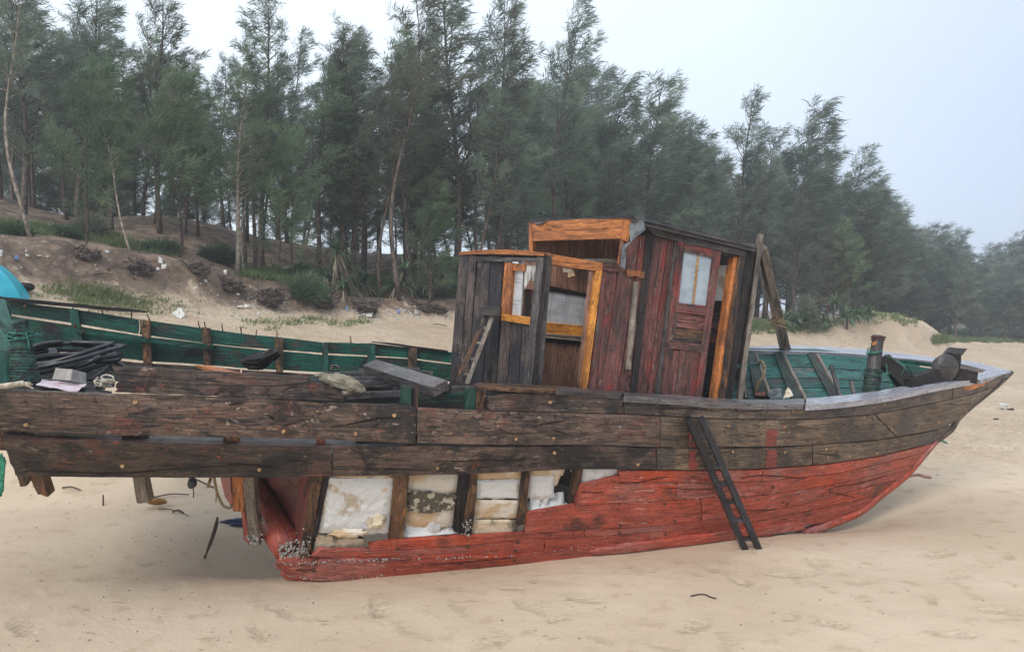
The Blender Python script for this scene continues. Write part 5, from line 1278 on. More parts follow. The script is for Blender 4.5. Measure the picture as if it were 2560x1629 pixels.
foam_block("top foam block of the stack of four, thin and tan", c8((778, 300), (1240, 290), (1236, 384), (776, 402)), M['foam_tan'], .07, .2)
foam_block("second foam block down in the stack of four, white with an orange stain", c8((772, 406), (1214, 394), (1222, 600), (764, 592)), M['foam'], .07, .2)
foam_block("third foam block down in the stack of four, pitted tan", c8((762, 598), (1214, 606), (1186, 794), (734, 794)), M['foam_tan'], .07, .2)
foam_block("lowest foam block of the stack of four, resting on the red plank", c8((732, 800), (1186, 800), (1168, 955), (714, 975)), M['foam_dirty'], .06, .2)
foam_block("clean white foam block next to the dark bulkhead boards", c8((1300, 345), (1548, 352), (1546, 585), (1272, 604)), M['foam'], .08, .2)
foam_block("broken tan foam strip over the clean white block", c8((1306, 285), (1660, 280), (1632, 352), (1306, 346)), M['foam_tan'], .06, .16)
foam_block("sloping foam slab on the red plank under the clean white block", c8((1275, 612), (1602, 588), (1695, 650), (1280, 716)), M['foam'], .02, .1, lambda a, b: hull(a, b) + .05 + max(0, (C8(0, 690)[1] - b)) * .004)
foam_block("wedge of white foam at the forward end of the hole in the hull", c8((1836, 270), (2230, 270), (2200, 392), (1815, 486)), M['foam'], .05, .2)

# ---- ladders
def ladder(name, label, rails, rungs, mat, rw, rd, base, mats=None):
    t = thing(name, label, "ladder", base)
    for k, (a, b) in enumerate(rails): beam("rail", a, b, rw, rd, (mats or [mat, mat])[k], t, n=9, wob=.003)
    for a, b in rungs: beam("rung", a, b, rw * .62, rd * .7, mat, t, side=(0, 0, 1), n=3, wob=.002)
    return t
def P9(x, y, Y): return V3(*C9(x, y), Y)
ry = lambda y: lerp(5.52, 5.80, (y - 150) / 785)
lad = ladder("ladder", "narrow black ladder leaning against the red side of the boat", [(P9(378, 152, ry(152)), P9(718, 940, ry(940))), (P9(456, 154, ry(154)), P9(796, 928, ry(928)))],
       [(P9(a, y, ry(y)), P9(b, y, ry(y))) for a, b, y in ((414, 500, 243), (455, 540, 338), (498, 580, 437), (542, 625, 540), (588, 670, 645), (634, 716, 752), (682, 762, 862))], M['black_paint'], .048, .06, P9(757, 935, 5.8))
lw = lambda y: lerp(5.72, 5.62, (y - 780) / 550)
lad2 = ladder("ladder", "short weathered grey ladder propped on the after wall of the deckhouse", [(V3(*C3(415, 812), lw(812)), V3(*C3(196, 1330), lw(1330))), (V3(*C3(468, 815), lw(815)), V3(*C3(268, 1345), lw(1345)))],
       [(V3(*C3(a, y), lw(y)), V3(*C3(b, y + 8), lw(y))) for a, b, y in ((372, 440, 912), (322, 388, 1028), (278, 340, 1148), (232, 292, 1268))], M['grey'], .034, .05, V3(*C3(235, 1340), 5.62), [M['rotten'], M['grey']])
beam("head_block", V3(*C3(382, 785), 5.70), V3(*C3(528, 795), 5.66), .06, .07, M['dark_grey'], lad2, side=(0, 1, 0), n=5)

# ---- spars lashed into an A at the fore end of the wheelhouse
af = thing("spar_frame", "two weathered grey spars lashed into an A before the wheelhouse", "spars", V3(*D5(170, 1510), 6.30))
beam("spar", V3(*D5(352, 92), 6.42), V3(*D5(168, 1520), 6.28), .042, .05, M['grey'], af, n=14, wob=.006)
beam("spar", V3(*D5(362, 205), 6.45), V3(*D5(570, 1090), 7.60), .072, .07, M['grey'], af, n=12, wob=.005, w1=.085)
bag = Bag(); rr = random.Random(4)
for k in range(7):
    c = V3(*D5(505 + rr.uniform(-12, 12), 850 + rr.uniform(-25, 45)), 7.15); r = rr.uniform(.04, .07)
    bag.tube([c + np.array((math.cos(a) * r * 1.2, math.sin(a) * r, .02 * math.sin(a + k))) for a in np.linspace(0, 5.8, 16)], .004, 5)
for pts in ([(500, 815), (420, 760), (385, 790), (430, 810)], [(510, 815), (440, 850), (405, 870)], [(490, 850), (420, 840), (395, 855)], [(480, 870), (475, 930)]):
    bag.tube(spline([V3(*D5(*p), 7.05) for p in pts], 10), .003, 5)
bag.build("cord", M['rope_tan'], af)

# ---- hank of rope hung on the green rail stub
bag = Bag(); rr = random.Random(9)
for k in range(11):
    a = rr.uniform(-8, 8)
    bag.tube(spline([V3(*D5(335 + a * .4, 1215 + rr.uniform(-4, 8)), 6.92), V3(*D5(365 + a, 1190 + rr.uniform(-6, 6)), 6.88), V3(*D5(390 + a, 1250), 6.88), V3(*D5(375 + a, 1320 + rr.uniform(-10, 20)), 6.88), V3(*D5(330 + a, 1395 + rr.uniform(-15, 25)), 6.90), V3(*D5(308 + a * .5, 1450 + rr.uniform(-30, 15)), 6.92)], 14), .0065, 5)
o = bag.build("rope", M['rope_tan']); place_origin(o, V3(*D5(320, 1450), 6.9)); tag(o, "hank of frayed tan rope hanging on the green rail stub in the fore well", "rope")

# ---- rubbish in the fore well
def rag_thing(name, label, cat, pts, mat, amp, Y=None, freq=7.0, n=16, group=None):
    q = [V3(*p) for p in pts]
    o = rag(name, q, mat, None, amp, n, freq); place_origin(o, q[3]); return tag(o, label, cat, group)
rag_thing("cloth", "rust brown rag lying in the fore well beside the A spars", "rag", [D5(300, 1478) + (6.62,), D5(395, 1462) + (6.7,), D5(400, 1498) + (6.5,), D5(310, 1502) + (6.5,)], M['rust_leaf'], .03)
rag_thing("tarpaulin", "crumpled grey tarpaulin lying in the fore well below the rope", "tarpaulin", [D5(405, 1450) + (6.7,), D5(560, 1440) + (6.75,), D5(540, 1505) + (6.5,), D5(430, 1505) + (6.5,)], M['tarp_grey'], .05)
rag_thing("paper", "folded cream paper standing in the fore well", "paper", [D5(560, 1450) + (6.66,), D5(600, 1425) + (6.7,), D5(628, 1490) + (6.55,), D5(545, 1518) + (6.5,)], M['paper'], .035)

# ---- loose timber on the after deck
o = beam("plank", V3(*D2(800, 168), 5.75), V3(*D2(1650, 436), 5.10), .13, .07, M['dark_grey'], None, side=(0, .9, .3), n=10, wob=.003, ch=.06); place_origin(o, V3(*D2(1240, 330), 5.4)); tag(o, "thick loose plank lying askew across the open hold", "plank")
o = board("timber_offcut", [C1(1832, 1165) + (5.35,), C1(1960, 1168) + (5.35,), C1(2290, 1245) + (5.05,), C1(2090, 1240) + (5.05,)], .02, M['orange'], None, 'h', 8, 4, .003); place_origin(o, V3(*C1(2090, 1240), 5.05)); tag(o, "bare orange board lying on the after deck behind the broken plank", "board")
v, f = lump_data((0, 0, 0), (.125, .08, .055), 8, ICO3, .45, 2.2)
v[:, 2] += np.clip(v[:, 0], 0, 1) * .5
o = obj("driftwood", mesh("driftwood", v + V3(*C2(190, 465), 5.15), f, [(p[0], p[2]) for p in v]), M['soot']); place_origin(o, V3(*C2(190, 560), 5.15)); tag(o, "charred lump of driftwood perched on the after deck edge", "driftwood")
# sack over the broken bulwark
ICO4 = ico(4)
def cloth_heap(c, size, seed, rot, tail=None):
    v, f = ICO4; d = v.copy()
    fold = 1 + .28 * fbm(v * np.array((1.6, 1.6, 1.6)) + seed, 3, seed) + .16 * np.abs(fbm(v * np.array((5.5, 5.5, 2.2)) + seed, 3, seed + 4))
    d = v * fold[:, None] * np.asarray(size)
    cr, sr = math.cos(rot), math.sin(rot)
    d = np.stack([d[:, 0] * cr - d[:, 2] * sr, d[:, 1], d[:, 0] * sr + d[:, 2] * cr], 1)
    return d + c, f
bag = Bag()
for q, sz, sd, ro in (((430, 350), (.105, .06, .050), 3, -.28), ((600, 410), (.085, .06, .046), 8, -.55), ((270, 320), (.055, .045, .034), 12, -.5), ((540, 480), (.050, .040, .034), 15, .3), ((190, 280), (.035, .03, .016), 18, -.2)):
    bag.add(*cloth_heap(V3(*D2(*q), 5.0), sz, sd, ro))
o = bag.build("sack", M['sack']); place_origin(o, V3(*D2(480, 490), 5.0)); tag(o, "crumpled khaki sack draped over the broken bulwark plank", "sack")
bag = Bag()
for k in range(3): bag.tube(spline([V3(*D2(325 + k * 8, 215), 5.9), V3(*D2(330 + k * 14, 165), 5.9), V3(*D2(395 + k * 4, 170), 5.9), V3(*D2(410, 215), 5.9), V3(*D2(350, 225), 5.9)], 16), .007, 5)
o = bag.build("cord", M['grey']); place_origin(o, V3(*D2(360, 225), 5.9)); tag(o, "small loop of grey cord on the deck beside the open hold", "cord")
# hose coil
bag = Bag(); rr = random.Random(12); cc = V3(*D1(730, 1225), 5.35)
for k in range(9):
    rx, ry_ = .36 + rr.uniform(-.10, .04), .30 + rr.uniform(-.09, .04); ph = rr.uniform(0, 6); zz = -.02 + .022 * k
    bag.tube([cc + np.array((math.cos(a) * rx + rr.uniform(-.004, .004), math.sin(a) * ry_, zz + .07 * math.sin(a) + .025 * math.sin(a * 2 + ph) + .02 * math.sin(a + ph))) for a in np.linspace(ph, ph + 6.1, 44)], .017, 8)
bag.tube(spline([V3(*D1(780, 1190), 5.1), V3(*D1(900, 1155), 5.1), V3(*D1(985, 1110), 5.1), V3(*D1(1050, 1075), 5.15), V3(*D1(1075, 1095), 5.2)], 16), .017, 8)
o = bag.build("hose", M['hose']); place_origin(o, cc - np.array((0, 0, .08))); tag(o, "coil of black rubber hose lying in the stern", "hose")
rag_thing("tarpaulin", "black tarpaulin bunched up behind the hose coil in the stern", "tarpaulin", [D1(500, 945) + (5.75,), D1(600, 990) + (5.75,), D1(800, 1125) + (5.6,), D1(355, 1110) + (5.55,)], M['tarp'], .10, None, 5.0, 22)
def carton(label, faces, mat, base):
    t = thing("carton", label, "carton", base)
    for k, q in enumerate(faces): board(("side_panel", "side_panel", "lid")[k % 3], [D1(*p[:2]) + (p[2],) for p in q], .012, mat, t, 'v', 5, 5, .006)
    return t
carton("soaked grey carton standing on edge in front of the hose coil", [[(590, 1185, 4.72), (770, 1205, 4.70), (750, 1320, 4.66), (552, 1305, 4.68)], [(772, 1205, 4.70), (912, 1240, 4.85), (922, 1366, 4.80), (750, 1322, 4.66)]], M['carton'], V3(*D1(740, 1330), 4.7))
rag_thing("wrapper", "flattened pink and white wrapper under the grey carton in the stern", "wrapper", [D1(450, 1312) + (4.78,), D1(920, 1368) + (4.75,), D1(810, 1440) + (4.42,), D1(380, 1375) + (4.45,)], M['carton_pink'], .02, None, 6.0)
bag = Bag(); rr = random.Random(2)
for k in range(8):
    c = V3(*D1(1095 + rr.uniform(-40, 40), 1330 + rr.uniform(-30, 60)), 4.75)
    bag.tube(spline([c + np.array((rr.uniform(-.05, .05), rr.uniform(-.05, .05), rr.uniform(-.02, .03))) for _ in range(5)], 14), .006, 5)
o = bag.build("rope", M['rope_white']); place_origin(o, V3(*D1(1095, 1400), 4.75)); tag(o, "knot of frayed white rope on the after deck beside the hose coil", "rope")
bag = Bag()
bag.tube(spline([V3(*D1(-60, 1400), 4.16), V3(*D1(40, 1382), 4.16), V3(*D1(150, 1368), 4.17), V3(*D1(250, 1352), 4.2)], 14), [.016] * 14, 8)
for k in range(9): bag.tube(spline([V3(*D1(235, 1355), 4.2), V3(*D1(290 + rr.uniform(-20, 30), 1340 + rr.uniform(0, 40)), 4.2), V3(*D1(320 + rr.uniform(-60, 40), 1400 + rr.uniform(-40, 10)), 4.22)], 8), .006, 5)
o = bag.build("rope", M['rope_white']); place_origin(o, V3(*D1(200, 1400), 4.2)); tag(o, "thick cream rope with a frayed end lying on the stern wale", "rope")

# ---- hanging from the stern and lying under it
bag = Bag(); rr = random.Random(6)
for k in range(26):
    x = rr.uniform(-70, 46)
    bag.tube(spline([V3(*C6(x, 640 + rr.uniform(0, 60)), 4.4), V3(*C6(x * .8 + rr.uniform(-10, 10), 800), 4.4), V3(*C6(x * .5 + rr.uniform(-15, 10), 940 + rr.uniform(0, 70)), 4.42)], 10), .006, 5)
o = bag.build("fishing_net", M['net']); place_origin(o, V3(*C6(0, 1000), 4.4)); tag(o, "green fishing net trailing down from the stern corner", "net")
bag = Bag()
bag.tube(spline([V3(*C7(140, 360), 5.0), V3(*C7(170, 520), 5.02), V3(*C7(230, 650), 5.05), V3(*C7(300, 680), 5.08), V3(*C7(320, 640), 5.1)], 16), .009, 6)
bag.tube(spline([V3(*C7(150, 360), 4.98), V3(*C7(165, 480), 5.0), V3(*C7(160, 620), 5.0)], 10), .005, 5)
bag.tube(spline([V3(*C7(110, 380), 5.05), V3(*C7(80, 470), 5.05)], 6), .012, 5)
o = bag.build("rope", M['rope_tan']); place_origin(o, V3(*C7(230, 650), 5.05)); tag(o, "loop of grey rope hanging beside the rudder post", "rope")
bag = Bag(); bag.tube(spline([V3(*C6(1590, 845), 4.75), V3(*C6(1600, 890), 4.75), V3(*C6(1580, 925), 4.76)], 8), [.012, .02, .026, .03, .03, .026, .02, .006], 7); bag.tube(spline([V3(*C6(1605, 900), 4.75), V3(*C6(1612, 960), 4.75), V3(*C6(1610, 1010), 4.75)], 8), .004, 5)
o = bag.build("rubber_scrap", M['hose']); place_origin(o, V3(*C6(1600, 930), 4.75)); tag(o, "black rubber scrap dangling under the wale at the stern", "rubber scrap")
p = ground_hit(*C7(330, 840)); v, f = lump_data(p + np.array((.06, .05, .0)), (.16, .10, .035), 5, ICO3, .6, 1.8)
o = obj("cloth", mesh("cloth", v, f), M['blue']); place_origin(o, p); tag(o, "dark blue cloth half buried in the scour behind the rudder post", "cloth")
p = ground_hit(*C7(45, 1175)); bag = Bag(); rr = random.Random(21)
for k in range(4):
    bag.tube(spline([p + np.array((rr.uniform(-.02, .02), 0, -.02)), p + np.array((.05 + rr.uniform(-.012, .012), 0, .12)), p + np.array((.09 + rr.uniform(-.01, .01), 0, .24)), p + np.array((.105, .0, .30 + rr.uniform(0, .05)))], 10), np.linspace(.006, .009, 10), 6)
o = bag.build("stick", M['twig']); place_origin(o, p); tag(o, "split brown stalk stuck upright in the sand by the rudder post", "stick")
def stick(label, a, b, r, lift=.01, mat='twig', up=False, group=None, bend=.02):
    A, B_ = ground_hit(*a), ground_hit(*b)
    if up: B_ = V3(b[0], b[1], A[1])
    else: A[2] += lift; B_[2] += lift
    m_ = (A + B_) / 2 + np.array((0, 0, bend))
    o = tube("stick", spline([A, m_, B_], 9), np.linspace(r, r * .6, 9), M[mat], None, 6); place_origin(o, A); return tag(o, label, "stick", group)
stick("short thin stick standing upright in the sand under the counter", C6(860, 1075), C6(858, 985), .009, up=True)
stick("long thin twig lying on the sand behind the hanging frame stub", C6(1270, 1018), C6(1575, 992), .008)
stick("twig lying on the sand below the stern corner", C6(520, 935), C6(670, 955), .009)
stick("bent twig lying on the sand beyond the dry leaf", C6(1320, 1110), C6(1570, 1170), .006)
stick("stubby stick lying on the sand between the dry leaf and the scour", C6(1440, 1135), C6(1530, 1145), .010)
stick("thin bowed branch lying under the counter near the rudder post", C6(1460, 850), C6(1780, 970), .012, .05)
p = ground_hit(*C6(1305, 1095)); g = np.empty((8, 12, 3))
for j in range(8):
    for i in range(12):
        u, v_ = i / 11 * 2 - 1, j / 7 * 2 - 1; w = math.sqrt(max(0, 1 - abs(u) ** 1.6))
        g[j, i] = p + np.array((u * .10, v_ * w * .045, .03 + .05 * v_ * v_ * w + .02 * u * u))
o = grid_solid("leaf", g, .003, M['leafdry'], None, 'h', .002); place_origin(o, p); tag(o, "curled yellow brown leaf lying on the sand under the counter", "leaf")
def string(label, pts, r, mat, cat="rope"):
    P = [ground_hit(*p) + np.array((0, 0, r * 1.1)) for p in pts]
    o = tube(cat, spline(P, 26), r, M[mat], None, 6); place_origin(o, P[0]); return tag(o, label, cat)
string("pink rope lying on the sand beyond the bow", [C9(1640, 515), C9(1690, 498), C9(1740, 492), C9(1780, 505), C9(1815, 508)], .014, 'rope_pink')
string("thin dark wire lying on the open sand below the ladder", [C9(395, 1206), C9(440, 1197), C9(480, 1198), C9(510, 1212), C9(545, 1220)], .0045, 'hose', "wire")
string("green cord lying on the sand just beyond the bow stem", [C9(1850, 285), C9(1880, 292), C9(1905, 305)], .012, 'rope_green', "cord")

# ---- turquoise hull of a beached basket boat, at the edge of the frame
tb = thing("basket_boat", "turquoise plastic basket boat leaning upturned behind the stern", "basket boat", V3(-70, 760, 6.9))
c0 = ground_hit(-98, 752); tbk = c0[1] / 6.95; c0[2] -= .02; facets = 9; prof = [(a * tbk, b * tbk) for a, b in ((0.0, .42), (.26, .38), (.42, .27), (.53, .12), (.575, .0))]
tb.location = tuple(c0)
for k in range(facets):
    a0, a1 = 2 * math.pi * k / facets, 2 * math.pi * (k + .985) / facets
    g = np.empty((9, 4, 3)); pr = spline(prof, 9)
    for j in range(9):
        for i in range(4):
            ux, uy = lerp(math.cos(a0), math.cos(a1), i / 3), lerp(math.sin(a0), math.sin(a1), i / 3)
            g[j, i] = c0 + np.array((ux * pr[j][0], uy * pr[j][0] * .9, pr[j][1] + .008 * math.sin(i * 2 + j)))
    grid_solid("hull_panel", g, .012, M['turq'], tb, 'v', .003)
rim = tube("rim", [c0 + np.array((math.cos(a) * .58, math.sin(a) * .52, 0.0)) * tbk for a in np.linspace(0, 6.4, 40)], .02, M['turq'], tb, 7)
p = ground_hit(*D7(330, 1065)); v, f = lump_data(p + np.array((0, 0, .05)), (.16, .10, .07), 9, ICO2, .3); o = obj("driftwood", mesh("driftwood", v, f), M['soot']); place_origin(o, p); tag(o, "dark driftwood block showing beside the turquoise basket boat", "driftwood")

# ================================================================ litter on the beach
GL = "white foam scraps scattered over the bank and upper beach"
big = ground_hit(440, 792)
g = [V3(422, 786, big[1] + .1), V3(452, 768, big[1] + .25), V3(464, 790, big[1] + .05), V3(446, 795, big[1])]
o = board("foam_scrap", g and [(452, 769, big[1] + .2), (463, 786, big[1] + .1), (450, 797, big[1]), (421, 786, big[1] + .05)], .10, M['scrap'], None, 'h', 6, 5, .01); place_origin(o, big); tag(o, "largest white foam slab lying on the sand between the bulwark and the bank", "foam scrap", GL)
named = [((510, 0), None)]
def scrap(px, py, w, h, label, mat='scrap', name="foam_scrap", cat="foam scrap", group=GL):
    p = ground_hit(px, py); k = p[1] / FPX; r = random.Random(int(px * 7 + py))
    v, f = chunk_data(p + np.array((0, 0, h * k * .42)), (w * k * .5, w * k * .35, h * k * .5), int(px + py), r.uniform(-.6, .6), r.uniform(-.4, .4))
    o = obj(name, mesh(name, v, f, smooth=False), M[mat]); place_origin(o, p); return tag(o, label, cat, group)
scrap(*D7(1560, 1250), 26, 8, "long flat white foam bar lying in the grass behind the broken rail")
scrap(*D7(1985, 1265), 11, 12, "upright white foam chip at the right end of the grass behind the broken rail")
scrap(*D7(1375, 1165), 8, 6, "round white lid lying in the grass behind the broken rail", 'scrap', "lid", "lid", None)
scrap(*D7(1345, 1215), 10, 7, "small slanted foam chip left of the long white bar")
scrap(*D7(10, 575), 10, 18, "tall white foam chip at the far left of the bank")
scrap(*D7(225, 620), 14, 11, "pale blue plastic bottle on the bank at the far left", 'litter_blue', "plastic_scrap", "plastic", None)
scrap(*D7(375, 515), 7, 8, "upper one of two close white chips beside the pale blue plastic")
scrap(*D7(395, 580), 9, 8, "lower one of two close white chips beside the pale blue plastic")
scrap(*D7(555, 578), 13, 4, "thin white foam sliver right of the two close chips")
scrap(*D7(685, 592), 11, 5, "flat foam chip below the thin sliver on the bank")
scrap(*D7(1520, 520), 15, 7, "white foam cap at the foot of the leaning pale trunk")
scrap(*D7(2295, 668), 12, 16, "tall white foam block on the bank right of the second root mass")
scrap(*D7(2350, 745), 14, 13, "broad white foam block just below the tall block on the bank")
scrap(*D7(2265, 780), 10, 10, "white foam block left of the broad block on the bank")
scrap(*C1(1915, 390), 10, 8, "white chip on the bank above the largest foam slab")
scrap(*C1(2105, 318), 8, 12, "upright white chip in the third root mass")
scrap(*C1(2165, 410), 10, 9, "white chip below the upright chip in the third root mass")
scrap(*C1(1825, 460), 9, 7, "white chip left of the orange sand patch on the bank")
scrap(*C1(2215, 520), 10, 9, "white chip near the stump on the bank")
scrap(*C1(2240, 632), 20, 6, "flat white board at the foot of the bank beside the stump")
scrap(*C1(2310, 632), 14, 9, "pale crate fragment at the foot of the stump")
bx = crop(600, 550, .2492)
scrap(*bx(480, 495), 24, 8, "broad white foam sheet under the trees left of the pandanus")
scrap(*bx(1390, 452), 10, 8, "white chip on the forest floor right of the tall pandanus")
scrap(*bx(1335, 500), 9, 4, "flat white chip on the forest floor below the other right of the tall pandanus")
scrap(*bx(1140, 760), 14, 11, "square white chip under the tall pandanus")
scrap(*bx(1285, 970), 22, 11, "large rounded white foam lump at the foot of the bank under the pandanus")
scrap(*bx(1200, 968), 16, 5, "long white foam piece left of the large rounded lump")
scrap(*bx(1770, 945), 9, 13, "upright white bottle in the litter near the deckhouse", 'scrap', "plastic_bottle", "bottle", None)
scrap(*bx(1625, 790), 8, 6, "white chip under the second pandanus")
scrap(*bx(600, 1015), 12, 10, "white cup shaped chip on the sand below the bush")
scrap(*bx(1070, 905), 8, 11, "blue plastic scrap hanging in the roots below the pandanus", 'litter_blue', "plastic_scrap", "plastic", None)
scrap(*bx(1590, 935), 8, 11, "blue plastic scrap in the litter left of the deckhouse", 'litter_blue', "plastic_scrap", "plastic", None)
scrap(*bx(290, 805), 13, 9, "turquoise cup on top of the dead stump", 'turq', "plastic_cup", "cup", None)
scrap(2506, 1022, 24, 20, "white plastic bag half buried in the sand far right of the bow", 'scrap', "plastic_bag", "bag", None)
scrap(2528, 1024, 20, 5, "dark stick fragment beside the white bag right of the bow", 'twig', "driftwood", "driftwood", None)
scrap(2490, 1048, 12, 4, "small black scrap on the sand below the white bag", 'hose', "rubber_scrap", "rubber scrap", None)
scrap(2344, 1187, 8, 6, "single white shell on the sand right of the pink rope", 'scrap', "shell", "shell", None)
# the uncountable rest
bag = Bag(); rr = random.Random(31)
def sprinkle(x0, x1, ylo, yhi, n, s0, s1):
    for _ in range(n):
        px = rr.uniform(x0, x1); py = lerp(ylo(px), yhi(px), rr.random()); p = ground_hit(px, py); k = p[1] / FPX; s = rr.uniform(s0, s1) * k
        v, f = chunk_data(p + np.array((0, 0, s * .3)), (s * .6, s * .5, s * .35), rr.randint(0, 9999), rr.uniform(0, 3), rr.uniform(-.4, .4)); bag.add(v, f)
bt = tab([0, 145, 328, 494, 610, 700, 850, 1123], [590, 600, 638, 664, 696, 710, 750, 757]); bf = tab([0, 400, 700, 1100], [720, 768, 792, 803])
sprinkle(0, 1110, bt, bf, 110, 1.6, 4.2)
sprinkle(880, 1120, lambda x: 768, lambda x: 800, 90, 2.0, 5.5)
sprinkle(560, 720, lambda x: 740, lambda x: 796, 50, 2.5, 6)
sprinkle(150, 620, lambda x: 755 + (x - 150) * .06, lambda x: 775 + (x - 150) * .06, 50, 2.5, 5)
sprinkle(2200, 2560, lambda x: 880, lambda x: 1100, 40, 1.5, 4)
sprinkle(2350, 2560, lambda x: 855, lambda x: 885, 40, 1.5, 4)
o = bag.build("litter", M['scrap'], None, False); o["kind"] = "stuff"; o["label"] = "tiny pale foam crumbs and shells strewn over bank and sand"
# pebbles and shell bits on the near sand
bag = Bag()
for _ in range(170):
    px, py = rr.uniform(20, 700) if rr.random() < .6 else rr.uniform(700, 2540), rr.uniform(1215, 1620); p = ground_hit(px, py); s = rr.uniform(.003, .008)
    v, f = lump_data(p + np.array((0, 0, s * .4)), (s, s, s * .6), rr.randint(0, 99), ICO1, .3); bag.add(v, f)
o = bag.build("shell_bits", M['shell'], None); o["kind"] = "stuff"; o["label"] = "tiny shell bits lying on the near sand"

# ================================================================ casuarina trees
def blades(P, D, L, W, seed, K=6, spread=.55, wind=(.45, 0, .12), droop=.12, tint=None):
    """needle sprays: K thin triangles at each point P along direction D"""
    g = np.random.default_rng(seed); n = len(P)
    P = np.repeat(P, K, 0); D = np.repeat(D, K, 0)
    d = D * .8 + g.normal(0, spread, (n * K, 3)) + np.array(wind); d[:, 2] -= droop
    d /= np.linalg.norm(d, axis=1, keepdims=True) + 1e-9
    s = np.cross(d, g.normal(0, 1, (n * K, 3))); s /= np.linalg.norm(s, axis=1, keepdims=True) + 1e-9
    l = L * g.uniform(.55, 1.25, (n * K, 1)); w = W * g.uniform(.7, 1.3, (n * K, 1))
    P = P + g.normal(0, .05, (n * K, 3))
    tip = P + d * l; tip[:, 2] -= .25 * l[:, 0] ** 2
    mid = P + d * l * .45 + s * w
    v = np.stack([P, mid, tip], 1)
    t = np.repeat(tint, K) if tint is not None else np.full(n * K, .5)
    t = np.clip(t + g.normal(0, .13, n * K), 0, 1)
    return v.reshape(-1, 3), np.repeat(t, 3)
def tree_proto(seed, H=10.0, crown0=.22, spread=.20, nb=60, r0=.11, lean=.5, bend=.35, sub=7, K=6, dens=1.0, L=.34, W=.020, wind=.38):
    r = random.Random(seed); bag = Bag()
    N = 14
    ph = r.uniform(0, 6)
    path = np.array([(lean * (i / (N - 1)) ** 1.6 + bend * .25 * math.sin(i * .55 + ph), bend * .2 * math.cos(i * .6 + ph), H * i / (N - 1)) for i in range(N)])
    path[:, :2] -= path[0, :2]
    bag.tube(path, [r0 * (1 - .93 * (i / (N - 1)) ** .85) for i in range(N)], 7)
    at_ = lambda t: np.array([np.interp(t * (N - 1), np.arange(N), path[:, k]) for k in range(3)])
    P, D, Tn = [], [], []
    az = r.uniform(0, 6)
    for b in range(nb):
        t = crown0 + (1 - crown0) * (b + r.random()) / nb
        t = min(t, .985)
        az += 2.4 + r.uniform(-.5, .5)
        q = (t - crown0) / (1 - crown0)
        Lb = H * spread * ((1 - q) ** .75 * (.55 + .45 * min(1, q * 4)) ) * r.uniform(.45, 1.25) + .35
        if r.random() < .10: Lb *= 1.35
        el = math.radians(r.uniform(12, 48) + 18 * q)
        d = np.array((math.cos(az) * math.cos(el), math.sin(az) * math.cos(el), math.sin(el))); p = at_(t); pts = [p]
        m = 6
        for k in range(m):
            d = unit(d + np.array((wind * .16, 0, .07)) + np.array([r.gauss(0, .09) for _ in range(3)])); p = p + d * Lb / m; pts.append(p)
        pts = np.array(pts)
        bag.tube(pts, np.linspace(max(.010, r0 * .30 * (1 - q * .6)), .006, m + 1), 4)
        shade = .12 + .75 * r.random() + .10 * q
        ns = max(3, int(Lb * sub * dens))
        for s in range(ns):
            u = .28 + .72 * ((s + r.random()) / ns) ** .8
            c = np.array([np.interp(u * m, np.arange(m + 1), pts[:, k]) for k in range(3)])
            dd = unit(d * .9 + np.array([r.gauss(0, .5) for _ in range(3)]) + np.array((wind * .5, 0, .22)))
            ls = r.uniform(.25, .60) * (1.15 - .4 * u)
            nt = max(3, int(ls * 11))
            for k in range(nt):
                P.append(c + dd * ls * (k + .5) / nt + np.array((0, 0, -.10 * (k / nt) ** 2))); D.append(dd); Tn.append(shade + r.gauss(0, .06))
    v, tn = blades(np.array(P), np.array(D), L, W, seed, K, .50, (wind, 0, .10), .10, np.array(Tn))
    tm = mesh("trunk", bag.v, bag.f, bag.uv)
    cm = tri_mesh("crown", v, tn)
    return tm, cm, H
PROTO = {
    'tall': [tree_proto(1, 11, .30, .19, 46, .12, .5, sub=6), tree_proto(2, 11, .22, .22, 54, .13, -.4, sub=6), tree_proto(3, 11, .34, .17, 42, .11, .9, .6, sub=6), tree_proto(4, 11, .20, .21, 50, .12, .2, .5, sub=6), tree_proto(5, 11, .26, .20, 44, .12, .7, .5, sub=6)],
    'thin': [tree_proto(11, 10, .45, .16, 28, .075, .6, .8, sub=5), tree_proto(12, 10, .40, .15, 30, .07, -.7, .7, sub=5), tree_proto(13, 10, .50, .18, 26, .08, 1.3, 1.0, sub=5)],
    'full': [tree_proto(21, 8, .08, .27, 60, .11, .4, wind=.5, sub=7), tree_proto(22, 8, .07, .25, 62, .10, .9, wind=.55, sub=7), tree_proto(23, 8, .10, .29, 56, .11, .1, wind=.5, sub=7)],
    'young': [tree_proto(31, 5, .18, .32, 40, .05, .5, .4, L=.30, wind=.3), tree_proto(32, 5, .22, .30, 38, .05, -.2, .5, L=.30, wind=.3)],
}
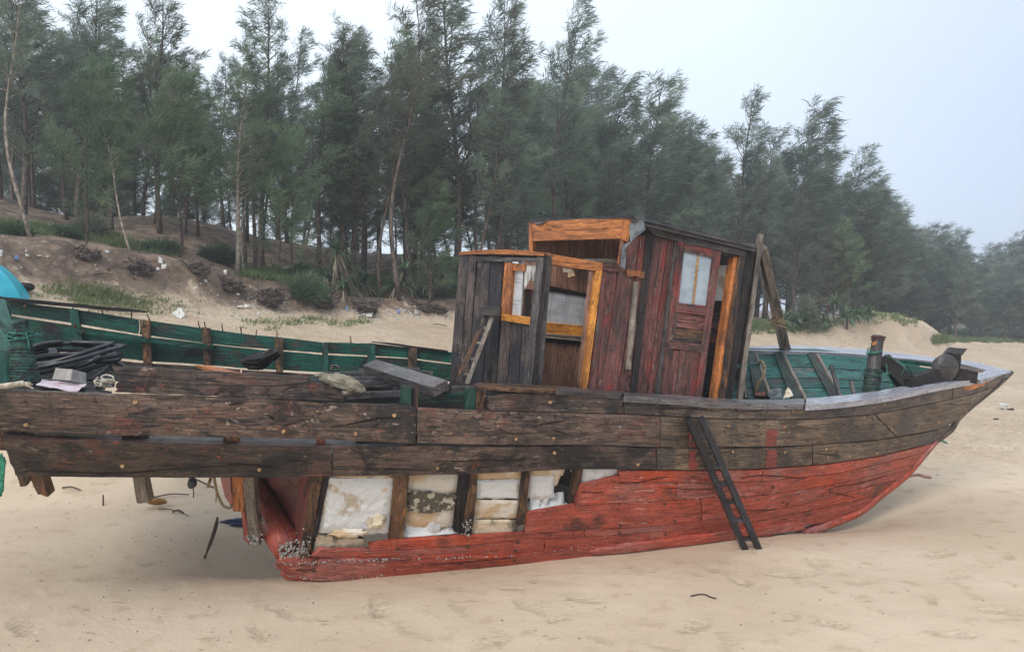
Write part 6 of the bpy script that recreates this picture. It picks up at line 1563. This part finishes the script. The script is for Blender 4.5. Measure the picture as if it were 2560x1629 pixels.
def plant_tree(kind, i, px, Y, top, label, mats=('bark', 'needle'), rot=None, group=None, wide=1.0, lean=0.0):
    """base column px at depth Y on the ground, its tip at photo row top"""
    tm, cm, H = PROTO[kind][i % len(PROTO[kind])]
    X = (px - CX) * Y / FPX; z = ground_at(X, Y) - .08
    hz = CAM_H - (top - HZ) * Y / FPX - z - .38          # the sprays stand above the leader
    s = max(hz, 1.2) / H
    r = random.Random(int(px * 13 + Y * 7 + i)); rot = r.uniform(-.5, .5) if rot is None else rot
    t = thing("casuarina_tree", label, "tree", (X, Y, z), group)
    t.scale = (s * wide, s * wide, s); t.rotation_euler = (r.uniform(-.03, .03), lean, rot)
    for me_, nm, mt in ((tm, "trunk", mats[0]), (cm, "crown", mats[1])):
        o = bpy.data.objects.new(nm, me_)
        if not me_.materials: me_.materials.append(M[mt])
        COL.objects.link(o); o.parent = t
        o.material_slots[0].link = 'OBJECT'; o.material_slots[0].material = M[mt]
    return t
# the trees that can be picked out one by one
plant_tree('thin', 2, 78, 13.3, -160, "slender pale trunked casuarina curving up at the far left edge", ('bark_pale', 'needle'), .2, lean=-.16)
plant_tree('thin', 1, 330, 13.9, 120, "pale speckled trunk leaning left from the bank edge below a bright green crown", ('bark_pale', 'needle_green'), 0, wide=1.0, lean=-.20)
plant_tree('young', 0, 215, 14.6, 140, "bright green young casuarina behind the leaning pale trunk", ('bark', 'needle_green'), wide=.9)
plant_tree('tall', 0, 594, 16.2, 60, "casuarina with two pale stems rising from the bank", ('bark_pale', 'needle_green'), 0)
plant_tree('thin', 0, 612, 16.4, 250, "second pale stem close beside the double trunk", ('bark_pale', 'needle_olive'), .4)
plant_tree('young', 1, 450, 15.6, 170, "bright green bushy casuarina between the leaning trunk and the double stem", ('bark', 'needle_green'), wide=1.0)
plant_tree('young', 0, 690, 17.0, 300, "low green casuarina right of the double stem", ('bark', 'needle_green'), wide=.9)
plant_tree('tall', 3, 400, 18.5, -110, "tall casuarina with a straight dark trunk and open top, over the leaning trunk", ('bark', 'needle_olive'))
plant_tree('tall', 1, 655, 19.0, -60, "dense tall casuarina with a long branch reaching right at its top", ('bark', 'needle'), 2.6)
plant_tree('thin', 0, 1000, 17.9, -70, "thin single trunked casuarina with sparse tufts standing before the dense tall ones", ('bark', 'needle_olive'), .3, wide=1.25)
plant_tree('full', 0, 1075, 18.4, 430, "low spreading green casuarina over the second pandanus", ('bark', 'needle_green'), wide=1.25)
plant_tree('tall', 1, 1140, 22.0, -130, "broadest tallest casuarina, dark and dense, left of the wheelhouse", ('bark', 'needle'), .2, wide=1.12)
plant_tree('tall', 3, 1260, 23.0, -40, "tall casuarina forking beside the broadest one", ('bark', 'needle'), wide=1.0)
plant_tree('tall', 2, 1390, 24.5, -25, "tall casuarina with a narrow bending spire above the wheelhouse", ('bark', 'needle'), .1, wide=1.0)
plant_tree('full', 1, 1500, 27.0, 190, "casuarina with a small pointed top right of the bending spire", ('bark', 'needle'), 0)
plant_tree('full', 0, 1620, 28.0, 195, "rounded casuarina standing behind the wheelhouse roof", ('bark', 'needle'), 0, wide=1.1)
plant_tree('full', 2, 1720, 29.0, 300, "lower rounded casuarina behind the lashed spars", ('bark', 'needle'), .2, wide=1.1)
plant_tree('tall', 0, 1850, 31.0, 228, "casuarina with twin feathery spires right of the lashed spars", ('bark', 'needle'), 0, wide=1.15)
plant_tree('full', 1, 1975, 32.0, 255, "broad windswept casuarina right of the twin spires", ('bark', 'needle'), 0, wide=1.15)
plant_tree('tall', 2, 2110, 34.0, 355, "last tall casuarina of the row, leaning over the mooring post", ('bark', 'needle'), 0, wide=1.35)
plant_tree('full', 2, 2180, 35.0, 480, "low casuarina with one long branch pointing right at the end of the row", ('bark', 'needle'), .1, wide=1.3)
plant_tree('tall', 4, 195, 18.0, -90, "dense tall casuarina over the turquoise basket boat, right of the curving trunk", ('bark', 'needle'), .4, wide=1.25)
plant_tree('tall', 1, 60, 17.5, -120, "dense tall casuarina at the top left corner behind the curving trunk", ('bark', 'needle'), 1.2, wide=1.2)
plant_tree('tall', 3, 860, 20.0, 40, "tall casuarina left of the thin sparse one, its top in the open sky", ('bark', 'needle_olive'), 1.0, wide=1.1)
# crowds behind
rt = random.Random(99)
sky = tab([-150, 0, 330, 480, 540, 620, 700, 770, 870, 960, 1090, 1180, 1300, 1390, 1450, 1500, 1640, 1720, 1795, 1850, 1960, 2060, 2140, 2220, 2300, 2360, 2480, 2560, 2700],
          [-80, -40, 40, 130, 130, 60, 60, 170, 60, 40, 20, 10, 120, 60, 140, 225, 225, 320, 380, 270, 280, 370, 400, 520, 560, 548, 600, 578, 560])
ZONES = {'ridge': [(150, "over the turquoise basket boat"), (330, "behind the leaning pale trunk"), (480, "right of the leaning pale trunk"), (660, "behind the double stem"), (800, "left of the tall pandanus"), (930, "behind the tall pandanus"), (1060, "behind the rounded pandanus"), (9999, "left of the wheelhouse")],
         'mid': [(1380, "over the deckhouse"), (1560, "over the after end of the wheelhouse"), (1720, "over the wheelhouse door"), (1900, "behind the lashed spars"), (2060, "over the fore well"), (9999, "over the mooring post")],
         'far': [(2300, "behind the sand mound"), (2420, "just right of the sand mound"), (2520, "over the bow tip"), (9999, "at the right edge")]}
GRP = {'ridge': "casuarinas crowded along the dune ridge", 'mid': "casuarinas in the rows behind the wheelhouse", 'far': "casuarinas in the far tree line"}
def crowd(x0, x1, n, y0, y1, kinds, lab, row, drop=(0, 160), mats=('needle',), wide=(1.0, 1.2)):
    for k in range(n):
        px = lerp(x0, x1, (k + rt.uniform(.1, .9)) / n); Y = rt.uniform(y0, y1)
        kd = rt.choice(kinds); zone = next(z for lim, z in ZONES[lab] if px < lim)
        what = {'tall': "tall casuarina", 'thin': "thin stemmed casuarina", 'full': "bushy casuarina", 'young': "low casuarina"}[kd]
        plant_tree(kd, rt.randint(0, 9), px, Y, float(sky(px)) + rt.uniform(*drop), what + " of the " + row + " " + zone, ('bark', rt.choice(mats)), rt.uniform(-.6, .6), GRP[lab], rt.uniform(*wide))
crowd(-120, 1220, 18, 17.5, 21, ('tall', 'thin', 'tall'), 'ridge', "front ridge row", (-20, 190), ('needle', 'needle', 'needle_olive', 'needle_green'), (1.1, 1.35))
crowd(-140, 1280, 22, 21.5, 25.5, ('tall', 'thin', 'tall'), 'ridge', "second ridge row", (-30, 170), ('needle', 'needle', 'needle_olive'), (1.1, 1.35))
crowd(-160, 1320, 19, 26, 31, ('tall', 'thin'), 'ridge', "third ridge row", (10, 210), ('needle', 'needle', 'needle_green'), (1.1, 1.3))
crowd(-100, 1300, 10, 31, 38, ('thin', 'thin', 'tall'), 'ridge', "hindmost ridge row", (150, 330))
crowd(-60, 1250, 16, 23, 30, ('young',), 'ridge', "understorey", (300, 420), ('needle', 'needle_olive'), (1.1, 1.5))
crowd(1220, 2160, 14, 25.5, 33, ('tall', 'thin', 'tall', 'full'), 'mid', "front row", (30, 190), wide=(1.1, 1.4), mats=('needle', 'needle_green', 'needle_olive'))
crowd(1250, 2200, 16, 33, 42, ('tall', 'tall', 'full'), 'mid', "middle row", (25, 190), wide=(1.3, 1.6))
crowd(1300, 2230, 16, 42, 52, ('full',), 'mid', "rear row", (60, 260), wide=(1.4, 1.8))
crowd(2130, 2420, 8, 40, 48, ('full', 'tall'), 'far', "far line, nearest end", (10, 90), wide=(1.2, 1.5))
crowd(-60, 1260, 10, 30, 37, ('full',), 'ridge', "low screen behind the ridge", (230, 400), ('needle', 'needle_olive'), (1.0, 1.3))
crowd(2150, 2680, 12, 52, 62, ('full', 'tall'), 'far', "far line, front", (0, 70), wide=(1.4, 1.7))
crowd(2150, 2700, 14, 62, 74, ('full',), 'far', "far line, rear", (10, 90), wide=(1.5, 1.9))
crowd(2180, 2700, 14, 46, 52, ('full', 'young'), 'far', "low edge of the far line", (80, 190), wide=(1.4, 1.8))

# ================================================================ undergrowth
def leaf_strip(p, d, L, w, droop, n=5):
    d = unit(d); s = unit(np.cross(d, (0, 0, 1)) + 1e-6); out = []
    pts = [p + d * L * t + np.array((0, 0, -droop * L * t * t)) for t in np.linspace(0, 1, n + 1)]
    for k in range(n):
        a, b = w * (1 - (k / n) ** 1.5), w * (1 - ((k + 1) / n) ** 1.5) + .001
        out.append((pts[k] - s * a, pts[k] + s * a, pts[k + 1] + s * b, pts[k + 1] - s * b))
    return np.array(out).reshape(-1, 3)
def pandanus(label, spots, seed, s=1.0, dead=True):
    """several rosettes on one leaning stem, skirts of dead leaves below"""
    r = random.Random(seed); base = ground_hit(*spots[0][:2])
    t = thing("pandanus", label, "plant", base)
    G, Dd = [], []; gt, dt = [], []; bag = Bag()
    for (px, py, hgt) in spots:
        b = ground_hit(px, py); b = np.array((b[0], b[1], b[2])); c = b + np.array((r.uniform(-.1, .1), 0, hgt))
        tube("stem", spline([b - np.array((0, 0, .05)), (b + c) / 2 + np.array((r.uniform(-.08, .08), 0, 0)), c], 7), .035, M['root'], t, 6)
        for k in range(46):
            a = r.uniform(0, 6.28); e = r.uniform(.05, 1.35)
            v = leaf_strip(c, np.array((math.cos(a) * math.cos(e), math.sin(a) * math.cos(e), math.sin(e))), r.uniform(.38, .62) * s, .026 * s, r.uniform(.3, .8)); G.append(v); gt += [r.uniform(.1, 1)] * len(v)
        if dead:
            for k in range(44):
                a = r.uniform(0, 6.28); e = r.uniform(-.9, .15); z = r.uniform(-.75, -.02) * max(.25, hgt)
                v = leaf_strip(c + np.array((0, 0, z)), np.array((math.cos(a) * math.cos(e), math.sin(a) * math.cos(e), math.sin(e))), r.uniform(.30, .55) * s, .021 * s, r.uniform(.5, 1.2)); Dd.append(v); dt += [r.uniform(0, 1)] * len(v)
    o = obj("leaves", tri_mesh("leaves", np.concatenate(G), gt, True), M['pandan'], t); o["kind"] = "stuff"
    if dead: o = obj("dead_leaves", tri_mesh("dead_leaves", np.concatenate(Dd), dt, True), M['deadleaf'], t); o["kind"] = "stuff"
    return t
pandanus("tall pandanus with shaggy skirts of dead leaves at the bank edge", [(845, 738, 1.05), (872, 734, .65), (820, 734, .42), (895, 740, .25), (860, 744, .2), (915, 736, .35)], 1, 1.35)
pandanus("rounded pandanus with a drooping brown skirt right of the tall one", [(1002, 742, .68), (985, 745, .30), (1025, 744, .28)], 2, 1.3)
pandanus("green strap leaved pandanus clump close to the deckhouse wall", [(1110, 742, .62), (1060, 745, .35), (1085, 748, .30), (1135, 735, .75), (1150, 745, .4)], 3, 1.35, False)
pandanus("pandanus thicket on the dune behind the fore well", [(2090, 815, .75), (2040, 818, .35), (2010, 820, .3), (2130, 812, .35), (1960, 820, .25), (2170, 802, .25), (2060, 822, .2), (2115, 822, .4), (2150, 808, .3), (1985, 822, .25)], 4, 1.5, False)
pandanus("small pandanus sprouting under the trees left of the tall one", [(745, 668, .25)], 6, .8, False)
def shrub(label, px, py, w, h, seed, mat='shrub', n=900, cat="shrub", name="shrub", spread=.5, L=.18, W=.012):
    p = ground_hit(px, py); k = p[1] / FPX; g = np.random.default_rng(seed)
    t = thing(name, label, cat, p)
    d = g.normal(0, 1, (n, 3)); d[:, 2] = np.abs(d[:, 2]); d /= np.linalg.norm(d, axis=1, keepdims=True); rad = g.uniform(.3, 1, (n, 1)) ** .6
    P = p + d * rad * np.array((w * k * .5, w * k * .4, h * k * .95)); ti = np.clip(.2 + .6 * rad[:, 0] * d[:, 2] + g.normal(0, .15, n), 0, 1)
    v, tn = blades(P, d, L, W, seed, 5, spread, (.3, 0, .25), .0, ti)
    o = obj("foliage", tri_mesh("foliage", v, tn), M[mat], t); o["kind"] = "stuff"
    bag = Bag()
    for i in range(9):
        bag.tube(spline([p - np.array((0, 0, .04)), p + d[i] * .4 * np.array((w * k * .5, w * k * .4, h * k)), p + d[i] * .85 * np.array((w * k * .5, w * k * .4, h * k))], 6), np.linspace(.012, .004, 6), 4)
    bag.build("stem", M['twig'], t)
    return t
shrub("dense round green shrub on the bank crest below the double stem", 545, 655, 90, 34, 51, 'shrub', 800)
shrub("wispy blue green bush hanging over the bank left of the tall pandanus", 765, 750, 70, 55, 52, 'needle_green', 1000, "bush", "bush", .35, .26, .010)
shrub("green bush under the trees left of the tall pandanus", 755, 705, 80, 38, 53, 'shrub', 900, "bush", "bush")
shrub("green bush at the foot of the curving pale trunk", 36, 588, 70, 18, 54, 'shrub', 260, "bush", "bush")
shrub("green bush on the grassy crest right of the curving pale trunk", 160, 590, 60, 14, 55, 'shrub', 200, "bush", "bush")
shrub("dark bush at the top of the slope over the grassy crest", 225, 588, 80, 48, 56, 'needle_olive', 420, "bush", "bush")
shrub("grassy bush right of the leaning pale trunk", 405, 628, 90, 18, 57, 'shrub', 280, "bush", "bush")
shrub("leafless spiky shrub on the dune behind the lashed spars", 2010, 815, 60, 75, 58, 'needle_olive', 420, "shrub", "shrub", .4, .3, .012)
shrub("low dark scrub patch at the foot of the far trees right of the mound", 2430, 846, 190, 20, 59, 'needle', 1700, "bush", "bush", .5, .45, .03)
shrub("low dark scrub at the far right edge under the tree line", 2560, 852, 170, 20, 60, 'needle', 1500, "bush", "bush", .5, .45, .03)
# root masses bared by the sea
def roots(label, px, py, w, h, seed, cat="roots", name="root_mass", stump=False):
    p = ground_hit(px, py); k = p[1] / FPX; r = random.Random(seed); t = thing(name, label, cat, p); bag = Bag(); top = p + np.array((0, .15, h * k * .7))
    for i in range(60):
        a = r.uniform(-3.0, .0) if r.random() < .8 else r.uniform(0, 3.1); d = np.array((math.cos(a) * w * k * .55, math.sin(a) * w * k * .35, -h * k * r.uniform(.1, .9)))
        s = top + np.array((r.uniform(-.3, .3) * w * k, r.uniform(-.1, .1), r.uniform(-.2, .25) * h * k))
        e = s + d * r.uniform(.2, .75); e[2] = max(e[2], ground_at(e[0], e[1]) - .03)
        bag.tube(spline([s, (s + e) / 2 + np.array([r.gauss(0, .07) for _ in range(3)]), e], 6), np.linspace(r.uniform(.010, .022), .004, 6), 4)
    bag.build("roots", M['root'], t)["kind"] = "stuff"
    v, f = lump_data(top + np.array((0, .08, -.08)), (w * k * .42, .20, h * k * .42), seed, ICO3, .75, 2.8)
    obj("stump" if stump else "clod", mesh("clod", v, f), M['root'], t)
    return t
roots("dark root mass on the bank crest above the grass patch", 205, 660, 60, 44, 71)
roots("dark root mass right of the leaning pale trunk on the bank", 330, 695, 72, 44, 72)
roots("tangled root mass on the bank right of the second one", 565, 735, 74, 38, 73)
roots("dark earth and roots on the crest between the stump and the bush", 480, 690, 70, 34, 76)
roots("dead stump with bared roots and a turquoise cup on top", 665, 775, 74, 58, 74, "stump", "stump", True)
roots("root mat hanging from the bank under the wispy bush", 800, 775, 80, 36, 75)
roots("root mat hanging from the bank under the tall pandanus", 905, 790, 80, 40, 77)
roots("root mat in the litter close to the deckhouse wall", 1060, 785, 120, 28, 78)
# fallen branches
for k, (a, b, lab) in enumerate((((D7(1530, 820)), D7(1760, 735), "dead branch sticking out of the second root mass"), (D7(1340, 890), D7(1590, 880), "thin dead branch lying below the second root mass"), (bx(1300, 890), bx(1450, 815), "dead branch leaning on the bank below the pandanus"), (bx(1940, 1070), bx(2080, 1090), "thin stick lying on the sand left of the deckhouse"))):
    stick(lab, a, b, .014, .06)
# ---- grass: nobody could count it
def grass(region, n, h0, h1, seed, name, label, tint=(.2, .8)):
    r = np.random.default_rng(seed); vs, ts = [], []
    pr = random.Random(seed)
    k = 0
    while k < n:
        px, py = region(pr); p = ground_hit(px, py); m = pr.randint(14, 24)
        base = p + np.c_[r.normal(0, .10, m), r.normal(0, .10, m), np.full(m, -.015)]
        d = np.c_[r.normal(.12, .35, m), r.normal(0, .35, m), np.ones(m)]; d /= np.linalg.norm(d, axis=1, keepdims=True)
        l = r.uniform(h0, h1, (m, 1)); s = np.cross(d, r.normal(0, 1, (m, 3))); s /= np.linalg.norm(s, axis=1, keepdims=True)
        w = .006 + .0004 * p[1]
        tip = base + d * l; tip[:, 0] += l[:, 0] * .3 * r.uniform(0, 1, m)
        vs.append(np.stack([base - s * w, base + s * w, tip], 1).reshape(-1, 3)); ts.append(np.repeat(r.uniform(*tint, m), 3)); k += 1
    o = obj(name, tri_mesh(name, np.concatenate(vs), np.concatenate(ts)), M['grass']); o["kind"] = "stuff"; o["label"] = label
    return o
def r_crest(r):
    px = r.uniform(-20, 420); return px, float(np.interp(px, [0, 145, 328, 420], [580, 588, 622, 640])) - abs(r.gauss(0, 13))
grass(r_crest, 330, .05, .17, 81, "grass", "green grass along the crest of the bank at the left", (.1, .8))
def r_foot(r):
    return r.gauss(290, 80), r.gauss(752, 11) + 0
grass(lambda r: (lambda x: (x, 738 + (x - 232) * .15 + r.gauss(0, 14)))(r.gauss(265, 80)), 360, .03, .085, 82, "grass", "yellow green grass patch at the foot of the bank behind the broken rail", (.45, 1.0))
def r_mid(r):
    px = r.uniform(600, 800); return px, float(np.interp(px, [600, 700, 800], [690, 704, 722])) - abs(r.gauss(0, 16))
grass(r_mid, 240, .07, .20, 83, "grass", "green grass on the bank crest left of the tall pandanus", (.0, .6))
grass(lambda r: (r.uniform(930, 1150), 742 - abs(r.gauss(0, 26))), 260, .10, .26, 84, "grass", "green weeds round the pandanus near the deckhouse", (.0, .6))
grass(lambda r: (r.uniform(1830, 2070), 814 + r.gauss(0, 8)), 420, .06, .18, 85, "grass", "pale green grass on the dune behind the fore well", (.1, .8))
grass(lambda r: (lambda x: (x, 779 + (x - 2171) * .12 + abs(r.gauss(0, 10))))(r.uniform(2100, 2290)), 110, .06, .18, 86, "grass", "sparse grass tufts on the sand mound behind the bow", (.2, .9))
grass(lambda r: (r.uniform(2330, 2640), 850 + r.gauss(0, 3)), 420, .12, .34, 87, "grass", "dark grass edging the far tree line right of the mound", (.1, .7))
grass(lambda r: (r.uniform(600, 920), 806 + r.gauss(0, 7)), 45, .05, .13, 88, "grass", "tiny green tufts on the sand at the foot of the bank", (.2, .7))

# ================================================================ rain-damp air
hx = [(-190, -14, -3.2), (210, 330, 16.5)]
v = [(hx[a][0], hx[b][1], hx[c][2]) for c in (0, 1) for b in (0, 1) for a in (0, 1)]
hz_me = mesh("haze", v, [(0, 2, 3, 1), (4, 5, 7, 6), (0, 1, 5, 4), (2, 6, 7, 3), (1, 3, 7, 5), (0, 4, 6, 2)], smooth=False)
T = NT("rain_haze")
pv_ = T.new("VolumePrincipled")
pv_.inputs["Color"].default_value = (.84, .91, 1.0, 1)
pv_.inputs["Density"].default_value = 0.0026
pv_.inputs["Anisotropy"].default_value = 0.2
T.link(pv_.outputs[0], T.out.inputs["Volume"])
hz_o = obj("haze", hz_me, T.m)
hz_o["kind"] = "stuff"; hz_o["label"] = "pale rain haze filling the air over the beach"
